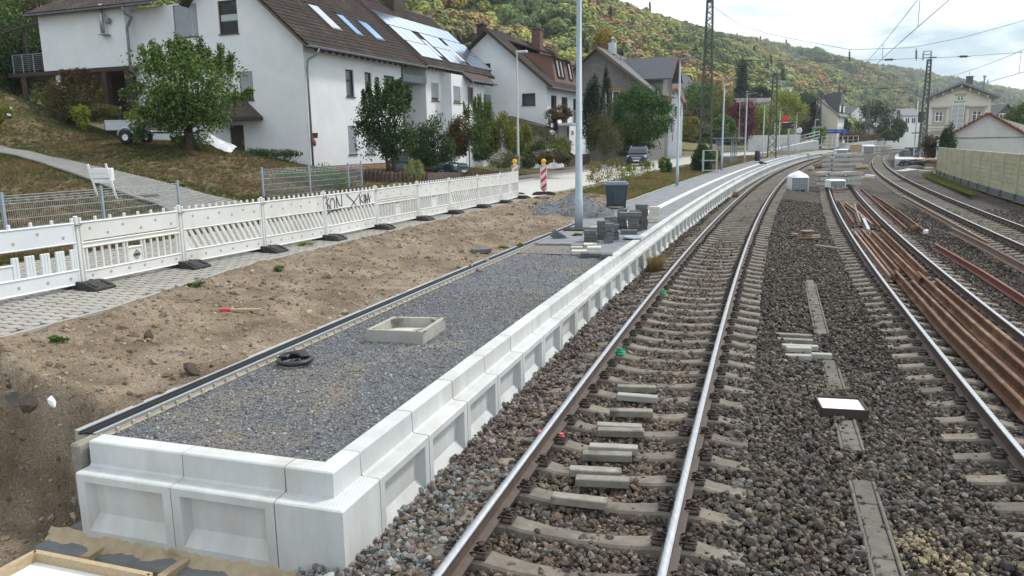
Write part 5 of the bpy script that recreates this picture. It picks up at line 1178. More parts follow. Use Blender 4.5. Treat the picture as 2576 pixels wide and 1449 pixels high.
for xa, xb in ((3.3, 4.15), (4.3, 5.1), (6.5, 7.4)):
    for p, q2 in (((xa, .12, ze+.72), (xb, .12, ze+.72)), ((xa, .40, ze+2.12), (xb, .40, ze+2.12)), ((xa, .12, ze+.72), (xa, .40, ze+2.12)), ((xb, .12, ze+.72), (xb, .40, ze+2.12))): mb.bar(p, q2, .08)
mb.build('dormer_frames', K['wood_dark'], dm)
chimney(H3, 9.0, 4.0, 8.5, 11.4, .9, .8, 'tile_red'); chimney(H3, 1.2, 6.0, 9.0, 10.9, .6, .6)
mb = MB(); V = [(-2.6, -.9, 2.55), (-2.6, 2.9, 3.6), (0, 2.9, 3.6), (0, -.9, 2.55)]; mb.add(V+[(a, b, c-.12) for a, b, c in V], [(0, 3, 2, 1), (4, 5, 6, 7), (0, 1, 5, 4), (3, 7, 6, 2), (0, 4, 7, 3)]); mb.build('porch_roof', K['tile_brown'], Hh.r)
mb = MB(); mb.box((-1.2, 1.6, .9), (2.0, 2.2, 3.6)); mb.build('porch_wall', K['plaster_grey'], Hh.r)
mb = MB(); mb.bar((4.75, -.02, -.5), (4.75, -.02, 2.9), .25, .05); mb.box((4.2, -.65, 2.95), (3.2, 1.3, .18)); mb.build('balcony', K['plaster'], Hh.r)
mb = MB(); mb.bar((2.6, -1.3, 4.0), (5.8, -1.3, 4.0), .05); [mb.bar((2.6+.35*k, -1.3, 3.05), (2.6+.35*k, -1.3, 4.0), .03) for k in range(10)]; mb.build('balcony_railing', K['zinc'], Hh.r)
mb = MB(); mb.box((5.3, -.02, 1.1), (.8, .05, 3.4)); mb.box((8.2, -.02, -.3), (7.6, .05, 1.4)); mb.build('red_brown_trim', K['palisade'], Hh.r)
strokes('house_number', [[(6.35, 2.40), (6.45, 2.47), (6.55, 2.40), (6.35, 2.12), (6.57, 2.12)], [(6.80+.09*math.cos(a), 2.37+.08*math.sin(a)) for a in np.linspace(0, 6.3, 10)], [(6.80+.10*math.cos(a), 2.20+.09*math.sin(a)) for a in np.linspace(0, 6.3, 10)]], lambda u, v: Vector((u, -.03, v)), .022, K['black'], H3.r)
# terrace with glass balustrade between house 2 and 3
tr = thing('terrace', 'raised terrace with grey glass balustrade between the two white houses', 'terrace', H3.o-H3.u*3.0+H3.v*3.5); tr.rotation_euler = H3.r.rotation_euler
MB().bbox((-1.2, 2.2, 1.0), (4.4, 6, 4.0), .03).build('terrace_base', K['plaster_grey'], tr)
for k in range(5):
    link('rail_post', MB().tube([(-3.4, -.6+1.3*k, 3.0), (-3.4, -.6+1.3*k, 4.15)], .03, 6).mesh('rail_post', K['zinc']), tr)
    if k < 4: link('glass_panel', MB().box((-3.4, .05+1.3*k, 3.55), (.02, 1.2, .9)).mesh('glass_panel', K['zinc_dark']), tr)
MB().tube([(-3.4, -.7, 4.18), (-3.4, 4.7, 4.18)], .03, 6).build('handrail', K['zinc'], tr)
# ---- house 4: bare block walls, dark glazed roof
q = A(1640, 214, 80); H4 = House('house', 'unrendered grey block house with dark glazed roof behind the round tree', 'house', q.x-.6, 80, 1.2, 22); Hh = H4
zz = q.z-1.2; sl4 = .78; zr4 = zz+5.0*sl4; w4 = Hh.hit('x', 0, 1472, 191)[0]
Hh.wall('x', 0, [(0, -1), (10, -1), (10, zz), (5, zr4-.2), (0, zz)], K['block_wall'], [(2.7, 4.2, 5.6, 6.9)]); Hh.window('x', 0, (2.7, 4.2, 5.6, 6.9), 'white_frame', panes=2)
Hh.wall('y', 0, [(0, -1), (10.5, -1), (10.5, zz), (0, zz)], K['block_wall']); rf = Hh.roof(-.8, 11.2, -.9, zz-.7, 5, zr4, 10.9, 'tile_slate', limit=300, tw=.36, tl=.4)
mb = MB()
for (a, b) in ((-.9, 5), (10.9, 5)): mb.bar((-.83, a, zz-.8), (-.83, b, zr4-.1), .05, .26, (1, 0, 0))
mb.bar((-.05, 2.55, 7.05), (-.05, 4.35, 7.05), .06, .22); mb.build('verge_board', K['wood_orange'], Hh.r)
mb = MB(); x0, x1 = 3.6, 9.0; zt_ = zr4-.6; mb.add([(x0, -1.0, zz-.8), (x1, -1.0, zz-.8), (x1, -1.0, zz+1.2), (6.3, -1.0, zz+3.1), (x0, -1.0, zz+1.2), (x0, 4, zz+1.2), (x1, 4, zz+1.2)], [(0, 1, 2, 3, 4), (0, 4, 5), (1, 6, 2)]); gb4 = mb.build('cross_gable', K['block_wall'], Hh.r)
mb = MB(); e = .7
for s_, xx in ((-1, x0-.5), (1, x1+.5)): V = [(xx, -1.9, zz+.85), (6.3, -1.9, zz+3.3), (6.3, 4.6, zz+3.3), (xx, 3.0, zz+.85)]; V += [(a, b, c-.14) for a, b, c in V]; mb.add(V, [(0, 1, 2, 3), (4, 5, 6, 7), (0, 4, 5, 1), (0, 3, 7, 4)])
mb.build('cross_gable_roof', K['tile_slate'], gb4)
mb = MB(); mb.bar((x0-.5, -1.93, zz+.75), (6.3, -1.93, zz+3.2), .05, .3, (0, 1, 0)); mb.bar((x1+.5, -1.93, zz+.75), (6.3, -1.93, zz+3.2), .05, .3, (0, 1, 0)); mb.add([(x0, -1.05, zz+1.2), (x1, -1.05, zz+1.2), (6.3, -1.05, zz+3.1)], [(0, 1, 2)]); mb.build('red_gable_boards', K['rust_red'], gb4)
mb = MB(); mb.bbox((4.2, 4.6, zr4+.3), (.9, .7, 1.2), .03); mb.lathe([(.2, .95), (.2, 1.3), (.3, 1.3), (.02, 1.55)], (4.2, 4.6, zr4), 10); mb.build('chimney', K['zinc'], Hh.r)
mb = MB(); mb.lathe([(.55, .1), (.4, .02), (.001, 0)], (5.2, 3.7, zr4+.1), 14, True, Matrix.Rotation(1.2, 3, 'X')); mb.tube([(5.2, 3.9, zr4-.8), (5.2, 3.9, zr4)], .03, 6); mb.build('satellite_dish', K['black'], Hh.r)
# ---------------------------------------------------------------- trees, shrubs, grass
K['leaf_green'] = leafmat('green_leaves', [(.045, .085, .018), (.08, .14, .03), (.115, .185, .042), (.19, .26, .07)])
K['leaf_dark'] = leafmat('dark_leaves', [(.022, .048, .016), (.036, .070, .022), (.055, .095, .03), (.08, .125, .042)])
K['leaf_ball'] = leafmat('ball_tree_leaves', [(.018, .05, .01), (.035, .085, .016), (.06, .13, .024), (.12, .22, .04)])
K['leaf_lime'] = leafmat('lime_leaves', [(.13, .18, .02), (.19, .24, .03), (.25, .30, .04), (.33, .36, .06)])
K['leaf_yellow'] = leafmat('yellow_green_leaves', [(.11, .12, .02), (.16, .17, .03), (.21, .21, .045), (.27, .25, .06)])
K['leaf_variegated'] = leafmat('variegated_leaves', [(.12, .16, .04), (.25, .28, .09), (.38, .38, .16), (.20, .22, .06)])
K['leaf_olive'] = leafmat('olive_leaves', [(.05, .06, .02), (.08, .085, .03), (.11, .11, .04), (.15, .14, .055)])
K['leaf_brown'] = leafmat('brown_leaves', [(.08, .05, .025), (.12, .075, .035), (.155, .10, .05), (.07, .065, .03)])
K['leaf_red'] = leafmat('burgundy_leaves', [(.07, .018, .024), (.11, .028, .035), (.16, .045, .055), (.22, .075, .08)])
K['leaf_gold'] = leafmat('golden_leaves', [(.28, .19, .02), (.36, .25, .025), (.44, .31, .04), (.22, .18, .03)])
K['leaf_conifer'] = leafmat('conifer_needles', [(.012, .026, .014), (.02, .038, .018), (.028, .05, .024), (.04, .062, .03)])
K['blade_dry'] = leafmat('dry_grass', [(.22, .16, .06), (.30, .22, .09), (.38, .29, .13), (.17, .14, .05)])
K['blade'] = leafmat('grass_blades', [(.55, .55, .5), (.9, .9, .8), (1.15, 1.1, 1.0), (1.5, 1.4, 1.2)], inst=True)
def foliage(c, r, n, leaf, seed, clumps=26, shell=.5, spread=.30, droop=.0, aspect=.5, up=.25, shape='round'):
    n = int(n*3.6); leaf *= .88; spread *= 1.25; g = np.random.default_rng(seed); c = np.array(c, float); r = np.array(r, float)*np.ones(3)*1.06
    d = g.normal(size=(clumps, 3)); d /= np.linalg.norm(d, axis=1)[:, None]; rad = g.uniform(shell, .88, (clumps, 1)); cc = d*rad
    if shape == 'cone': h = g.random(clumps)**1.2; a = g.random(clumps)*6.283; k = (1-h)*.8*g.uniform(.3, 1, clumps); cc = np.c_[np.cos(a)*k, np.sin(a)*k, h*2-1]
    if shape == 'column': h = g.random(clumps); a = g.random(clumps)*6.283; k = .85*np.minimum(1, (1-h)*3.5+.05)*g.uniform(.5, 1, clumps); cc = np.c_[np.cos(a)*k, np.sin(a)*k, h*2-1]
    if shape == 'weep': cc[:, 2] = cc[:, 2]*.9
    w = g.integers(0, clumps, n); q = g.normal(size=(n, 3)); q /= np.linalg.norm(q, axis=1)[:, None]
    p = cc[w]+q*(g.random((n, 1))**.5)*spread*(g.uniform(.6, 1.3, clumps)[w][:, None])
    if shape == 'sprout':
        k = n//3; j = g.integers(0, 16, k); a = g.random(16)*6.283; b = g.uniform(.1, .8, 16); t = g.random(k); p[:k] = np.c_[np.cos(a)[j]*b[j]*(1+.1*t), np.sin(a)[j]*b[j]*(1+.1*t), .55*np.sqrt(1-b[j]**2)+t*g.uniform(.35, .62, 16)[j]]+g.normal(size=(k, 3))*.035
    nr = q*.5+g.normal(size=(n, 3))*.5+np.array([0, 0, up]); nr /= np.linalg.norm(nr, axis=1)[:, None]
    u = np.cross(nr, g.normal(size=(n, 3))); u /= np.linalg.norm(u, axis=1)[:, None]; u[:, 2] -= droop; u /= np.linalg.norm(u, axis=1)[:, None]; v = np.cross(nr, u); P = c+p*r; s = leaf*g.uniform(.6, 1.25, (n, 1))
    V = np.stack([P-u*s*.5, P+v*s*aspect*.5, P+u*s*.5, P-v*s*aspect*.5], 1).reshape(-1, 3); return V, np.arange(4*n).reshape(n, 4)
_seed = [1000]
def plant(name, label, cat, base, crowns, mat, trunk=None, limbs=0, group=None, twig=None):
    """crowns: (centre, radii, leaves, leaf size, options); trunk: (radius, height)"""
    t = thing(name, label, cat, base, 0, group); _seed[0] += 1; g = np.random.default_rng(_seed[0])
    if trunk:
        mb = MB(); tr, th, ns = trunk
        for k in range(ns):
            a = 6.28*k/max(ns, 1)+.6; off = .0 if ns == 1 else tr*1.6; lean = .12 if ns == 1 else .25
            pts = [Vector((math.cos(a)*off, math.sin(a)*off, -.15))]
            for i in range(1, 6): f = i/5; pts.append(Vector((math.cos(a)*(off+lean*f*th*.3)+g.normal()*.02*th, math.sin(a)*(off+lean*f*th*.3)+g.normal()*.02*th, th*f)))
            mb.tube(pts, [tr*(1.25-.2*i) if i else tr*1.5 for i in range(6)], 8)
            for j in range(limbs):
                c, r = crowns[0][0], np.array(crowns[0][1])*np.ones(3); d = g.normal(size=3); d /= np.linalg.norm(d); d[2] = abs(d[2])*.8; e = Vector(np.array(c)+d*r*.75); s0 = pts[2+int(g.integers(0, 4))]
                m = s0.lerp(e, .5)+Vector((0, 0, .1*th)); mb.tube([s0, m, e], [tr*.5, tr*.32, tr*.1], 5)
        mb.build('trunk', K['bark'], t)
    Vs = []; Fs = []; b = 0
    for c, r, n, lf, opt in crowns:
        _seed[0] += 1; V, F = foliage(c, r, n, lf, _seed[0], **opt); Vs.append(V); Fs.append(F+b); b += len(V)
    link('crown' if trunk else 'foliage', np_mesh('crown', np.concatenate(Vs), np.concatenate(Fs), K[mat]), t); return t
def shrub(name, label, px0, px1, py0, py1, Yd, mat, n=900, leaf=.12, cat='shrub', group=None, trunk=None, depth=None, **opt):
    """a plant filling the given part of the view at depth Yd, standing on its own base"""
    b = A((px0+px1)/2, py1, Yd); k = Yd/1932*1.03; rx = (px1-px0)/2*k; h = (py1-py0)*k
    cr = [((0, 0, h*.5), (rx, depth or rx, h*.5), n, leaf, dict(opt))]
    return plant(name, label, cat, b, cr, mat, trunk, 0, group)
# the tree by the trailer: dense crown with upright sprouts, short thick trunk
b = A(478, 374, 33); c = A(475, 240, 33)-b
plant('tree', 'broad green tree with upright sprouts standing beside the small trailer', 'tree', b, [((c.x, 0, 2.35), (2.35, 2.3, 1.75), 5200, .17, dict(clumps=46, shell=.45, spread=.28, shape='sprout', droop=.3)), ((0, .1, .9), (1.1, 1.0, .75), 900, .15, dict(clumps=14)),
      ((-1.3, -.5, .95), (1.0, .8, .8), 700, .15, dict(clumps=14)), ((2.3, 0, 2.3), (.6, .5, .4), 240, .16, dict(clumps=6)), ((-2.3, 0, 2.4), (.6, .5, .4), 240, .16, dict(clumps=6))], 'leaf_green', (.24, 1.5, 1), 9)
b = A(985, 428, 38); plant('tree', 'small two-stemmed green tree in front of the nearest white house facade', 'tree', b, [((-.1, 0, 2.3), (1.55, 1.4, 1.7), 3000, .19, dict(clumps=34, shape='sprout', droop=.4)), ((.5, 0, 3.4), (.5, .5, .8), 420, .18, dict(clumps=8, droop=.3))], 'leaf_dark', (.09, 1.4, 2), 7)
shrub('shrub', 'dark green shrub right of the two-stemmed tree, hiding part of the teal car', 1025, 1148, 300, 428, 41, 'leaf_dark', 3200, .13, clumps=34)
shrub('ball_bush', 'pale yellow variegated ball bush behind the barrier row', 1018, 1068, 402, 456, 33.2, 'leaf_variegated', 1500, .055, 'bush', clumps=40, spread=.22, shell=.6)
shrub('shrub', 'red-brown shrub behind the bonnet of the teal car', 1128, 1185, 298, 392, 45, 'leaf_brown', 1300, .12)
shrub('shrub', 'tall fresh green feathery shrub right of the teal car', 1165, 1245, 262, 395, 46, 'leaf_green', 2200, .14, clumps=30, shape='sprout')
shrub('shrub', 'yellow-green shrub in front of the glass balustrade terrace', 1220, 1300, 292, 392, 48, 'leaf_yellow', 1900, .13)
shrub('shrub', 'light green shrub directly left of the concrete street lamp', 1275, 1325, 330, 398, 49, 'leaf_green', 900, .12)
shrub('low_hedge', 'low dark green spreading juniper beside the teal car', 1185, 1240, 368, 405, 43.5, 'leaf_dark', 1100, .11, 'hedge')
shrub('ball_bush', 'round clipped green bush left of the nearer amber lamp', 1226, 1305, 384, 424, 43, 'leaf_olive', 1800, .07, 'bush', clumps=40, shell=.6)
for i, (x0, x1, y0, y1, m, lab) in enumerate(((1312, 1385, 318, 385, 'leaf_olive', 'grey-green flowering bush in the raised garden of the dormer house'), (1330, 1420, 352, 392, 'leaf_green', 'strappy green perennials in the raised garden bed'), (1385, 1442, 345, 392, 'leaf_yellow', 'yellow-flowered plants at the right of the raised garden bed'),
        (1300, 1345, 360, 395, 'leaf_dark', 'dark low plants at the left of the raised garden bed'))): shrub('garden_plant', lab, x0, x1, y0, y1, 55+i*.5, m, 1200, .11, 'plant')
shrub('climbing_plant', 'brown climbing plant over the balcony of the dormer house', 1372, 1440, 268, 305, 60, 'leaf_brown', 1300, .14, 'climber'); shrub('climbing_plant', 'hanging brown climber beside the rolled shutter of the dormer house', 1372, 1402, 290, 375, 60.2, 'leaf_brown', 700, .13, 'climber')
shrub('hedge_column', 'dark tall yew behind the nearest lamp post', 1462, 1512, 204, 390, 63, 'leaf_conifer', 3600, .16, 'yew', clumps=60)
shrub('cypress', 'slim dark pointed cypress behind the nearest lamp post', 1508, 1538, 196, 330, 66, 'leaf_conifer', 1900, .13, 'cypress', shape='column', clumps=60, spread=.2)
shrub('shrub', 'olive brown rounded shrub left of the dark blue car', 1474, 1562, 292, 398, 62, 'leaf_olive', 2600, .13, clumps=40)
shrub('round_tree', 'large ball shaped bright green tree above the dark blue car', 1534, 1686, 222, 370, 74, 'leaf_ball', 7500, .22, 'tree', trunk=(.25, 1.6, 1), clumps=170, shell=.66, spread=.17)
shrub('hedge', 'dark hedge under the ball shaped tree', 1545, 1660, 345, 400, 76, 'leaf_dark', 1600, .2, 'hedge')
for (x0, x1, y0, y1, Yd, m, nm, lab, o) in (
    (1195, 1260, 300, 398, 47.5, 'leaf_olive', 'shrub', 'dusky olive shrub between the tall green shrub and the yellow-green one', {}), (1128, 1180, 330, 398, 46.5, 'leaf_dark', 'shrub', 'dark shrub behind the teal car near its windscreen', {}), (1296, 1340, 318, 396, 50, 'leaf_yellow', 'shrub', 'yellow-green shrub behind the triangular sign', {}),
    (1312, 1352, 388, 418, 46, 'leaf_olive', 'cushion plant', 'round grey-green cushion plant on the raised bed, left', {}), (1350, 1395, 386, 414, 47, 'leaf_brown', 'cushion plant', 'dry brown cushion plant hanging over the raised bed', {}), (1392, 1440, 384, 410, 48, 'leaf_olive', 'cushion plant', 'olive cushion plant at the right of the raised bed', {}),
    (1712, 1800, 215, 300, 135, 'leaf_green', 'tree', 'green tree behind the left tall lattice mast', {}), (1716, 1770, 275, 342, 118, 'leaf_brown', 'shrub', 'russet shrub left of the tall lattice mast', {}), (1712, 1762, 298, 345, 104, 'leaf_yellow', 'shrub', 'yellow-green shrub at the foot of the bank by the mast', {}),
    (1768, 1840, 228, 320, 140, 'leaf_yellow', 'tree', 'yellow-green tree right of the tall lattice mast', {}), (1790, 1850, 296, 348, 116, 'leaf_green', 'shrub', 'rounded green shrub left of the burgundy tree', {}), (1824, 1906, 255, 350, 126, 'leaf_red', 'tree', 'burgundy leaved tree behind the platform shelter', {}),
    (1895, 1965, 262, 350, 132, 'leaf_lime', 'tree', 'bright lime green tree right of the burgundy tree', {}), (1935, 2022, 232, 340, 150, 'leaf_lime', 'tree', 'tall lime yellow tree behind the red sign', {}), (2005, 2060, 270, 345, 170, 'leaf_olive', 'tree', 'olive tree left of the cream gable house', {}),
    (1832, 1896, 170, 250, 200, 'leaf_conifer', 'conifer', 'dark pointed conifer above the village', dict(shape='cone')), (1880, 1940, 222, 262, 205, 'leaf_conifer', 'conifer', 'dark spreading conifer below the blue roofed house', {}), (1990, 2055, 238, 282, 230, 'leaf_dark', 'tree', 'dark rounded tree above the lime tree', {}),
    (2155, 2238, 262, 348, 215, 'leaf_conifer', 'tree', 'dark weeping tree between the cream house and the white houses', {}), (2238, 2275, 302, 345, 205, 'leaf_dark', 'shrub', 'dark green shrub in front of the far white houses', {}), (2030, 2058, 268, 330, 168, 'leaf_conifer', 'conifer', 'narrow dark conifer at the cream gable house', dict(shape='column')),
    (2110, 2135, 305, 345, 175, 'leaf_dark', 'shrub', 'dark climber at the corner of the cream house', {}), (2315, 2378, 345, 398, 96, 'leaf_brown', 'shrub', 'brown bush in front of the station house', {}), (2362, 2398, 322, 408, 84, 'leaf_dark', 'climbing_plant', 'dark ivy climbing the corner of the red-roofed shed', {}),
    (2530, 2600, 262, 330, 110, 'leaf_green', 'tree', 'green tree at the right edge behind the shed roof', {}), (1490, 1542, 84, 150, 150, 'leaf_gold', 'tree', 'golden yellow tree above the grey block house', {}), (1738, 1788, 366, 432, 61, 'leaf_dark', 'ivy_shrub', 'dark ivy shrub at the foot of the tall lattice mast', {}),
    (1655, 1688, 398, 436, 56, 'leaf_green', 'shrub', 'small upright green shrub beside the second lamp post', {}), (1784, 1810, 378, 412, 66, 'leaf_yellow', 'shrub', 'small yellow-green shrub left of the platform shelter', {}), (2045, 2076, 318, 360, 158, 'leaf_lime', 'shrub', 'lime shrub next to the blue station sign', {}), (2150, 2240, 340, 362, 230, 'leaf_olive', 'hedge', 'low hedge below the far white houses', {}), (1935, 1990, 300, 352, 140, 'leaf_lime', 'shrub', 'lime green shrub behind the platform ramp', {}),
    (2090, 2160, 332, 360, 172, 'leaf_brown', 'hedge', 'russet hedge at the foot of the cream house', {}), (2220, 2262, 330, 352, 186, 'leaf_dark', 'shrub', 'dark shrub behind the brown lattice railing', {}), (1690, 1740, 330, 346, 98, 'leaf_olive', 'hedge', 'low olive hedge on the bank above the road', {}), (1742, 1830, 318, 352, 112, 'leaf_dark', 'hedge', 'dark hedge behind the tall lattice mast', {})):
    shrub(nm.replace(' ', '_'), lab, x0, x1, y0, y1, Yd, m, 2200 if Yd < 160 else 1500, .0026*Yd+.02, 'tree' if nm in ('tree',) else nm.replace('_', ' '), clumps=34, **o)
# left edge: dark trees and border plants by the wing of the nearest house
for (x0, x1, y0, y1, Yd, m, lab) in ((-160, 70, -160, 240, 52, 'leaf_green', 'tall green tree at the left edge behind the balcony'), (20, 190, -160, 200, 60, 'leaf_olive', 'tall olive tree behind the wing of the nearest house'), (-60, 130, 60, 260, 49, 'leaf_dark', 'dark bushy tree under the balcony at the left edge'), (100, 320, 150, 300, 62, 'leaf_yellow', 'yellow-green tree seen under the wing of the nearest house')):
    b = A((x0+x1)/2, y1, Yd); k = Yd/1932; plant('tree', lab, 'tree', b, [((0, 0, (y1-y0)*k*.55), ((x1-x0)*k/2, 2.5, (y1-y0)*k*.5), 5000, .22, dict(clumps=50))], m, (.2, (y1-y0)*k*.5, 1), 5)
shrub('perennial', 'tall brown and red border perennials under the wing', 140, 262, 195, 305, 42, 'leaf_brown', 3000, .14, 'plant', shape='sprout', clumps=24); shrub('perennial', 'green stems at the foot of the brown border perennials', 150, 250, 240, 306, 41.6, 'leaf_olive', 1400, .12, 'plant')
shrub('shrub', 'small golden-green upright shrub left of the trailer', 190, 226, 265, 325, 37, 'leaf_lime', 700, .11); shrub('shrub', 'pinkish stonecrop clump left of the trailer', 222, 300, 262, 310, 38, 'leaf_olive', 1500, .09); shrub('shrub', 'yellow-green shrub directly behind the trailer', 320, 366, 275, 310, 38.5, 'leaf_lime', 900, .1)
shrub('bramble', 'green ground cover at the foot of the mesh fence right of the driveway', 690, 880, 420, 500, 31.5, 'leaf_green', 4200, .07, 'ground cover', depth=1.0, clumps=60)
shrub('ivy_edge', 'green ivy along the entrance steps', 600, 760, 372, 412, 36.5, 'leaf_dark', 1600, .10, 'ivy', depth=.6, clumps=40)
shrub('sapling', 'thin green sapling on the dry bank at the left edge', 0, 45, 258, 345, 36, 'leaf_yellow', 260, .10, 'plant')
# verge: scrubby plants by the heap
for i, (x0, x1, y0, y1, Yd, m) in enumerate(((1470, 1530, 412, 468, 38, 'blade_dry'), (1520, 1580, 405, 462, 40, 'leaf_yellow'), (1560, 1600, 418, 458, 42, 'leaf_lime'), (1600, 1650, 410, 445, 48, 'leaf_yellow'))):
    shrub('verge_plant', ['straw coloured leggy weeds between the heap and the road', 'spindly yellow-green weeds behind the wheeled bin', 'lime leaved weed behind the wheeled bin, beside the road', 'sparse tall weeds on the verge below the dark blue car'][i], x0, x1, y0, y1, Yd, m, 520, .09, 'plant', shape='sprout', clumps=30, spread=.3)
# dry grass tufts growing from the ballast
def tuft(name, label, p, h, w, n, mat, group=None):
    t = thing(name, label, 'grass tuft', p, 0, group); g = np.random.default_rng(int(p.x*100) % 9999+3); V = []; F = []
    for k in range(n):
        a = g.random()*6.28; r0 = g.random()*w*.45; l = h*g.uniform(.5, 1.1); o = g.uniform(.1, 1.)*w; b = np.array([math.cos(a)*r0, math.sin(a)*r0, -.03]); m = b+np.array([math.cos(a)*o*.3, math.sin(a)*o*.3, l*.65]); e = b+np.array([math.cos(a)*o, math.sin(a)*o, l*g.uniform(.7, 1)]); s = np.array([-math.sin(a), math.cos(a), 0])*.006
        i = len(V); V += [b-s, b+s, m+s*.8, m-s*.8, e]; F += [(i, i+1, i+2, i+3), (i+3, i+2, i+4, i+4)]
    mb = MB(); mb.add(V, [tuple(dict.fromkeys(f)) for f in F]); mb.build('blades', K[mat], t); return t
p = T1.p(19.6, -1.30, -.27); tuft('grass_tuft', 'tall straw coloured grass tuft against the platform edge blocks', p, .55, .42, 520, 'blade_dry')
tuft('grass_tuft', 'straw grass tuft far along the platform edge by the cage', T1.p(46, -1.2, -.25), .5, .45, 220, 'blade_dry'); tuft('grass_tuft', 'green tuft of weeds beside the far track, near the stored rail', T1.p(33, 6.4, -.5), .3, .3, 120, 'blade_dry')
# lawns
def tuft_proto(seed, n=16):
    g = np.random.default_rng(seed); V = []; F = []
    for k in range(n):
        a = g.random()*6.28; r0 = g.random()*.5; o = g.uniform(.15, .7); l = g.uniform(.5, 1.1); b = np.array([math.cos(a)*r0, math.sin(a)*r0, -.05]); e = b+np.array([math.cos(a+.5)*o, math.sin(a+.5)*o, l]); s = np.array([-math.sin(a), math.cos(a), 0])*.05; i = len(V); V += [b-s, b+s, e]; F.append((i, i+1, i+2))
    return np_mesh('tuft_kind', np.array(V), np.array(F), K['blade'])
tp = [tuft_proto(i) for i in range(4)]; r = np.random.default_rng(21)
def grass(name, label, S, O, h, colf, seed):
    g = np.random.default_rng(seed); X, Y = T1.pa(S, O); Z = zland(X, Y)+.10*(fbm(X*1.3, Y*1.3)-.5)*(O < -11.9)-.02; P = np.c_[X, Y, Z]; k = infrust(P, 1.12); P = P[k]; n = len(P); C = colf(P, g)
    s = np.c_[np.full(n, .13), np.full(n, .13), np.ones(n)*h]*g.uniform(.6, 1.4, (n, 1)); tag(scatter(name, P, tp, s, np.c_[g.uniform(-.2, .2, (n, 2)), g.random(n)*6.28], C), label, 'grass'); print(name, n)
def lawncol(P, g):
    f = fbm(P[:, 0]*.35, P[:, 1]*.35)+.25*(g.random(len(P))-.5); dry = np.array([(.16, .12, .065), (.20, .155, .085), (.12, .085, .05), (.22, .17, .10)])[g.integers(0, 4, len(P))]; gr = np.array([(.06, .085, .024), (.075, .10, .03), (.09, .105, .035)])[g.integers(0, 3, len(P))]
    return np.where((f > .54)[:, None], gr, dry)
S = r.uniform(-2, 50, 90000); O = -12.2-26*r.random(90000)**1.2; X, Y = T1.pa(S, O)
dl = np.array([(p.x, p.y) for p in left]); dr = np.array([(p.x, p.y) for p in right]); poly = np.r_[dl, dr[::-1]]
def inpoly(X, Y, P):
    c = np.zeros(len(X), bool); j = len(P)-1
    for i in range(len(P)):
        xi, yi, xj, yj = P[i, 0], P[i, 1], P[j, 0], P[j, 1]
        with np.errstate(divide='ignore', invalid='ignore'): c ^= ((yi > Y) != (yj > Y)) & (X < (xj-xi)*(Y-yi)/(yj-yi)+xi)
        j = i
    return c
hu = np.array(H1.u[:2]); hv = np.array(H1.v[:2]); lx = (X+10.28)*hu[0]+(Y-40)*hu[1]; ly = (X+10.28)*hv[0]+(Y-40)*hv[1]
k = ~inpoly(X, Y, poly) & ~((lx > 0) & (ly > -.1)) & ((S < 27) | (O < -14.5)); grass('lawn_grass', 'short dry and green lawn grass on the bank behind the fence', S[k], O[k], .10, lawncol, 31)
def vergecol(P, g):
    f = g.random(len(P))+.8*(fbm(P[:, 0]*.5, P[:, 1]*.5)-.5); return np.where((f > .42)[:, None], np.array((.24, .185, .095)), np.where((f > .18)[:, None], np.array((.13, .14, .05)), np.array((.075, .11, .028))))*g.uniform(.75, 1.3, (len(P), 1))
S = r.uniform(32.5, 110, 26000); O = r.uniform(-8.0, -4.75, 26000); grass('verge_grass', 'rough grass on the verge between platform and road', S, O, .10, vergecol, 32)
# weeds on the bare soil
WL = ['small green weed on the soil edge below the graffiti barrier panel', 'lime weed on the soil in front of the grey gravel heap, left one', 'green weed beside the last barrier feet on the bare soil', 'lime weed on the soil near the drain below the gravel heap', 'green weed close to the first lamp post',
      'lime weed alone on the bare soil below the second slanted barrier panel', 'single green weed on the soil at the left edge of the picture', 'lime weed directly at the foot of the gravel heap', 'green weed at the edge of the walkway below the emblem barrier panel', 'lime weed halfway between walkway and drain']
for i, (px, py) in enumerate(((700, 690), (1280, 545), (1195, 530), (1310, 600), (1450, 575), (770, 635), (150, 880), (1350, 520), (500, 742), (1265, 605))):
    S_ = W(px, py, .65); s1, o1 = T1.so(np.array([S_.x]), np.array([S_.y])); S_.z = float(zsoil(s1, o1, np.array([S_.x]), np.array([S_.y]))[0])
    plant('weed', WL[i], 'weed', S_, [((0, 0, .03), (.11+.05*(i % 3), .10, .05), 60, .07, dict(clumps=8))], 'leaf_lime' if i % 2 else 'leaf_green', group='weeds on the bare soil')
# ---------------------------------------------------------------- things on the platform and between the tracks
def bedz(p): s_, o_ = T1.so(np.array([p.x]), np.array([p.y])); return float(zbed(o_)[0])
def C(ox, oy, sc):
    """reader for close-up views"""
    return lambda x, y: ((ox+x/sc)/1.5528, (oy+y/sc)/1.5528)
c8 = C(3000, 750, 1.932); c23 = C(2000, 1500, 1.932)
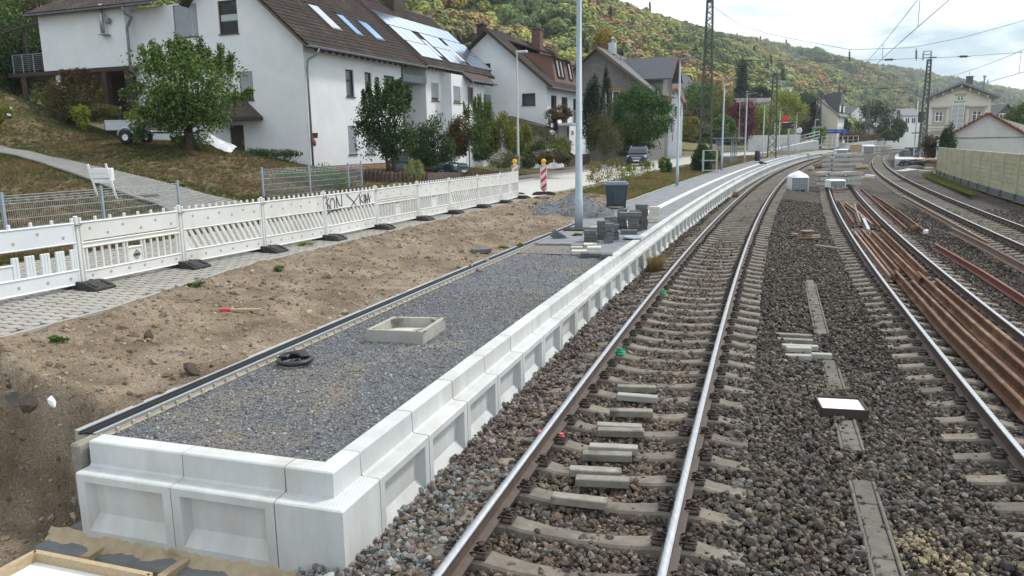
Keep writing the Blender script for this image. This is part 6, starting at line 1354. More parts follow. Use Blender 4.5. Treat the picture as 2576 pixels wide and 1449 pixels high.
# stored rails
def scrap(pts, z, side, label, top=None, group='old rails stored on the middle track', sc=1., slope=None):
    P = [W(*c8(*q), z) for q in pts]; b = P[0].copy(); fr = []; Q = []
    for a, c in zip(P[:-1], P[1:]):
        n = max(1, int((c-a).length/1.5)); Q += [a.lerp(c, i/n) for i in range(n)]
    Q.append(P[-1])
    for i, p in enumerate(Q):
        d = (Q[min(i+1, len(Q)-1)]-Q[max(i-1, 0)]).normalized(); fr.append((p-b, Vector((d.y, -d.x, 0))*sc, Vector((0, 0, sc))))
    o = link('stored_rail', rail_mesh('stored_rail', fr, top or side, side), None, b); tag(o, label, 'rail', group)
    return o
zt = -.262
for pts, side, lab in (([(965, 590), (1340, 1010), (2400, 2040)], 'rust', 'rusty rail on the middle track, leftmost of the front four'), ([(1090, 662), (1500, 1060), (2500, 1950)], 'rust', 'rusty rail on the middle track, second from left of the front four'),
                       ([(1135, 600), (1560, 985), (2560, 1850)], 'rust', 'blue-stained rusty rail on the middle track, third of the front four'), ([(1268, 650), (1600, 925), (2560, 1690)], 'rust', 'dark rusty rail on the middle track, rightmost of the front four'),
                       ([(708, 275), (985, 582)], 'rust', 'orange rusty rail on the middle track, second row, left'), ([(783, 290), (1145, 640)], 'rust', 'orange rusty rail on the middle track, second row, centre'), ([(855, 272), (1200, 605)], 'rust', 'orange rusty rail on the middle track, second row, right'),
                       ([(655, 295), (920, 628)], 'rust_pale', 'thin pale brown rail against the left running rail of the middle track'), ([(684, 292), (948, 618)], 'rust', 'thin brown rail beside the pale one, second row of the pile'),
                       ([(530, 52), (648, 232)], 'rust', 'short orange rail at the far left of the rail pile'), ([(582, 72), (690, 150), (762, 285)], 'rust_pale', 'bent switch rail crossing the far end of the rail pile'), ([(652, 85), (698, 225)], 'rust_pale', 'short pale rail at the far end of the pile, upright in the middle'),
                       ([(676, 72), (848, 258)], 'rust', 'rusty rail at the far right of the pile beside the running rail'), ([(640, 112), (788, 238)], 'rust_pale', 'pale brown rail slanting across the far end of the pile')):
    scrap(pts, zt, side, lab)
scrap([(700, -30), (1052, 275)], -.36, 'rust_red', 'red-brown rail right of the middle track with a bright cut end', None, 'old rails lying beside the middle track'); scrap([(790, 15), (1000, 150), (1190, 292)], -.36, 'rust', 'rusty rail right of the middle track with a white painted end', None, 'old rails lying beside the middle track')
scrap([(1020, 28), (1400, 232), (1660, 372)], -.36, 'rust_pale', 'pale rusty rail lying in front of the far track', None, 'old rails lying beside the middle track'); scrap([(1388, 268), (1640, 390), (2400, 790)], -.33, 'rust_pale', 'long rail with grey top lying in front of the far track', 'rail_side', 'old rails lying beside the middle track', 1.15)
scrap([(1262, 388), (1600, 580), (2500, 1140)], -.36, 'rust_red', 'dark red rail with a cut end right of the middle track', None, 'old rails lying beside the middle track')
p = W(*c8(720, 205), -.28); q = W(*c8(760, 290), -.28); tag(MB().bar(p, q, .10, .10).build('frog_point', K['zinc']), 'bright ground switch point at the far end of the rail pile', 'switch point')
p = W(*c8(1190, 300), -.40); tag(MB().bbox((0, 0, 0), (.28, .12, .16), .03, rz=.8).build('rail_end_cap', K['foil'], None, loc=p), 'white wrapping on the end of the rail beside the middle track', 'wrapping')
# concrete strips in the near track
SB = MB().bbox((0, 0, .04), (.50, .115, .08), .008).mesh('concrete_strip', K['concrete_old']); SBN = MB().bbox((0, 0, .04), (.50, .115, .08), .008).mesh('concrete_strip', K['kerb'])
sl_ = [((940, 20), 0, 0, 'concrete strip farthest up the near track, lying between two sleepers'), ((945, 95), -.13, 0, 'rebated pale concrete strip turned askew between the rails, second from the far end'), ((900, 208), .02, 0, 'concrete strip between the rails, third from the far end'), ((810, 312), 0, 0, 'upper concrete strip of the fourth pair between the rails'),
       ((820, 355), 0, 0, 'lower concrete strip of the fourth pair between the rails'), ((765, 480), .02, 0, 'white grooved concrete strip between the rails'), ((718, 528), 0, 0, 'concrete strip in front of the white grooved one'), ((628, 655), .02, 0, 'rear concrete strip of the pair next to the nearest strip'), ((682, 725), -.02, 0, 'front concrete strip of the pair next to the nearest strip'), ((508, 862), -.09, 0, 'concrete strip nearest the camera between the rails')]
for i, (q, a, _, lab) in enumerate(sl_):
    p = W(*c23(*q), -.16); p.z = -.225+(.01 if i % 3 else 0); o = link('concrete_strip', SBN if i in (1, 5) else SB, None, p, (0, .02*math.sin(i*3), -T1.a(6)+.16+a)); tag(o, lab, 'concrete strip', 'loose concrete strips laid in the near track')
for i, (px, py, dz, lab) in enumerate(((1995, 850, 0, 'grooved grey strip at the back of the small strip pile'), (2000, 862, 0, 'grey strip second from the back of the small strip pile'), (2012, 876, .0, 'wide pale strip across the middle of the small strip pile'), (2045, 892, 0, 'pale strip at the right of the small strip pile'), (2008, 890, .05, 'short pale strip on top at the front of the small strip pile'), (2008, 902, 0, 'lowest pale strip at the front of the small strip pile'))):
    p = W(px, py, -.32); p.z = bedz(p)+.0+dz; o = link('concrete_strip', SBN if i > 1 else SB, None, p, (0, 0, -.30+.03*i), (1.1, 1, 1) if i < 4 else (.75, 1, 1)); tag(o, lab, 'concrete strip', 'pile of concrete strips between the tracks')
# cable trough with lids
ct = thing('cable_trough', 'weathered concrete cable trough with lids half buried between the tracks', 'cable trough', T1.p(6, 2.36, -.43)); b = ct.location.copy(); r = np.random.default_rng(4)
LID = MB().bbox((0, 0, 0), (.30, .495, .05), .008).mesh('lid', K['wood_weathered']); K['trough'] = Mt('trough_concrete', (.165, .15, .125), (.10, .092, .08), 8, .9, bmp=.5, bscale=60, c3=(.09, .08, .07), scale3=2, f3=(.5, .7), orand=.15); LID = MB().bbox((0, 0, 0), (.175, .495, .05), .008).mesh('lid', K['trough']); EDG = MB().bbox((0, 0, 0), (.032, .99, .10), .008).mesh('edge', K['trough'])
for s0, s1 in ((5.2, 7.9), (11.2, 12.3), (14.4, 19.6), (9.0, 10.0)):
    for S in np.arange(s0, s1, .5):
        q = TR(T1.p(S+.25, 2.36, -.385+r.normal()*.006)-b, -T1.a(S), r.normal()*.01); o = bpy.data.objects.new('lid', LID); COL.objects.link(o); o.parent = ct; o.matrix_basis = q
    for S in np.arange(s0, s1-.4, 1.0):
        for k in (-.108, .108): o = bpy.data.objects.new('edge', EDG); COL.objects.link(o); o.parent = ct; o.matrix_basis = TR(T1.p(S+.5, 2.36+k, -.40)-b, -T1.a(S))
# tray with white bottom
p = T1.p(10.28, 2.34, -.355); t = thing('steel_tray', 'shallow dark steel tray with a white bottom on the ballast', 'tray', p, -T1.a(10)+.10)
MB().box((0, 0, .072), (.50, .46, .012)).build('tray_bottom', K['white_board'], t)
mb = MB()
for a in ((.26, 0, .02, .50), (-.26, 0, .02, .50)): mb.box((a[0], a[1], .045), (a[2], a[3], .12))
for a in (.245, -.245): mb.box((0, a, .045), (.54, .018, .12))
mb.build('tray_rim', K['clip'], t)
# rusty lifting jack with hose, plank
p = W(2022, 600, -.36); p.z = bedz(p); t = thing('rail_jack', 'rusty rail tensioning device with hose lying between the tracks', 'rail jack', p, .2)
mb = MB(); mb.bbox((.12, 0, .30), (.42, .30, .05), .01); mb.bbox((.12, 0, .14), (.26, .22, .24), .02); mb.tube([(-.55, .05, .12), (.62, .05, .12)], .05, 8); mb.tube([(-.45, -.1, .08), (.55, -.12, .08)], .035, 8); mb.bbox((-.35, 0, .14), (.16, .26, .22), .02); mb.build('jack_body', K['rust_pale'], t)
MB().tube([(-.35, -.1, .15), (-.65, -.25, .2), (-.9, -.1, .05), (-.8, .2, .05), (-.5, .2, .12)], .03, 8).build('hose', K['black_pipe'], t)
tag(MB().bbox((0, 0, 0), (.75, .12, .04), .008).build('plank', K['wood_weathered'], None, loc=W(2078, 622, -.38)+Vector((0, 0, .02)), rot=(0, .03, -.9)), 'short weathered plank beside the rusty rail device', 'plank')
# concrete shaft frame on the gravel
zf = .56; P = [W(x, y, zf) for x, y in ((921, 829), (1063, 835), (1120, 799), (989, 796))]; ce = sum(P, Vector())/4; t = thing('shaft_ring', 'square precast concrete shaft frame sitting on the grey gravel', 'concrete frame', (ce.x, ce.y, .385)); mb = MB(); hh = .175
I4 = [(p-ce) for p in P]; J4 = [v*.86 for v in I4]; V = [Vector((v.x, v.y, z)) for z in (0, hh) for v in I4]+[Vector((v.x, v.y, z)) for z in (.03, hh) for v in J4]
mb.add(V, [(k, (k+1) % 4, 4+(k+1) % 4, 4+k) for k in range(4)]+[(4+k, 4+(k+1) % 4, 12+(k+1) % 4, 12+k) for k in range(4)]+[(8+(k+1) % 4, 8+k, 12+k, 12+(k+1) % 4) for k in range(4)]); mb.build('frame_wall', K['kerb'], t)
mb = MB()
for k in range(4):
    a, b_, c_ = J4[k], J4[(k+1) % 4], J4[k-1]; mb.add([Vector((*v.xy, hh-z)) for z in (0, .05) for v in (a, a.lerp(b_, .2), a.lerp(c_, .2))], [(0, 1, 2), (4, 3, 5), (1, 4, 5, 2)])
    v = I4[k]*.91
    for e in (-.05, .05): mb.lathe([(.001, hh+.006), (.022, hh+.006), (.022, hh-.01)], (v.x+e, v.y, 0), 8, False)
mb.build('corner_plate', K['concrete_old'], t); mb = MB(); mb.add([Vector((*v.xy, .04)) for v in J4], [(0, 1, 2, 3)]); mb.build('floor', K['cream_block'], t)
# coil of corrugated pipe
p = W(742, 913, .42); t = thing('pipe_coil', 'coil of black corrugated pipe lying against the drain', 'pipe coil', p); R = W(782, 912, .42).x-p.x
mb = MB(); mb.tube([(R*.98*math.cos(a), R*.98*math.sin(a), .035+.0*a) for a in np.linspace(0, 6.283, 40)], .032, 8, False)
for k in range(4): mb.tube([(R*(.80*math.cos(a)*.9+.1-.35*(k/3)), R*(.86-.1*k)*math.sin(a), .045+.045*abs(math.sin(a))) for a in np.linspace(.2, 3.0, 18)], .028, 8)
mb.build('pipe', K['black_pipe'], t)
# wooden peg with red end, rubbish and lumps on the soil
p = W(602, 786, .62); S_, O_ = T1.so(np.array([p.x]), np.array([p.y])); p.z = float(zsoil(S_, O_, np.array([p.x]), np.array([p.y]))[0])+.02
t = thing('survey_peg', 'wooden peg with red painted end lying on the brown soil', 'wooden peg', p, -.03); MB().bbox((.08, 0, .02), (.40, .05, .04), .006).build('shaft', K['wood_pale'], t); MB().bbox((-.20, 0, .02), (.16, .052, .042), .006).build('red_end', K['red'], t); MB().add([(.28, -.025, .0), (.28, .025, .0), (.28, .025, .04), (.28, -.025, .04), (.38, 0, .02)], [(0, 1, 4), (1, 2, 4), (2, 3, 4), (3, 0, 4)]).build('tip', K['wood_pale'], t)
def soil_at(px, py):
    p = W(px, py, .6)
    for _ in range(4):
        S_, O_ = T1.so(np.array([p.x]), np.array([p.y])); p = W(px, py, float(zsoil(S_, O_, np.array([p.x]), np.array([p.y]))[0]))
    return p
_lump = [stone_proto(50+i, K['concrete_old'], 2) for i in range(4)]; _lumpb = [stone_proto(60+i, K['brick_y']) for i in range(2)]; _lumpd = [stone_proto(70, K['bark'], 3)]
for i, (px, py, s, kind, lab) in enumerate(((1210, 636, .34, 'slab', 'flat grey concrete block lying on the soil near the drain'), (1155, 672, .16, 'c', 'pale stone lump, left one of the rubble by the drain'), (1185, 676, .17, 'b', 'reddish broken brick beside the drain'), (1205, 683, .15, 'c', 'grey stone chunk right of the broken brick'), (1225, 660, .13, 'c', 'small pale stone above the broken brick'),
                                            (75, 1020, .15, 'd', 'dark brown root lump on the soil at the left edge'), (35, 1012, .17, 'c', 'grey stone left of the dark root lump'), (130, 1018, .12, 'w', 'white scrap of plastic right of the dark root lump'), (375, 848, .13, 'd', 'dark lump on the soil below the second barrier foot'), (338, 865, .08, 'w', 'white scrap of paper on the brown soil'), (1165, 655, .12, 'b', 'brown clod above the rubble by the drain'), (1010, 650, .14, 'b', 'red brick piece in the middle of the soil strip'), (870, 790, .12, 'c', 'round stone halfway between walkway and drain'), (485, 940, .2, 'd', 'dug up root clump beside the drain'))):
    p = soil_at(px, py)
    if kind == 'slab': o = link('concrete_block', MB().bbox((0, 0, .05), (.42, .26, .10), .01).mesh('concrete_block', K['slab_cut']), None, p, (0, 0, .3)); tag(o, lab, 'concrete block')
    else: me = {'c': _lump[i % 4], 'b': _lumpb[i % 2], 'd': _lumpd[0], 'w': _lump[0]}[kind]; o = link('rubble', me if kind != 'w' else stone_proto(80+i, K['white_board']), None, p+Vector((0, 0, s*.18)), (i, i*.7, i*1.3), (s, s, s*.8)); tag(o, lab, 'rubble', 'rubble on the soil')
# gravel heap
p = soil_at(1425, 535); p.z = zl(p.x, p.y)-.05; n = 44; X_, Y_ = np.meshgrid(np.linspace(-2.1, 2.1, n), np.linspace(-1.6, 1.6, n), indexing='ij'); r1 = np.hypot((X_+.55)/1.05, Y_/1.1); r2 = np.hypot((X_-.35)/1.35, (Y_-.1)/1.2)
Z_ = np.maximum(.52*np.clip(1-r1, 0, 1)**.9, .78*np.clip(1-r2, 0, 1)**.95)+.05*(fbm(X_*3+4, Y_*3)-.5); Z_ = np.where(Z_ < .03, -.15, Z_)
tag(link('gravel_heap', grid_mesh('gravel_heap', X_, Y_, Z_, K['gravel']), None, p, (0, 0, -.1)), 'double peaked heap of dark grey gravel behind the nearest lamp post', 'gravel heap')
hz = np.random.default_rng(8); k = hz.integers(0, n*n, 2600); P_ = np.c_[X_.ravel()[k], Y_.ravel()[k], Z_.ravel()[k]]+hz.normal(size=(2600, 3))*[.05, .05, .012]; P_ = P_[P_[:, 2] > .02]; P_ = P_@np.array(Matrix.Rotation(-.1, 3, 'Z')).T+np.array(p); m_ = len(P_)
tag(scatter('heap_stones', P_, _st, np.clip(hz.lognormal(-3.1, .3, m_), .025, .08), hz.uniform(-1, 1, (m_, 3))*3, np.array(GP)[hz.integers(0, len(GP), m_)]*hz.uniform(.7, 1.3, (m_, 1))), 'loose gravel stones on the grey heap', 'gravel')
# paving blocks in stacks
cs = C(2200, 650, 3.622); BKS = {m_: MB().bbox((0, 0, .049), (.36, .20, .096), .006).mesh('paving_block', K[m_]) for m_ in ('slab_cut', 'cream_block', 'slab')}
names = ['bottom', 'second', 'third', 'fourth', 'fifth', 'sixth', 'seventh']
for (x0, x1, yb, n, mat, where, dy) in ((330, 520, 1066, 3, 'slab_cut', 'leftmost low stack', 0), (525, 715, 1050, 5, 'slab_cut', 'second stack from the left', .16), (628, 752, 1082, 5, 'slab_cut', 'narrow stack at the front', 0), (738, 825, 1040, 4, 'slab_cut', 'stack touching the narrow front one', .1), (602, 798, 905, 4, 'slab_cut', 'stack behind the front ones', 0), (800, 940, 892, 6, 'slab_cut', 'left of the two stacks under the long slab', 0), (948, 1112, 922, 6, 'slab_cut', 'right of the two stacks under the long slab', 0), (1090, 1165, 915, 5, 'slab_cut', 'stack right of the long slab', .12), (1050, 1225, 890, 7, 'slab_cut', 'tall rear stack', 0), (1236, 1388, 790, 5, 'cream_block', 'cream stack by the white edge', 0), (1270, 1418, 775, 4, 'cream_block', 'cream stack right behind the other cream one', .2)):
    a, b = W(*cs(x0, yb), .47), W(*cs(x1, yb), .47); w = (b-a).length; ce = (a+b)/2+Vector((-.05, .12+dy, 0)); zz = float(zplat(18))-.01
    for k in range(n):
        lab = '%s paving block of the %s' % (('cream ' if mat[0] == 'c' else 'dark grey ')+('topmost' if k == n-1 else names[k]), where)
        o = link('paving_block', BKS[mat], None, (ce.x+rng.normal()*.012, ce.y+rng.normal()*.012, zz+.099*k), (0, 0, -.12+rng.normal()*.05), (w/.36*rng.uniform(.94, 1.0), 1, 1)); tag(o, lab, 'paving block', 'paving blocks stacked at the end of the finished platform')
for (x0, x1, yb, z, mat, lab, h) in ((785, 1115, 700, .62, 'slab_cut', 'long dark slab laid across two block stacks', .10), (1020, 1200, 575, .70, 'slab_cut', 'loose dark slab on top of the tall rear stack', .08), (815, 1052, 958, 0, 'slab_cut', 'flat dark slab row in front of the block stacks', .12), (100, 275, 1135, 0, 'kerb', 'thin pale slab at the far left of the loose blocks', .05), (112, 335, 1212, 0, 'cream_block', 'long cream slab lying at the left of the blocks', .09), (333, 540, 1165, .02, 'cream_block', 'cream block lying flat in front of the leftmost stack', .10),
                                     (240, 362, 1255, 0, 'slab_cut', 'small dark block nearest the camera on the gravel', .11), (356, 546, 1240, 0, 'slab_cut', 'flat dark slab next to the small near block', .08), (525, 700, 1270, 0, 'slab_cut', 'dark slab against the platform edge at the end of the paving', .11), (285, 480, 1090, .01, 'slab_white', 'white ribbed slab under the leftmost stack', .05)):
    a, b = W(*cs(x0, yb), .47+z), W(*cs(x1, yb), .47+z); w = (b-a).length; ce = (a+b)/2; o = MB().bbox((0, .13, h/2), (w*.97, .28, h), .008).build('paving_slab', K[mat], None, loc=(ce.x, ce.y, (.455 if yb < 1000 else .405)+z), rot=(0, 0, -.12)); tag(o, lab, 'paving slab')
for px, py, z, lab in ((cs(885, 645), 0, .47, 'round white manhole ring lying on the paving behind the stacks'), (cs(990, 1005), 0, .50, 'white round cover lying at the platform edge in front of the stacks')):
    p = W(*px, z); tag(MB().lathe([(.001, .03), (.26, .03), (.27, .0), (.20, -.015)], (0, 0, 0), 28, False).build('manhole_ring', K['zinc'], None, loc=p), lab, 'manhole ring')
p = W(600*.0+(2000+350/1.932)/1.5528, (750+360/1.932)/1.5528, .42); tag(MB().bbox((0, 0, .09), (.42, .12, .22), .02, M=Matrix.Rotation(.6, 3, 'Y')@Matrix.Rotation(.3, 3, 'Z')).build('broken_slab', K['slab_cut'], None, loc=p), 'tilted broken dark slab on the gravel left of the stacks', 'broken slab')
p = W(1456, 577, .47); t = tag(MB().bbox((0, 0, -.02), (1.0, .5, .10), .03).build('ground_slab', K['rubber'], None, loc=p+Vector((.05, -.1, .02)), rot=(0, 0, -.2)), 'rough dark base slab at the foot of the nearest lamp post', 'base slab'); p2 = W(1510, 575, .45)
tag(MB().bbox((0, 0, .02), (.8, .45, .07), .01).build('pale_slab', K['kerb'], None, loc=p2+Vector((.1, 0, 0)), rot=(0, 0, -.2)), 'pale concrete slab right of the nearest lamp base', 'concrete slab')
# formwork box, beams and pipe in the pit
zf = -.20; cq = C(0, 1500, 1.932)
t = thing('formwork_box', 'timber formwork box with white board floor in the pit at the lower left', 'formwork', W(*cq(300, 1380), zf)); b = t.location.copy()
Q = [W(*cq(x, y), zf) for x, y in ((265, 1268), (1120, 1440))]; d = (Q[1]-Q[0]); e = Vector((-d.y, d.x, 0)).normalized(); Lw = W(*cq(0, 1410), zf)-Q[0]; e2 = Lw.normalized(); f0, f1, f2, f3 = Q[0], Q[1]+d*.02, Q[1]+d*.02+e2*1.6, Q[0]+e2*1.6
for a, c in ((f0, f1), (f1, f2), (f2, f3), (f3, f0)): link('plank', MB().bar(a-b-Vector((0, 0, .25)), c-b-Vector((0, 0, .25)), .045, .52).mesh('plank', K['wood_pale']), t)
mb = MB(); mb.add([v-b-Vector((0, 0, .07)) for v in (f0, f1, f2, f3)], [(0, 1, 2, 3)]); mb.add([v-b-Vector((0, 0, .12)) for v in (f0, f1, f2, f3)], [(3, 2, 1, 0)]); mb.build('floor_board', K['white_board'], t)
for pa, pb, lab in (((815, 1222), (640, 1330), 'short timber beam from the footing to the formwork box'), ((1570, 1235), (1215, 1480), 'longer timber beam leaning from the footing at the lower left')):
    a, c = W(*cq(*pa), -.40), W(*cq(*pb), -.36); tag(MB().bar(Vector(), c-a, .075, .07).build('timber_beam', K['wood_pale'], None, loc=a), lab, 'timber beam')
a, m_, c = W(*cq(1190, 1285), -.42), W(*cq(1150, 1380), -.5), W(*cq(1030, 1440), -.62); tag(MB().tube([Vector((0, .3, .02)), Vector(), (m_-a)*.5+Vector((0, 0, .03)), m_-a, c-a], .045, 10).build('cable_duct', K['black_pipe'], None, loc=a), 'black cable duct bending out of the footing', 'cable duct')
# wheeled bin
p = W(1550, 524, .46); t = thing('wheeled_bin', 'large dark blue-grey wheeled bin beside the gravel heap', 'bin', p, -.12); t.scale = (.88, .88, .88)
mb = MB(); V = []
for (a, b_, z) in ((.40, .34, .10), (.44, .38, .6), (.48, .42, 1.02)): V += [(-a, -b_, z), (a, -b_, z), (a, b_, z), (-a, b_, z)]
mb.add(V, [(3, 2, 1, 0)]+[(4*i+k, 4*i+(k+1) % 4, 4*i+4+(k+1) % 4, 4*i+4+k) for i in range(2) for k in range(4)]); mb.bbox((.1, -.40, .5), (.5, .02, .6), .01); mb.build('bin_body', K['bin'], t)
mb = MB(); mb.bbox((0, 0, 1.05), (1.04, .92, .09), .025); mb.bbox((0, 0, 1.12), (.90, .78, .07), .03); mb.tube([(-.4, .48, 1.08), (.4, .48, 1.08)], .025, 8); mb.build('lid', Mt('bin_lid', (.16, .21, .28), (.13, .175, .24), 4, .35), t)  # lid colour made paler and bluer to stand for reflected sky
for x in (-.38, .38): link('wheel', MB().lathe([(.02, -.04), (.12, -.04), (.12, .04), (.02, .04)], (0, 0, 0), 14, False, Matrix.Rotation(math.pi/2, 3, 'Y')).mesh('wheel', K['tyre']), t, (x, .33, .12))
# sleeper piles and wrapped pallets farther along the middle track
SLN = sleeper_mesh('new_sleeper', K['sleeper_new']); lay = ['bottom', 'second', 'third', 'fourth', 'fifth', 'top']
for pile, Yd, px, nl, nr, z0, dx in (('front pile', 52.5, 2112, 3, 3, -.13, 0), ('rear pile', 56.5, 2117, 6, 3, .02, -.2)):
    c0 = A(px, 440, Yd)
    for l in range(nl):
        for j in range(nr):
            o = link('concrete_sleeper', SLN, None, (c0.x+rng.normal()*.07, Yd+j*.32, z0+.42+l*.335), (0, 0, -.06+rng.normal()*.015), (1.12, 1, 1)); tag(o, 'new concrete sleeper, %s layer of the %s, %s' % (lay[l] if l < nl-1 else 'top', pile, ('front one', 'middle one', 'rear one')[j]), 'sleeper', 'new concrete sleepers in piles')
        for x in (-.8, .8):
            o = MB().box((0, .32, 0), (.09, .9, .10)).build('batten', K['wood_dark'], None, loc=(c0.x+x, Yd, z0+.06+l*.335)); tag(o, 'dark batten under the %s sleeper layer of the %s, %s' % (lay[l] if l < nl-1 else 'top', pile, 'left' if x < 0 else 'right'), 'batten', 'battens between sleeper layers')
def wrapped(px0, px1, py0, py1, Yd, lab, peak=0.):
    a, b = A(px0, py1, Yd), A(px1, py1, Yd); h = (py1-py0)*Yd/1932; w = b.x-a.x; t = thing('wrapped_pallet', lab, 'pallet', (a+b)/2)
    mb = MB(); mb.bbox((0, .45, h*.40), (w*.86, .9, h*.68), .05); mb.build('load', K['wrap'], t)
    mb = MB(); k = peak*h; mb.add([(-w*.5, -.04, h*.66), (w*.5, -.04, h*.66), (w*.5, .95, h*.66), (-w*.5, .95, h*.66), (-w*.38, .05, h*.8), (w*.38, .05, h*.8), (w*.38, .85, h*.8), (-w*.38, .85, h*.8), (0, .4, h*.82+k)], [(0, 1, 5, 4), (1, 2, 6, 5), (2, 3, 7, 6), (3, 0, 4, 7), (4, 5, 8), (5, 6, 8), (6, 7, 8), (7, 4, 8)], True)
    mb.box((-w*.47, .45, h*.36), (.05, .9, h*.7), taper=.9); mb.box((w*.47, .45, h*.36), (.05, .9, h*.7), taper=.9); mb.build('cover', K['bag'], t)
    mb = MB()
    for i in range(3): mb.box(((i-1)*w*.33, .45, .05), (.12, .95, .10))
    for i in range(5): mb.bar((-w*.42, -.012, h*(.12+.13*i)), (w*.42, -.012, h*(.12+.13*i)), .014)
    for i in range(7): mb.bar((-w*.42+w*.14*i, -.012, h*.08), (-w*.42+w*.14*i, -.012, h*.70), .014)
    mb.build('crate_bars', K['zinc'], t); return t
wrapped(1990, 2034, 430, 482, 51, 'white topped wire crate standing right of the near track', .18)
wrapped(2088, 2128, 447, 472, 50, 'small film wrapped pallet in front of the sleeper pile'); wrapped(2098, 2128, 385, 402, 62, 'wrapped pallet on top behind the sleeper piles'); wrapped(2104, 2134, 372, 388, 86, 'white wrapped pallet beyond the sleeper piles'); wrapped(2172, 2200, 360, 385, 104, 'grey wrapped crate by the far sleeper stacks')
r = np.random.default_rng(12)
for i in range(18):
    px, py = 2086+i*7.2, 386+9*math.sin(i*2.7); p = W(px, py, -.45); p.z = -.42; k = i % 4; o = MB().bbox((0, 0, .06), (r.uniform(.6, 1.8), r.uniform(.12, .4), .12), .02).build('timber_offcut', K[['wood_pale', 'cream_block', 'rust', 'sleeper_new'][k]], None, loc=p, rot=(0, 0, r.uniform(-.7, .7)))
    tag(o, '%s offcut beyond the sleeper piles, %s of its colour from the left' % (('pale timber', 'cream stone', 'rusty steel', 'grey concrete')[k], ('first', 'second', 'third', 'fourth', 'fifth')[i//4]), 'offcut', 'offcuts strewn beyond the sleeper piles')
for i, (px, py, m_, lab) in enumerate(((2175, 448, 'wood_pale', 'broken timber right of the front sleeper pile'), (2188, 444, 'foil', 'white block right of the front sleeper pile'), (2050, 438, 'wood_pale', 'pallet board left of the front sleeper pile'), (2040, 424, 'kerb', 'concrete beam left of the sleeper piles'), (2058, 418, 'rust', 'orange rusty lump left of the sleeper piles'), (2168, 420, 'wood_pale', 'timber stub right of the rear sleeper pile'))):
    p = A(px, py, 54+i*.4); o = MB().bbox((0, 0, .0), (.8, .3, .26), .04).build('site_debris', K[m_], None, loc=(p.x, p.y, max(p.z, -.3)), rot=(.1*i, .1, .5*i)); tag(o, lab, 'debris')
for j, (px0, px1, py0, py1, Yd, n) in enumerate(((2155, 2212, 364, 386, 112, 4), (2200, 2242, 360, 378, 128, 3))):
    for l in range(n):
        a, b = A(px0, py1, Yd), A(px1, py1, Yd); o = link('concrete_sleeper', SLN, None, ((a.x+b.x)/2, Yd, max(-.4, a.z)+.40+l*.30), (0, 0, .05), ((b.x-a.x)/2.6, 2.5, 1)); tag(o, 'new concrete sleeper far off, %s layer of the %s' % (lay[l], ('stack left of the wrapped crate', 'farthest stack before the white houses')[j]), 'sleeper', 'new concrete sleepers in piles')
tag(MB().box((0, 0, .8), (1.6, .12, 1.7)).build('plywood_sheet', K['wood_pale'], None, loc=A(2152, 385, 100)-Vector((0, 0, .6)), rot=(0, 0, .2)), 'pale plywood sheet standing beside the far sleeper stack', 'plywood sheet')

# crumbs of dried mortar on the ballast at the lower right
g = np.random.default_rng(77); P_ = []
for px, py, n, sp in ((2350, 1415, 95, .16), (2290, 1385, 40, .10), (2130, 1432, 60, .12), (2115, 1195, 45, .09), (2325, 1355, 30, .08), (2410, 1440, 30, .12)):
    c = W(px, py, -.45); P_.append(np.c_[c.x+g.normal(size=n)*sp, c.y+g.normal(size=n)*sp*.8, -.425+g.random(n)*.035])
P_ = np.concatenate(P_); m_ = len(P_); tag(scatter('mortar_crumbs', P_, _st, np.clip(g.lognormal(-3.4, .5, m_), .015, .09), g.uniform(-3, 3, (m_, 3)), np.array((.27, .22, .14))*g.uniform(.7, 1.2, (m_, 1))), 'yellowish crumbs of dried mortar on the ballast at the lower right', 'mortar crumbs')
# ---------------------------------------------------------------- lamps, masts, wires
def lamp(px, pyb, pyt, Yd, label, mat='lamp_paint', r0=.085, side=1, head='flat', z=None, grp='platform lamp posts'):
    b = A(px, pyb, Yd); h = (pyb-pyt)*Yd/1932*1.015; t = thing('lamp_post', label, 'lamp post', b, -T1.a(float(T1.so(b.x, b.y)[0])), grp)
    mb = MB(); mb.tube([(0, 0, -.1), (0, 0, h*.13), (0, 0, h*.131), (0, 0, h)], [r0, r0, r0*.9, r0*.55], 12); mb.lathe([(r0*1.7, 0), (r0*1.7, .02), (r0, .03)], n=12); mb.build('pole', K[mat], t)
    mb = MB(); mb.bbox((0, 0, h-.02), (r0*1.5, r0*1.5, .16), .01)
    if head == 'flat':
        V = [(-.05*side, -.06, h+.02), (.95*side, -.14, h+.16), (.95*side, .14, h+.16), (-.05*side, .06, h+.02), (-.05*side, -.06, h+.10), (.95*side, -.12, h+.21), (.95*side, .12, h+.21), (-.05*side, .06, h+.12)]
        mb.add(V, [(0, 3, 2, 1), (4, 5, 6, 7), (0, 1, 5, 4), (1, 2, 6, 5), (2, 3, 7, 6), (3, 0, 4, 7)])
    elif head == 'box': mb.bbox((.28*side, 0, h+.06), (.68, .22, .14), .04)
    mb.build('lamp_head', K['zinc_dark' if head == 'flat' else 'zinc'], t); return t
lamp(1456, 575, 17, 22.4, 'nearest tall blue-grey lamp post beside the paving stacks', r0=.12)
for px, pyb, pyt, Yd, lab in ((1703, 468, 170, 43, 'second blue-grey lamp post, left of the tall lattice mast'), (1815, 425, 216, 61, 'third lamp post, right of the ivy covered mast foot'), (1873, 407, 248, 76, 'fourth lamp post, in front of the platform shelter'),
                              (1918, 396, 268, 91, 'fifth lamp post, right of the litter bin'), (1958, 387, 280, 106, 'sixth lamp post, left of the red sign'), (2000, 382, 290, 120, 'seventh lamp post, at the foot of the ramp rails')): lamp(px, pyb, pyt, Yd, lab)
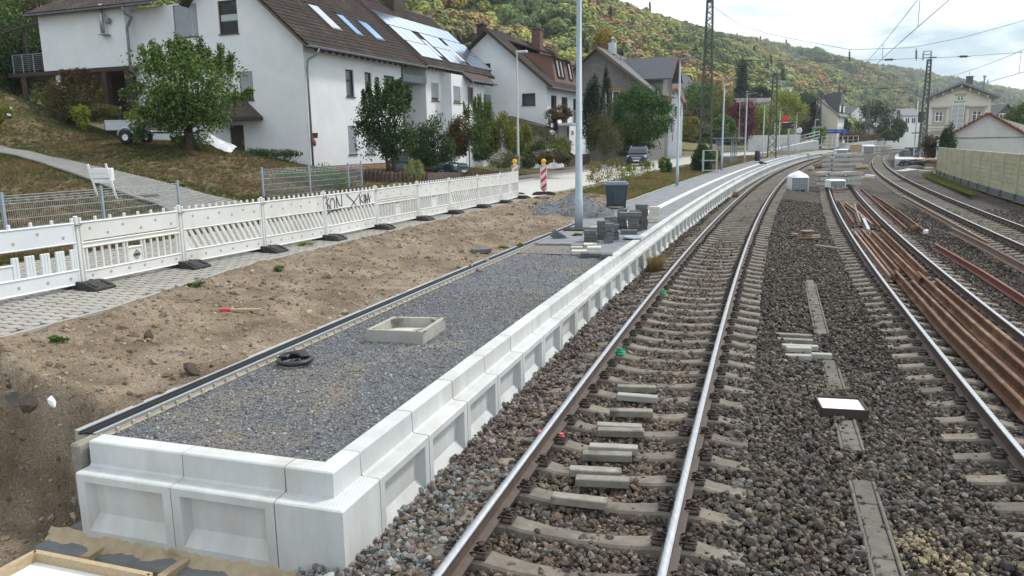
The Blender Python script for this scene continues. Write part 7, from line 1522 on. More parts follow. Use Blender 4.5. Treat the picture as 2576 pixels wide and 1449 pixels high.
for px, pyb, pyt, Yd, lab in ((2047, 372, 306, 140, 'far lamp post by the green machine'), (2094, 352, 305, 170, 'far lamp post in front of the cream gable'), (2122, 350, 302, 178, 'far pale lamp post beside the dark climber'), (2238, 346, 315, 190, 'small far lamp post before the dark weeping tree')): lamp(px, pyb, pyt, Yd, lab, 'zinc', .07, head='box', grp='distant lamp posts')
lamp(1304, 420, 152, 44, 'pale concrete street lamp behind the nearer amber lamp', 'kerb', .075, 1, 'box', grp='street lamps'); lamp(1692, 352, 252, 92, 'slim street lamp on the bank left of the second lamp post', 'kerb', .06, 1, 'box', grp='street lamps'); lamp(1858, 355, 262, 120, 'small street lamp by the burgundy tree', 'kerb', .06, -1, 'box', grp='street lamps')
def lattice(px, pyb, pyt, Yd, w0, w1, label, mat='mast_green', n=11, z=None):
    b = A(px, pyb, Yd); h = (pyb-pyt)*Yd/1932*1.01; t = thing('lattice_mast', label, 'lattice mast', b, -.3, 'lattice masts'); cs_ = [(-1, -1), (1, -1), (1, 1), (-1, 1)]
    P = lambda c, f: Vector((c[0]*(w0+(w1-w0)*f)/2, c[1]*(w0+(w1-w0)*f)/2, h*f))
    for c in cs_: link('mast_leg', MB().bar(P(c, -.02), P(c, 1), .06*w0+.045).mesh('mast_leg', K[mat]), t)
    mb = MB(); f0 = 0; fs = [0]
    while f0 < .985: f0 = min(1, f0+(w0+(w1-w0)*f0)*.95/h); fs.append(f0)
    for i, (a, c) in enumerate(zip(fs[:-1], fs[1:])):
        for k in range(4):
            p, q = cs_[k], cs_[(k+1) % 4]
            if (i+k) % 2: p, q = q, p
            mb.bar(P(p, a), P(q, c), max(.05, Yd*.00065))
            if k < 2: mb.bar(P(q, a), P(p, c), max(.04, Yd*.0006))
    mb.build('lattice', K[mat], t); mb = MB(); mb.box((0, 0, h), (w1*1.25, w1*1.25, .18)); mb.box((0, 0, h*.42), (w0*.9, w0*.9, .08)); mb.build('head_plate', K[mat], t); return t, b, h
M1 = lattice(1773, 425, 30, 62, .95, .40, 'tall green lattice mast with ivy at its foot'); M2 = lattice(1941, 393, 197, 97, 1.0, .45, 'second green lattice mast, behind the fifth lamp post'); M3 = lattice(2056, 345, 236, 150, 1.1, .5, 'third green lattice mast beside the narrow conifer'); M4 = lattice(2178, 360, 260, 190, 1.1, .45, 'thin far lattice mast in front of the weeping tree', 'mast_brown'); M5 = lattice(2255, 357, 282, 215, 1.1, .5, 'farthest lattice mast beside the white gabled house'); MR = lattice(2318, 392, 165, 102, .85, .42, 'lattice mast left of the station house with a work cage on top', 'mast_brown')
mb = MB(); bR, hR = MR[1], MR[2]
for x in (-.45, .45):
    for y in (-.3, .3): mb.bar((x-.3, y, hR), (x-.3, y, hR+1.1), .05)
for z in (.3, .7, 1.1): mb.bar((-.75, -.3, hR+z), (.15, -.3, hR+z), .04); mb.bar((-.75, .3, hR+z), (.15, .3, hR+z), .04)
mb.box((.3, 0, hR+.3), (.9, .5, .12)); mb.build('work_cage', K['mast_brown'], MR[0])
# contact and catenary wires
def wire(name, label, pts, r, cat='wire', group='overhead wires', b=None, mat='wire'):
    b = Vector(pts[0]); o = MB().tube([Vector(p)-b for p in pts], r, 5, False).build(name, K[mat], None, loc=b); return tag(o, label, cat, group)
def insul(p, q, label, n=5):
    p, q = Vector(p), Vector(q); d = (q-p); l = d.length; M = d.to_track_quat('Z', 'Y').to_matrix(); mb = MB(); pr = [(.025, 0)]
    for i in range(n): z = l*(.2+.6*(i+.5)/n); pr += [(.03, z-.05), (.10, z-.015), (.10, z+.015), (.03, z+.045)]
    pr.append((.025, l)); mb.lathe(pr, (0, 0, 0), 8, False, M); return tag(mb.build('insulator', K['insulator'], None, loc=p), label, 'insulator', 'insulators on the overhead wires')
for ln, zc, zm, s1, nm in ((T2, 5.9, 7.35, 76, 'middle'), (T3, 5.3, 7.0, 200, 'far')):
    Ss = np.arange(6, s1, 2.); wire('contact_wire', 'thin contact wire hanging above the %s track' % nm, [ln.p(S, .0+.25*math.sin(S/19), zc) for S in Ss], .010); wire('catenary_wire', 'sagging carrier wire above the %s track' % nm, [ln.p(S, .25*math.sin(S/19), zm-.9*abs(math.sin((S-8)/57*math.pi))+.0) for S in Ss], .009)
    for i, S in enumerate(np.arange(14, min(s1, 110), 9.)):
        o = .25*math.sin(S/19); wire('dropper_wire', '%s dropper wire above the %s track' % (('first', 'second', 'third', 'fourth', 'fifth', 'sixth', 'seventh', 'eighth', 'ninth', 'tenth', 'eleventh')[i], nm), [ln.p(S, o, zc), ln.p(S, o, zm-.9*abs(math.sin((S-8)/57*math.pi)))], .008)
top = M1[1]+Vector((0, 0, M1[2]-.3)); Yw = 64
wire('span_wire', 'upper cross span wire running from the tall lattice mast over the tracks', [top]+[A(x, y, Yw) for x, y in ((1860, 62), (1932, 85), (2030, 105), (2139, 125), (2290, 120), (2420, 95), (2600, 45))], .018); wire('span_wire', 'lower cross span wire with horizontal insulators over the tracks', [top-Vector((0, 0, 4.1))]+[A(x, y, Yw) for x, y in ((1880, 152), (2040, 153), (2236, 150), (2424, 142), (2620, 128))], .016)
wire('span_wire', 'cross span wire farther away between the masts', [M2[1]+Vector((0, 0, M2[2]-1.5)), A(2118, 223, 98), A(2280, 221, 99), bR+Vector((0, 0, hR-5))], .016)
for x, y, h_, Yd, lab in ((1940, 150, 0, Yw, 'left'), (2137, 140, 0, Yw, 'middle'), (2305, 137, 0, Yw, 'right')): insul(A(x, y-16, Yd), A(x, y+16, Yd), '%s of the three hanging insulators under the upper span wire' % lab)
for x, y, Yd, lab in ((1882, 152, Yw, 'horizontal insulator beside the tall lattice mast'), (2236, 150, Yw, 'horizontal insulator in the middle of the lower span wire'), (2424, 142, Yw, 'horizontal insulator at the right of the lower span wire'), (2045, 223, 98, 'horizontal insulator left of the left steady arm'), (2225, 222, 98, 'horizontal insulator left of the right steady arm')): insul(A(x-17, y+.5, Yd), A(x+17, y-.5, Yd), lab, 5)
for x, lab in ((2077, 'left'), (2250, 'right')):
    p = A(x, 222, 98); mb = MB(); a = lambda u, v: A(x+u, 222+v, 98)-p; mb.tube([a(0, 0), a(45, -3)], .04, 5); mb.tube([a(0, 0), a(0, 8), a(50, 14), a(50, 18)], .035, 5); tag(mb.build('steady_arm', K['wire'], None, loc=p), '%s steady arm of the overhead line in front of the hillside' % lab, 'steady arm', 'steady arms')
# ---------------------------------------------------------------- things along the platform
# shelter
p = A(1868, 410, 84); t = thing('platform_shelter', 'grey platform shelter with glass panes and flat roof', 'shelter', A(1838, 412, 80), math.pi/2-T1.a(85)); w = 4.0; dp = 1.5; hh = 2.5
mb = MB()
for x in (0, 1.33, 2.66, 4.0):
    for y in (0, dp): mb.bar((x, y, 0), (x, y, hh), .08)
for z in (.05, .7, 1.25, 1.8, 2.3):
    mb.bar((0, dp, z), (w, dp, z), .06); mb.bar((0, 0, z), (0, dp, z), .06); mb.bar((w, 0, z), (w, dp, z), .06)
mb.build('shelter_frame', K['lamp_paint'], t); MB().bbox((2.2, .5, hh+.08), (5.4, 2.6, .12), .02).build('shelter_roof', K['zinc_dark'], t)
for x0, x1, y in ((0, 1.33, dp), (1.33, 2.66, dp), (2.66, 4, dp)):
    MB().box(((x0+x1)/2, y, .37), (1.25, .03, .6)).build('lower_panel', K['zinc_dark'], t)
MB().box((0, dp/2, .37), (.03, 1.4, .6)).build('lower_panel', K['zinc_dark'], t); MB().box((2, dp, 2.05), (3.9, .03, .45)).build('upper_panel', K['zinc_dark'], t); MB().bbox((2, 1.1, .5), (3.2, .4, .06), .01).build('bench', K['zinc'], t)
t = thing('litter_bin', 'round dark grey litter bin right of the platform shelter', 'litter bin', A(1905, 405, 84)); MB().lathe([(.001, 0), (.29, 0), (.29, 1.05), (.25, 1.1), (.001, 1.1)], n=16).build('bin_body', K['bin'], t)
for i, (px, py, Yd, lab) in enumerate(((1785, 432, 59, 'galvanised tube cage at the foot of the tall lattice mast'), (2015, 372, 103, 'galvanised tube cage at the second lattice mast'))):
    pp = A(px if i == 0 else 1975, py if i == 0 else 394, Yd); t = thing('tube_cage', lab, 'cage', pp, -.35); mb = MB()
    for x in (-.5, .5):
        for y in (-.35, .35): mb.bar((x, y, 0), (x, y, 1.6), .06)
    for z in (.1, .85, 1.6):
        for a, c in (((-.5, -.35), (.5, -.35)), ((.5, -.35), (.5, .35)), ((.5, .35), (-.5, .35)), ((-.5, .35), (-.5, -.35))): mb.bar((*a, z), (*c, z), .05)
    mb.build('cage_frame', K['zinc'], t)
p = A(1915, 412, 74); t = thing('dropped_clothes', 'dark bundle lying on the platform near the edge', 'bundle', p); MB().ball((0, 0, .12), .22, 8, 5, (1.2, .9, .7)).ball((.35, 0, .06), .16, 8, 5, (1.4, .8, .5)).build('bundle', K['black'], t)
# red sign, information board, clock, station name board
t = thing('station_sign', 'red square sign with a white bar on a tall post', 'sign', A(1981, 350, 112)); k = 112/1932; MB().tube([(.05, 0, -1), (.05, 0, 2.6)], .05, 8).build('post', K['zinc'], t); z0 = (350-314)*k; MB().bbox((-.45, -.05, z0+.55), (1.0, .1, 1.25), .02).build('sign_face', K['red'], t); MB().box((-.45, -.105, z0+.25), (.7, .01, .12)).build('white_bar', K['white_board'], t)
t = thing('info_board', 'grey information display on two posts under a flat roof', 'display', A(1958, 380, 103)); k = 103/1932; z0 = (380-325)*k; MB().bar((-.9, 0, z0+.9), (2.2, 0, z0+1.0), .25, .12).build('board_roof', K['mast_green'], t); MB().tube([(-.6, 0, 0), (-.6, 0, z0+.9)], .06, 8).tube([(1.3, 0, 0), (1.3, 0, z0+.9)], .06, 8).build('post', K['zinc'], t); MB().bbox((1.1, -.1, z0+.35), (1.5, .2, .75), .03).build('display', K['black'], t); MB().bar((1.5, -.21, z0+.25), (1.75, -.21, z0+.5), .04).build('display_mark', K['white_board'], t)
t = thing('platform_clock', 'round white platform clock beside the ramp', 'clock', A(2010, 350, 132)); z0 = (350-329)*132/1932; MB().tube([(.3, .1, -1), (.3, .1, z0+.5)], .06, 8).build('post', K['zinc_dark'], t); Mx = Matrix.Rotation(math.pi/2, 3, 'X'); MB().lathe([(.001, .06), (.42, .06), (.46, .0), (.42, -.06), (.001, -.06)], (0, 0, z0), 20, False, Mx).build('clock_face', K['white_board'], t); MB().bar((0, -.07, z0), (.02, -.07, z0+.3), .04).bar((0, -.07, z0), (.2, -.07, z0-.08), .04).build('clock_hands', K['black'], t)
t = thing('name_board', 'blue station name board with white lettering beside the lime shrub', 'sign', A(2100, 350, 160)); k = 160/1932
for x in (-1.8, 1.8): link('post', MB().tube([(x, 0, 0), (x, 0, 2.0)], .05, 6).mesh('post', K['zinc']), t)
MB().bbox((0, 0, 1.55), (4.8, .08, .85), .02).build('board', K['blue'], t)
strokes('lettering', [[(-2.0+i*.22, 1.45), (-2.0+i*.22+.08*math.sin(i*7), 1.45+.22+.05*math.sin(i*3))] for i in range(9)]+[[(.5+i*.3, 1.4), (.5+i*.3, 1.75)] for i in range(3)], lambda u, v: Vector((u, -.05, v)), .03, K['white_board'], t)
# access ramp with rails and machine
t = thing('access_ramp', 'concrete access ramp with tubular handrails at the end of the platform', 'ramp', A(1985, 380, 122)); k = 122/1932; b = t.location.copy(); g = lambda x, y, d=0: A(x, y, 122+d)-b
mb = MB(); V = [g(1950, 378), g(2060, 376), g(2060, 352), g(1965, 372)]; V2 = [v+Vector((0, 2.2, 0)) for v in V]; mb.add(V+V2, [(0, 1, 2, 3), (4, 7, 6, 5), (3, 2, 6, 7), (1, 5, 6, 2), (0, 3, 7, 4)]); mb.build('ramp_body', K['concrete_new'], t)
for d in (0, 2.1):
    mb = MB()
    for zz in (0, 8, 16): mb.tube([g(1965, 366-zz+4, d), g(2062, 342-zz+4, d)], .035, 6)
    for i in range(9): x = 1965+i*12; mb.tube([g(x, 372-(x-1965)*.22, d), g(x, 353-(x-1965)*.24, d)], .03, 6)
    mb.build('handrail', K['zinc'], t)
t = thing('ramp_wall', 'white retaining wall left of the ramp rails', 'wall', A(1940, 368, 128)); MB().bbox((.4, 0, .5), (8.5, .3, 2.6), .02).build('wall', K['plaster_grey'], t)
t = thing('platform_lift', 'small green and blue construction lift standing on the far platform', 'machine', A(2050, 374, 140)); MB().bbox((0, 0, .25), (2.0, 1.2, .4), .05).bbox((.2, 0, 1.2), (.5, .5, 1.6), .04).build('chassis', K['blue'], t); MB().bbox((-.45, 0, 1.9), (.35, .3, 3.6), .03).build('mast', K['green'], t); MB().bbox((.3, 0, 3.7), (2.0, .8, .25), .03).build('canopy', K['zinc_dark'], t)
t = thing('hand_rail', 'white tubular railing on the far platform right of the construction lift', 'railing', A(2066, 374, 142)); mb = MB()
for i in range(8): mb.bar((i*.95, 0, 0), (i*.95, 0, 2.2), .06)
for z in (.2, .9, 1.5, 2.2): mb.bar((0, 0, z), (6.6, 0, z), .05)
mb.build('bars', K['white_frame'], t)
t = thing('lattice_railing', 'long rusty brown railing below the far houses', 'railing', A(2120, 362, 178)); mb = MB(); q = A(2222, 354, 190)-t.location
for i in range(40): c = q*(i/39); mb.bar(c, c+Vector((0, 0, 1.7)), .10)
mb.bar(Vector((0, 0, 1.7)), q+Vector((0, 0, 1.7)), .1); mb.build('bars', K['rust'], t); MB().bar(Vector((0, 0, -.5)), q+Vector((0, 0, -.5)), .3, 1.0).build('base_wall', K['concrete_new'], t)
t = thing('far_platform_wall', 'pale retaining wall with panels beyond the platform end', 'wall', A(2110, 376, 172)); q = A(2205, 366, 186)-t.location
for i in range(12): link('wall_panel', MB().bar(q*(i/12)+Vector((0, 0, .5)), q*((i+.94)/12)+Vector((0, 0, .5)), .2, 1.5).mesh('wall_panel', K['concrete_new']), t)
# second platform on the right with signal
S_ = np.arange(112, 152, 2.); t = thing('opposite_platform', 'unfinished curved concrete platform right of the far track', 'platform', T1.p(114, 11, -.7)); b = t.location.copy(); mb = MB()
fr = [(T1.p(S, 10.55+.0*S, -.1)-b, Vector((math.cos(T1.a(S)), -math.sin(T1.a(S)), 0)), Vector((0, 0, 1))) for S in S_]
mb.sweep([(0, -.7), (.5, -.7), (.5, .35), (0, .35)], fr); mb.sweep([(.5, -.7), (6, -.7), (6, .22), (.5, .22)], fr); pe_ = mb.build('platform_body', K['concrete_new'], t); mb = MB(); e = fr[0]; mb.sweep([(0, -.75), (7, -.75), (7, .36), (0, .36)], [(e[0]-Vector((math.sin(T1.a(112)), math.cos(T1.a(112)), 0))*.4, e[1], e[2]), e]); mb.build('end_wall', K['concrete_new'], t)
for i, (px, py, Yd, lab) in enumerate(((2272, 398, 118, 'dark block stack on the opposite platform, left'), (2284, 398, 117, 'dark block stack on the opposite platform, middle'), (2310, 404, 113, 'low block stack on the opposite platform, front'))):
    o = MB().bbox((0, 0, .5), (1.1, .7, .9), .03).bbox((.1, 0, 1.05), (.8, .6, .25), .03).build('block_stack', K['slab_cut'], None, loc=A(px, py, Yd)); tag(o, lab, 'block stack')
t = thing('rubbish_bin', 'dark blue bin on the opposite platform', 'bin', A(2298, 398, 117)); MB().bbox((0, 0, .7), (1.1, 1.0, 1.4), .06).bbox((0, 0, 1.45), (1.2, 1.1, .15), .04).build('bin_body', K['bin'], t)
t = thing('railway_signal', 'railway signal with black screen on two grey masts by the station house', 'signal', A(2306, 395, 112)); k = 112/1932
for x in (-.45, .45): link('signal_post', MB().tube([(x, 0, -.2), (x, 0, 8.6 if x > 0 else 7.8)], .09, 8).mesh('signal_post', K['zinc']), t)
MB().bbox((.05, -.2, 5.6), (.75, .2, 1.5), .03).build('signal_screen', K['black'], t); MB().bbox((.2, -.1, 3.4), (2.2, .8, .15), .02).build('signal_platform', K['mast_brown'], t); mb = MB(); [mb.bar((-.45, 0, .5+.6*i), (.45, 0, .5+.6*i), .05) for i in range(13)]; mb.build('ladder', K['zinc'], t)
t = thing('cabinet', 'tall white switch cabinet in front of the station house', 'cabinet', A(2364, 402, 90)); MB().bbox((0, 0, 1.1), (.75, .5, 2.3), .03).build('cabinet_body', K['foil'], t)
# noise barrier
S0 = 84.; nw = thing('noise_wall', 'yellow-green board noise wall with cream posts along the far track', 'wall', T1.p(60, 13.62, -.62)); b = nw.location.copy(); hw = 2.55
Ss = [88, 84.5, 81, 77.8, 74, 70.2, 66.4, 62.6, 58.8, 55, 51.2, 47.4, 43.6, 40, 36.4, 33]
for i, S in enumerate(Ss):
    p = T1.p(S, 13.62, -.62)-b; link('wall_post', MB().bbox((0, 0, hw/2), (.30, .17, hw+.06), .01, rz=-T1.a(S)).mesh('wall_post', K['wall_post']), nw, p); link('post_foot', MB().bbox((-.12, 0, .12), (.14, .3, .5), .02, rz=-T1.a(S)).mesh('post_foot', K['mast_brown']), nw, p)
for S, Sn in zip(Ss[:-1], Ss[1:]):
    p, q = T1.p(S, 13.62, -.62)-b, T1.p(Sn, 13.62, -.62)-b; d = (q-p).normalized()*.1
    for k in range(8):
        z = .34+k*.272; o = MB().bar(p+d+Vector((0, 0, z+.13)), q-d+Vector((0, 0, z+.13)), .10 if k % 2 else .115, .258).build('board', K['wall_panel'], nw)
    MB().bar(p+Vector((0, 0, .14)), q+Vector((0, 0, .14)), .2, .36).build('base_beam', K['zinc_dark'], nw); MB().bar(p+d+Vector((0, 0, hw+.01)), q-d+Vector((0, 0, hw+.01)), .14, .05).build('cap', K['wall_post'], nw)
link('wide_post', MB().bbox((-.02, 0, hw/2), (.22, .7, hw+.1), .02, rz=-T1.a(79)).mesh('wide_post', K['wall_post']), nw, T1.p(77.8, 13.62, -.62)-b)
# bits lying right of the far track
p = A(2295, 440, 62); t = thing('pipe_piece', 'brown clay pipe lying right of the far track', 'pipe', A(2335, 408, 80)+Vector((0, 0, -.1))); MB().tube([(-1.2, .3, .22), (2.2, -.3, .22)], .26, 14, False).tube([(2.1, -.28, .22), (2.2, -.3, .22)], .20, 14).build('pipe', K['clay_pipe'], t)
t = thing('cable_coil', 'coil of black cable right of the far track', 'cable coil', A(2290, 418, 76)); mb = MB()
for k in range(5): mb.tube([(1.3*math.cos(a)+.1*k, .9*math.sin(a), .12+.09*k+.08*math.sin(3*a+k)) for a in np.linspace(0, 6.283, 24)], .05, 6, False)
mb.build('cable', K['black_pipe'], t)
t = thing('tarpaulin', 'crumpled blue-white sheeting on the ground right of the far track', 'sheeting', A(2292, 430, 66)); n = 14; X_, Y_ = np.meshgrid(np.linspace(-1.2, 1.2, n), np.linspace(-.8, .8, n), indexing='ij'); link('sheet', grid_mesh('sheet', X_, Y_, .35*fbm(X_*2.2+7, Y_*2.2)*np.clip(1.2-np.hypot(X_, Y_), 0, 1)+.02, K['wrap'], False), t)
t = thing('concrete_debris', 'pale broken concrete piece right of the far track', 'debris', A(2330, 436, 64)); MB().bbox((0, 0, .15), (1.1, .5, .25), .05, rz=.4).bbox((.3, .2, .4), (.6, .4, .2), .05, rz=-.3).build('piece', K['kerb'], t)
for i, (px, lab) in enumerate(((2437, 'left'), (2443, 'right'))):
    t = thing('orange_marker', '%s of two small orange topped markers on the grass strip' % lab, 'marker', A(px, 453+i*2, 62)); MB().tube([(0, 0, 0), (0, 0, .45)], .10, 8).build('stub', K['black'], t); MB().bbox((0, 0, .52), (.5, .35, .14), .03).build('top', plainmat('orange', (.75, .25, .02), .5), t)
g = np.random.default_rng(5); S = g.uniform(54, 84, 5200); O = 12.0+1.0*g.random(5200)*sst(S, 54, 64); X, Y = T1.pa(S, O); P = np.c_[X, Y, np.full(len(S), -.60)]
tag(scatter('grass_strip', P, tp, np.c_[np.full(5200, .16), np.full(5200, .16), np.full(5200, .16)]*g.uniform(.6, 1.4, (5200, 1)), np.c_[np.zeros((5200, 2)), g.random(5200)*6.28], np.array([(.13, .17, .04), (.18, .19, .06), (.10, .13, .035)])[g.integers(0, 3, 5200)]), 'bright green grass strip in front of the noise wall', 'grass')
# ---------------------------------------------------------------- houses of the village and the station
def far_house(label, px0, px1, pyb, pye, pyr, Yd, kind='gable', wall='plaster', roof='tile_brown', depth=8., rot=0., wins=(), over=.35, name='house', winmat='white_frame'):
    """kind 'gable': gable end faces the camera; 'eave': a roof slope faces it; 'hip': four slopes"""
    a, b = A(px0, pyb, Yd), A(px1, pyb, Yd); k = Yd/1932; w = (b-a).length; ze = (pyb-pye)*k; zr = (pyb-pyr)*k; t = thing(name, label, 'house', a, rot)
    mb = MB(); base = [(0, 0), (w, 0), (w, depth), (0, depth)]; V = [(x, y, -3) for x, y in base]+[(x, y, ze) for x, y in base]; F = [(0, 1, 5, 4), (1, 2, 6, 5), (2, 3, 7, 6), (3, 0, 4, 7)]
    o = over
    if kind == 'gable': V += [(w/2, 0, zr-.1), (w/2, depth, zr-.1)]; F += [(4, 5, 8), (6, 7, 9)]; R = [[(-o, -o, ze-o*(zr-ze)/(w/2)), (w/2, -o, zr), (w/2, depth+o, zr), (-o, depth+o, ze-o*(zr-ze)/(w/2))], [(w/2, -o, zr), (w+o, -o, ze-o*(zr-ze)/(w/2)), (w+o, depth+o, ze-o*(zr-ze)/(w/2)), (w/2, depth+o, zr)]]
    elif kind == 'eave': V += [(0, depth/2, zr-.1), (w, depth/2, zr-.1)]; F += [(7, 4, 8), (5, 6, 9)]; dz = o*(zr-ze)/(depth/2); R = [[(-o, -o, ze-dz), (w+o, -o, ze-dz), (w+o, depth/2, zr), (-o, depth/2, zr)], [(-o, depth/2, zr), (w+o, depth/2, zr), (w+o, depth+o, ze-dz), (-o, depth+o, ze-dz)]]
    elif kind == 'hip': c = (w/2, depth/2, zr); q = [(-o, -o, ze-.2), (w+o, -o, ze-.2), (w+o, depth+o, ze-.2), (-o, depth+o, ze-.2)]; R = [[q[i], q[(i+1) % 4], c] for i in range(4)]
    else: R = [[(-o, -o, ze+.05), (w+o, -o, ze+.05), (w+o, depth+o, ze+.05), (-o, depth+o, ze+.05)]]
    mb.add(V, F); mb.build('wall', K[wall], t); mb = MB()
    for q in R: n = len(q); mb.add([Vector(p) for p in q]+[Vector(p)-Vector((0, 0, .2)) for p in q], [tuple(range(n)), tuple(range(n, 2*n))[::-1]]+[(i, (i+1) % n, n+(i+1) % n, n+i) for i in range(n)])
    r = mb.build('roof', K[roof], t)
    for (u, v, ww, hh) in wins:
        x, z = u*w, v*ze; f = MB(); f.box((x, -.03, z), (ww, .10, hh)); f = f.build('window', K[winmat], t); g = MB()
        for s in (-1, 1): g.box((x+s*ww*.23, -.09, z), (ww*.36, .02, hh*.82))
        g.build('pane', K['glass'], f)
    return t, w, ze, zr, r
def sideroof(t, *a): pass
far_house('white house with brown roof up the grass bank, left of the second lamp post', 1640, 1716, 345, 258, 212, 97, 'eave', 'plaster', 'tile_red', 7, 0, [(.82, .42, .9, 1.7), (.55, .4, .8, 1.5), (.3, .75, .9, 1.2)])
t5 = far_house('white gabled bay of the house with the brown roof', 1680, 1716, 345, 262, 228, 94.5, 'gable', 'plaster', 'tile_red', 4, 0, [(.62, .75, .9, 1.5), (.3, .3, .45, 1.6)], name='house_bay')
t6, w6, e6, r6, ro6 = far_house('house with steep dark slate hip roof and pale yellow walls', 1692, 1768, 300, 244, 184, 138, 'hip', 'plaster_cream', 'slate', 8, 0, [(.45, .55, 1.3, 1.6)]); mb = MB(); mb.box((w6*.80, .6, e6+1.2), (1.5, 2.4, 1.6)); d6 = mb.build('dormer', K['slate'], t6); MB().box((w6*.80, -.62, e6+1.15), (1.1, .06, 1.2)).build('dormer_window', K['white_frame'], d6)
far_house('small cream gabled house between the slate roof and the lattice mast', 1765, 1792, 262, 232, 214, 210, 'gable', 'plaster_cream', 'tile_red', 9, .2); far_house('house with red-brown roof in the village right of the lattice mast', 1788, 1822, 258, 238, 219, 230, 'eave', 'plaster', 'tile_orange', 8, .1); far_house('low house with red roof behind the village trees', 1818, 1850, 262, 240, 224, 245, 'eave', 'plaster_grey', 'tile_red', 8, 0)
far_house('dark flat house on the hillside with white terrace, highest of the village', 1884, 1920, 205, 192, 184, 400, 'eave', 'plaster', 'slate', 9, 0, [(.3, .5, 2, 1.5), (.7, .5, 2, 1.5)]); far_house('white modern box house on the hillside beside the dark roofed one', 1912, 1938, 206, 188, 186, 390, 'flat', 'white_board', 'plaster', 8, 0, [(.5, .55, 3, 1.6)])
far_house('house with blue roof and white gable on the lower hillside', 1926, 1975, 240, 222, 204, 300, 'eave', 'white_board', 'car_teal', 9, -.2, [(.7, .5, 1.4, 1.6)]); far_house('white house with balcony below the blue roofed one', 1962, 1992, 240, 222, 212, 290, 'flat', 'white_board', 'plaster', 9, 0, [(.5, .6, 2.5, 1.6)]); far_house('cream villa alone on the hillside', 1978, 2020, 235, 216, 209, 350, 'hip', 'plaster_cream', 'plaster_cream', 10, 0, [(.35, .5, 1.6, 1.8), (.7, .5, 1.8, 1.8)])
far_house('house with dark red roof above the lime trees', 1950, 1998, 275, 258, 236, 230, 'eave', 'plaster_grey', 'tile_red', 8, -.3); far_house('grey slate roofed house left of the dark red roof', 1912, 1955, 270, 254, 238, 235, 'eave', 'plaster', 'slate', 8, 0); far_house('dark shed roof behind the burgundy tree', 1862, 1944, 300, 272, 248, 165, 'eave', 'slate', 'slate', 6, 0); far_house('beige flat roofed block behind the lime tree', 1938, 1990, 330, 258, 257, 158, 'flat', 'plaster_cream', 'kerb', 8, 0, [(.2, .4, 1, 1.4)])
# cream gable house with long slate roof and dormers
q = A(2105, 345, 168); HB = House('house', 'tall cream gable house with dark slate roof and dormers beyond the platform', 'house', q.x, 168, q.z, 33); e = (345-291)*168/1932; r_ = (345-250)*168/1932
HB.wall('x', 0, [(0, -2), (6.2, -2), (6.2, e+2.0), (4.2, r_), (0, e)], K['plaster_cream']); HB.wall('y', 0, [(0, -2), (9.5, -2), (9.5, e), (0, e)], K['white_board'], [(1+i*2.2, 2.1+i*2.2, z, z+1.6) for i in range(4) for z in (.6, 3.0)])
for i in range(4):
    for z in (.6, 3.0): HB.window('y', 0, (1+i*2.2, 2.1+i*2.2, z, z+1.6), 'white_frame', panes=2, sill=False)
HB.roof(-.4, 10, -.5, e-.3, 4.2, r_+.1, 9, 'slate', False)
for i, x in enumerate((2.2, 6.4)): mb = MB(); mb.box((x, 1.2, e+1.3), (1.8, 2.2, 2.0)); d_ = mb.build('dormer', K['slate'], HB.r); MB().box((x, .06, e+1.3), (1.3, .08, 1.3)).build('dormer_window', K['white_frame'], d_)
mb = MB(); mb.box((5.2, 1.8, e+3.0), (3.5, 3, 3.6)); mb.build('roof_tower', K['slate'], HB.r); chimney(HB, 3.2, 4.2, r_-.5, r_+1.2, .8, .8, 'slate'); chimney(HB, 7.2, 4.2, r_-.5, r_+1.0, .8, .8, 'slate')
mb = MB(); mb.add([(6.6, 0, 0)]*0 or [(-.1, 6.2, -2), (-.1, 9.8, -2), (-.1, 9.8, 2.3), (-.1, 6.2, e+.4)], [(3, 2, 1, 0)]); mb.build('side_wall', K['plaster_cream'], HB.r)
far_house('white gabled house far behind the weeping tree, left one', 2138, 2172, 330, 285, 268, 260, 'gable', 'white_board', 'slate', 10, 0, [(.3, .6, 1.2, 1.5), (.7, .6, 1.2, 1.5)]); far_house('white house with grey roof far behind the weeping tree, right one', 2186, 2222, 300, 285, 270, 330, 'gable', 'white_board', 'tile_red', 9, 0)
far_house('tall white house with grey roof left of the signal', 2268, 2312, 345, 292, 275, 232, 'eave', 'white_board', 'slate', 9, 0, [(.25, .75, 1.3, 1.7), (.6, .75, 1.3, 1.7), (.25, .35, 1.3, 1.7)]); far_house('white house with steep flared grey roof left of the signal', 2230, 2278, 348, 318, 284, 222, 'gable', 'white_board', 'kerb', 9, 0, [(.5, .3, 1.2, 1.6), (.75, .3, 1.2, 1.6), (.5, .95, 1.4, 1.6)]); far_house('low white building under the weeping tree', 2205, 2240, 350, 322, 310, 226, 'eave', 'plaster_cream', 'kerb', 7, 0)
far_house('grey dark-roofed house behind the shed roof at the right', 2500, 2552, 330, 290, 264, 140, 'gable', 'slate', 'slate', 8, 0, [(.35, .72, 1.4, 2.0), (.75, .72, 1.2, 1.8)])
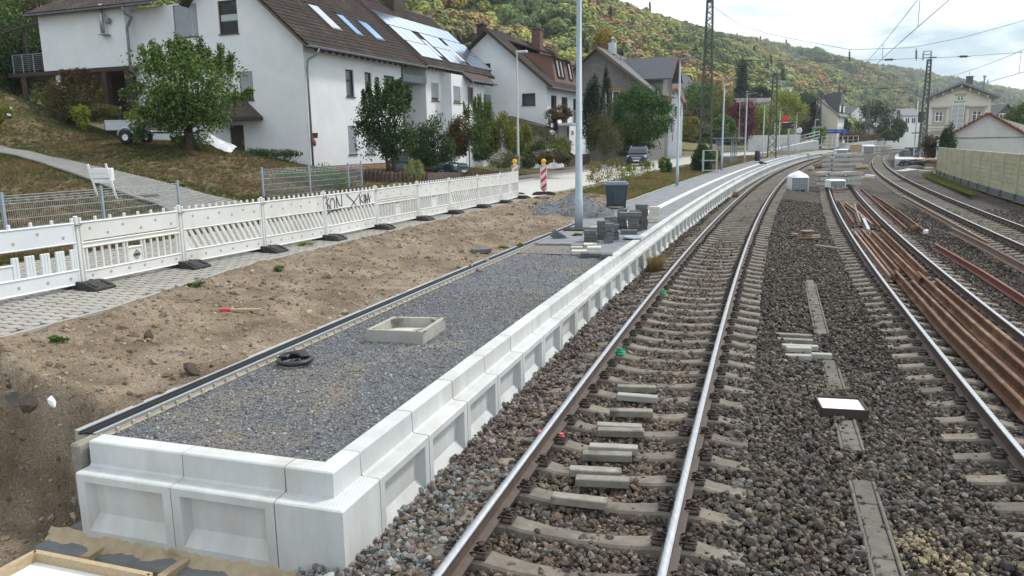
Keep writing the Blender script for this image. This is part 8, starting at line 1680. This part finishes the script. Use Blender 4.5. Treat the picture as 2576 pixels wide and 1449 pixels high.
# station house
W_ = (2480-2333)*118/1932*.985; q = A(2480, 396, 117); HS = House('station_house', 'cream two-storey station house with flat pitched grey roof', 'house', q.x, 117, q.z, 27); hz = lambda px, py: HS.hit('x', 0, px, py); yl = hz(2334, 300)[0]; ze = hz(2334, 247)[1]; za = hz(2408, 213)[1]; K['station_wall'] = Mt('cream_station_wall', (.70, .68, .615), (.64, .62, .56), 2, .85)
wn = []
for (x0, x1, y0, y1) in ((2353, 2371, 281, 306), (2404, 2421, 278, 306), (2446, 2468, 279, 304), (2351, 2370, 340, 372), (2408, 2424, 240, 253)): a, b_ = hz(x0, y0), hz(x1, y1); wn.append((min(a[0], b_[0]), max(a[0], b_[0]), min(a[1], b_[1]), max(a[1], b_[1])))
HS.wall('x', 0, [(0, -2), (yl, -2), (yl, ze), (yl/2, za-.3), (0, ze)], K['station_wall'], wn, dep=.2); HS.wall('y', 0, [(0, -2), (14, -2), (14, ze), (0, ze)], K['station_wall']); HS.wall('Y', yl, [(0, -2), (14, -2), (14, ze), (0, ze)], K['station_wall'])
for w in wn: HS.window('x', 0, w, 'white_frame', panes=2, sill=False, cross=True, fw=.12, dep=.15)
mb = MB()
for w in wn[:4]:
    y0, y1, z0, z1 = w
    for yy in (y0-.2, y1+.2): mb.box((-.05, yy, (z0+z1)/2), (.12, .32, z1-z0+.3))
    mb.box((-.06, (y0+y1)/2, z1+.22), (.14, y1-y0+.75, .35)); mb.box((-.14, (y0+y1)/2, z1+.62), (.34, y1-y0+1.3, .20)); mb.box((-.08, (y0+y1)/2, z0-.12), (.2, y1-y0+.7, .2))
y0, y1, z0, z1 = wn[4]; mb.box((-.04, (y0+y1)/2, z1+.12), (.1, y1-y0+.6, .25)); mb.box((-.04, (y0+y1)/2, z0-.12), (.1, y1-y0+.6, .22)); zb_ = hz(2400, 314)[1]; mb.box((-.04, yl/2, zb_), (.1, yl, .22)); mb.box((-.03, yl/2, zb_-.5), (.08, yl, .14)); mb.build('sandstone_trim', K['sandstone'], HS.r)
mb = MB(); ov = 1.0; s_ = (za-ze)/(yl/2)
for sg in (0, 1):
    f = (lambda y: y) if sg == 0 else (lambda y: yl-y); V = [(-1.1, f(-ov), ze-ov*s_+.1), (-1.1, yl/2, za+.1), (14.8, yl/2, za+.1), (14.8, f(-ov), ze-ov*s_+.1)]; V += [(a, b, c+.32) for a, b, c in V]; mb.add(V, [(0, 1, 2, 3), (7, 6, 5, 4), (0, 4, 5, 1), (0, 3, 7, 4), (2, 1, 5, 6)])
mb.build('roof', K['zinc_dark'], HS.r); mb = MB()
for k in range(7): f = (k+.5)/7; y = yl*f; z = ze+(yl/2-abs(y-yl/2))*s_-.35; mb.box((-.55, y, z), (1.0, .22, .45))
for sg in (0, 1): f = (lambda y: y) if sg == 0 else (lambda y: yl-y); mb.bar((-.06, f(0), ze-.35), (-.06, yl/2, za-.55), .12, .35, (1, 0, 0))
mb.build('eaves_brackets', K['sandstone'], HS.r); chimney(HS, 2.5, yl*.36, za-.5, za+1.2, .9, .9, 'slate'); mb = MB(); mb.tube([(2, yl*.05+.6, ze), (2, yl*.05+.6, ze+3.0)], .12, 8); mb.lathe([(.22, 2.9), (.22, 3.1)], (2, yl*.05+.6, ze), 8); mb.build('vent_pipe', K['zinc_dark'], HS.r)
mb = MB()
for k in range(7): mb.bar((-.5, yl*.62, zb_-1.4+.75*k), (-.5, yl*.42, zb_-1.4+.75*k), .06)
for y in (yl*.62, yl*.52, yl*.42): mb.bar((-.5, y, -.5), (-.5, y, zb_+3.4), .07)
t = thing('scaffold', 'small white scaffold in front of the station house wall', 'scaffold', HS.o); t.rotation_euler = HS.r.rotation_euler; mb.build('tubes', K['white_frame'], t); MB().box((-.42, yl*.52, zb_+.9), (.02, yl*.19, 3.6)).build('netting', K['shutter'], t)
# shed with red clay roof behind the noise wall
q = A(2385, 440, 86); h_ = math.radians(29); WS = 9.6; HD = House('shed', 'grey-white rendered shed with red clay tile roof behind the noise wall', 'shed', q.x+WS*math.cos(h_), q.y-WS*math.sin(h_), -.3, 29); g = lambda px, py: HD.hit('x', 0, px, py); ze = g(2388, 338)[1]; pk = g(2487, 286); yl = WS
HD.wall('x', 0, [(0, -1), (yl, -1), (yl, ze), (pk[0], pk[1]-.1), (0, ze-.2)], K['plaster_grey']); HD.wall('Y', yl, [(0, -1), (11, -1), (11, ze), (0, ze)], K['plaster_grey'])
mb = MB(); s_ = (pk[1]-ze)/(yl-pk[0])
for (ya, yb) in ((yl+.8, pk[0]), (-.9, pk[0])):
    za_ = pk[1]+.05-abs(ya-pk[0])*s_; V = [(-.35, ya, za_), (-.35, yb, pk[1]+.08), (11.4, yb, pk[1]+.08), (11.4, ya, za_)]; V += [(a, b, c-.14) for a, b, c in V]; mb.add(V, [(0, 1, 2, 3) if ya < yb else (3, 2, 1, 0), (4, 5, 6, 7), (0, 1, 5, 4), (0, 4, 7, 3)])
ro = mb.build('roof', K['tile_orange'], HD.r); tl_ = MB(); tl_.tube([(0, -.2, 0), (0, .18, .02)], .14, 6); tl_ = tl_.mesh('verge_tile', K['tile_orange']); ms = []
for (ya, yb) in ((yl+.8, pk[0]), (-.9, pk[0])):
    n = int(abs(ya-yb)/.36)
    for k in range(n): y = ya+(yb-ya)*(k+.5)/n; ms.append(TR((-.35, y, pk[1]+.08-abs(y-pk[0])*s_), 0, math.atan(s_)*(1 if ya < yb else -1)))
pieces('verge_tile', tl_, ms, ro); mb = MB(); mb.box((-.03, yl/2, g(2480, 346)[1]), (.08, yl, .10)); mb.build('wall_band', K['zinc_dark'], HD.r); HD.pipe([(-.1, yl+.35, ze-.2), (-.1, yl+.1, ze-.7), (-.1, yl+.1, -.5)], .06)
# ---------------------------------------------------------------- cars, trailer, road beacons
def car(label, loc, rz, paint, L_=4.1, Wd=1.75, H_=1.6, suv=True):
    """x forward; body lofted from cross-sections"""
    t = thing('parked_car' if 'parked' in label else 'car', label, 'car', loc, rz)
    xs = [-.50, -.485, -.46, -.36, -.24, -.10, .06, .20, .32, .42, .475, .497, .50]; wd = [.74, .86, .93, .98, 1, 1, 1, .99, .975, .94, .86, .74, .66]
    bel = [.60, .63, .64, .635, .63, .625, .62, .615, .60, .575, .54, .50, .44]; bot = [.30, .22, .17, .14, .13, .13, .13, .13, .14, .17, .20, .22, .26]
    mb = MB(); V = []; F = []; n = 10
    for x, w, b_, z0 in zip(xs, wd, bel, bot):
        hw = Wd/2*w; zb, zt = z0*H_, b_*H_; zm = zb+(zt-zb)*.45
        V += [(x*L_, -hw*.86, zb), (x*L_, -hw*.98, zb+.08), (x*L_, -hw, zm), (x*L_, -hw*.97, zt-.06), (x*L_, -hw*.86, zt), (x*L_, hw*.86, zt), (x*L_, hw*.97, zt-.06), (x*L_, hw, zm), (x*L_, hw*.98, zb+.08), (x*L_, hw*.86, zb)]
    m = len(xs)
    for i in range(m-1):
        for k in range(n): F.append((i*n+k, i*n+(k+1) % n, (i+1)*n+(k+1) % n, (i+1)*n+k))
    F += [tuple(range(n))[::-1], tuple((m-1)*n+k for k in range(n))]; mb.add(V, F, True); body = mb.build('body', paint, t)
    # cabin
    cb = [(-.475, .63, .80), (-.40, .93, .66), (-.22, 1.0, .62), (.02, .99, .62), (.12, .95, .64), (.265, .62, .80)]; mb = MB(); V = []
    for x, z, w in cb: V += [(x*L_, -Wd/2*(.93 if z < .7 else w*1.18), z*H_), (x*L_, Wd/2*(.93 if z < .7 else w*1.18), z*H_)]
    mb.add(V, [(2*i, 2*i+1, 2*i+3, 2*i+2) for i in range(len(cb)-1)], True); mb.add([Vector(V[2*i]) for i in range(len(cb))], [tuple(range(len(cb)))]); mb.add([Vector(V[2*i+1]) for i in range(len(cb))], [tuple(range(len(cb)))[::-1]]); mb.build('cabin', paint, t)
    mb = MB(); q = lambda x, y, z: Vector((x*L_, y*Wd/2, z*H_))
    mb.add([q(.118, -.72, .945), q(.118, .72, .945), q(.262, .86, .655), q(.262, -.86, .655)], [(3, 2, 1, 0)]); mb.build('windscreen', K['glass_clear'], t)
    for s in (-1, 1):
        o = MB(); Pp = lambda x, z: q(x, s*(.945-.20*(z-.63)/.35), z)
        o.add([Pp(.20, .665), Pp(.10, .89), Pp(-.04, .925), Pp(-.04, .665)], [(0, 1, 2, 3) if s > 0 else (3, 2, 1, 0)]); o.add([Pp(-.055, .665), Pp(-.055, .925), Pp(-.21, .925), Pp(-.23, .665)], [(0, 1, 2, 3) if s > 0 else (3, 2, 1, 0)]); o.add([Pp(-.245, .665), Pp(-.225, .915), Pp(-.36, .87), Pp(-.42, .68)], [(0, 1, 2, 3) if s > 0 else (3, 2, 1, 0)]); o.build('side_window', K['glass_clear'], t)
        MB().bbox((.19*L_, s*Wd*.56, .69*H_), (.14, .22, .15), .04).build('wing_mirror', paint, t); MB().bbox((.462*L_, s*Wd*.355, .49*H_), (.18, .36, .15), .04, rz=-s*.42).build('headlight', K['lamp_glass'], t); MB().bbox((-.482*L_, s*Wd*.38, .54*H_), (.10, .24, .26), .03).build('tail_light', K['red_sheet'], t)
        if suv: MB().tube([(-.34*L_, s*.60, .955*H_), (-.30*L_, s*.60, 1.0*H_), (.02*L_, s*.60, 1.005*H_), (.06*L_, s*.60, .965*H_)], .028, 6).build('roof_rail', K['chrome'], t)
        for x in (.31, -.30):
            w = link('wheel', MB().lathe([(.12, -.10), (.20, -.11), (.31, -.11), (.335, -.07), (.335, .07), (.31, .11), (.20, .11), (.12, .10)], (0, 0, 0), 20, True, Matrix.Rotation(math.pi/2, 3, 'X')).mesh('wheel', K['tyre']), t, (x*L_, s*(Wd/2-.105), .335)); rm = MB()
            for k in range(10): a = k*.628; rm.bar((.03*math.cos(a), s*.115, .03*math.sin(a)), (.21*math.cos(a), s*.112, .21*math.sin(a)), .035, .02)
            rm.lathe([(.20, .10), (.225, .118), (.24, .11)], (0, 0, 0), 16, False, Matrix.Rotation(-s*math.pi/2, 3, 'X')); rm.build('rim', K['rim'], w); MB().lathe([(.36, -.06), (.39, .0), (.36, .03)], (x*L_, s*(Wd/2-.04), .345), 20, False, Matrix.Rotation(-s*math.pi/2, 3, 'X')).build('wheel_arch', K['black'], t)
    mb = MB(); mb.bbox((.492*L_, 0, .40*H_), (.07, .92, .22), .03); mb.bbox((.487*L_, 0, .22*H_), (.08, 1.2, .14), .03); mb.build('grille', K['black'], t); mb = MB(); [mb.bbox((.502*L_, 0, z*H_), (.05, .86-.1*i, .03), .01) for i, z in enumerate((.45, .41, .36))]; mb.build('grille_bar', K['chrome'], t); MB().bbox((.512*L_, 0, .285*H_), (.03, .52, .11), .008).build('number_plate', K['plate'], t); return t
b = A(1607, 411, 66); b.z = zl(b.x, b.y)+.03; car('dark blue compact off-roader driving towards the camera on the pale road', b+Vector((.2, 1.6, 0)), -math.pi/2-math.radians(14), K['car_blue'], 4.0, 1.77, 1.68)
b = A(1140, 418, 43.5); b.z = zl(b.x, b.y)+.02; car('parked dark teal car half hidden by shrubs in front of the solar panel house', b+Vector((-1.5, .9, 0)), -.42, K['car_teal'], 4.5, 1.85, 1.62)
b = A(-98, 374, 37); b.z = zl(b.x, b.y)+.05; car('black car at the left edge on the driveway', b, .25, K['car_black'], 4.3, 1.8, 1.5, False)
# trailer
p = A(336, 362, 34); t = thing('car_trailer', 'small galvanised box trailer on the lawn beside the broad tree', 'trailer', (p.x, p.y, zl(p.x, p.y)), -.10); mb = MB(); mb.box((.45, .0, .62), (2.5, 1.25, .05)); [mb.box((.45, s*.62, .80), (2.5, .03, .38)) for s in (-1, 1)]; [mb.box((.45+s*1.25, 0, .80), (.03, 1.25, .38)) for s in (-1, 1)]; [mb.bar((-.8, s*.64, .99), (1.7, s*.64, .99), .05) for s in (-1, 1)]; mb.build('box', K['zinc'], t)
MB().bar((-.7, 0, .5), (2.9, 0, .45), .08).build('drawbar', K['zinc_dark'], t); MB().bbox((-.78, -.5, .62), (.03, .16, .08), .01).build('tail_light', K['red_sheet'], t)
for s in (-1, 1):
    w = link('wheel', MB().lathe([(.14, -.08), (.29, -.08), (.30, -.05), (.30, .05), (.29, .08), (.14, .08)], (0, 0, 0), 20, True, Matrix.Rotation(math.pi/2, 3, 'X')).mesh('wheel', K['tyre']), t, (.15, s*.74, .30)); MB().lathe([(.001, .05), (.09, .07), (.15, .05), (.17, .08)], (0, 0, 0), 16, True, Matrix.Rotation(-s*math.pi/2, 3, 'X')).build('rim', K['rim'], w); mb = MB(); mb.tube([(.15+.36*math.cos(a), s*.74, .32+.36*math.sin(a)) for a in np.linspace(.1, 3.04, 12)], .05, 4); mb.build('mudguard', K['zinc'], t)
p = A(556, 376, 33.5); t = thing('plastic_sheet', 'crumpled silvery plastic sheet hanging over the bank beside the tree', 'plastic sheet', p); n = 12; U_, V_ = np.meshgrid(np.linspace(0, 1, n), np.linspace(0, 1, n), indexing='ij'); link('sheet', grid_mesh('sheet', -.65+1.25*U_+.15*V_, -.6+.5*V_, .55-.75*U_**.7+.12*fbm(U_*5, V_*5)+.25*V_, K['foil'], False), t)
# beacons
def beacon(px, pyb, pyt, Yd, label):
    b = A(px, pyb, Yd); k = Yd/1932; h = (pyb-pyt)*k; t = thing('warning_beacon', label, 'beacon', b, -.25, 'red and white beacons with amber lamps'); link('beacon_foot', FM, t, (0, 0, 0), (0, 0, .3)); w = .27; z0 = h*.16; z1 = h*.82; MB().bbox((0, 0, (z0+z1)/2), (w, .04, z1-z0), .01).build('beacon_panel', K['white_plastic'], t); mb = MB(); st = (z1-z0-.04)/3.0
    for i in range(4):
        a = z0+.02+(i-.35)*st; P = [(-w/2+.02, a), (w/2-.02, a+w*.75), (w/2-.02, a+w*.75+st*.48), (-w/2+.02, a+st*.48)]; P = clip_poly(clip_poly(P, 0, 1, z1-.02), 0, -1, -(z0+.02))
        if len(P) > 2: mb.add([(u, -.0225, z) for u, z in P], [tuple(range(len(P)))])
    mb.build('red_stripe', K['red_sheet'], t); mb = MB(); mb.add([(-w/2, 0, z0), (w/2, 0, z0), (0, 0, z0-.12)], [(0, 2, 1)]); mb.tube([(0, 0, .05), (0, 0, z0)], .022, 6); mb.build('stem', K['kerb'], t)
    mb = MB(); mb.lathe([(.001, .055), (.085, .05), (.10, .02), (.10, -.02), (.085, -.05), (.001, -.055)], (0, 0, h*.92), 18, True, Matrix.Rotation(math.pi/2, 3, 'X')); mb.build('amber_lamp', K['yellow_lens'], t); MB().bbox((0, 0, h*.83), (.14, .10, .10), .02).build('lamp_holder', K['cream_block'], t)
beacon(1368, 490, 400, 31, 'red and white striped beacon with amber lamp standing free on the road'); beacon(1296, 492, 400, 33, 'red and white beacon with amber lamp partly hidden by the last barrier panel')
# road sign seen from behind
p = A(1310, 372, 50); t = thing('road_sign', 'grey back of a triangular road sign behind the concrete street lamp', 'road sign', p); k = 50/1932; MB().add([(-.55, 0, .1), (.55, 0, .1), (0, 0, 1.15), (-.55, .03, .1), (.55, .03, .1), (0, .03, 1.15)], [(0, 1, 2), (5, 4, 3), (0, 3, 4, 1), (1, 4, 5, 2), (2, 5, 3, 0)]).build('sign_plate', K['zinc_dark'], t); MB().tube([(0, .06, -1.2), (0, .06, 1.0)], .04, 8).build('post', K['zinc'], t)
# raised garden edging of palisades
def palisade(pts, label, h=.45):
    P = [on_land(*q) for q in pts]; t = thing('garden_edging', label, 'edging', P[0]); b = P[0]; me = MB().lathe([(.08, -.2), (.085, h-.02), (.06, h), (.001, h)], n=8).mesh('palisade', K['palisade']); ms = []
    for a, c in zip(P[:-1], P[1:]):
        n = max(1, int((c-a).length/.17))
        for i in range(n): v = a.lerp(c, i/n)-b; v.z += rng.normal()*.02; ms.append(TR(v))
    pieces('palisade', me, ms, t)
palisade([(905, 452), (985, 460), (1075, 462), (1180, 452)], 'dark red concrete palisade edging of the small front lawn'); palisade([(1300, 425), (1380, 420), (1440, 408), (1442, 392)], 'weathered palisade edging of the raised garden bed', .7); palisade([(1450, 392), (1520, 400), (1600, 396)], 'reddish palisade edging below the olive shrub', .5)
t = thing('waste_bins', 'blue rimmed waste bin beside the dormer house door', 'bin', A(1425, 392, 57)); MB().bbox((0, 0, .55), (.6, .6, 1.0), .04).build('bin_body', K['bin'], t); MB().bbox((0, 0, 1.08), (.68, .66, .1), .03).build('lid', K['blue'], t)
t = thing('red_box', 'dark red box at the brick plinth behind the mesh fence', 'box', A(868, 432, 38.5)-Vector((0, 0, .15))); MB().bbox((0, 0, .2), (.8, .4, .4), .03).build('box', K['red_sheet'], t)
# ---------------------------------------------------------------- thin valley haze
hz_ = MB().box((350, 1660, 76), (6000, 3500, 159)).build('haze', []); hz_['kind'] = 'stuff'
m_ = bpy.data.materials.new('haze'); m_.use_nodes = True; t_ = m_.node_tree; t_.nodes.clear(); o_ = t_.nodes.new('ShaderNodeOutputMaterial'); v_ = t_.nodes.new('ShaderNodeVolumePrincipled')
v_.inputs['Color'].default_value = (.80, .87, .95, 1); v_.inputs['Density'].default_value = .00026; v_.inputs['Anisotropy'].default_value = .2; t_.links.new(v_.outputs[0], o_.inputs['Volume']); hz_.data.materials.append(m_)
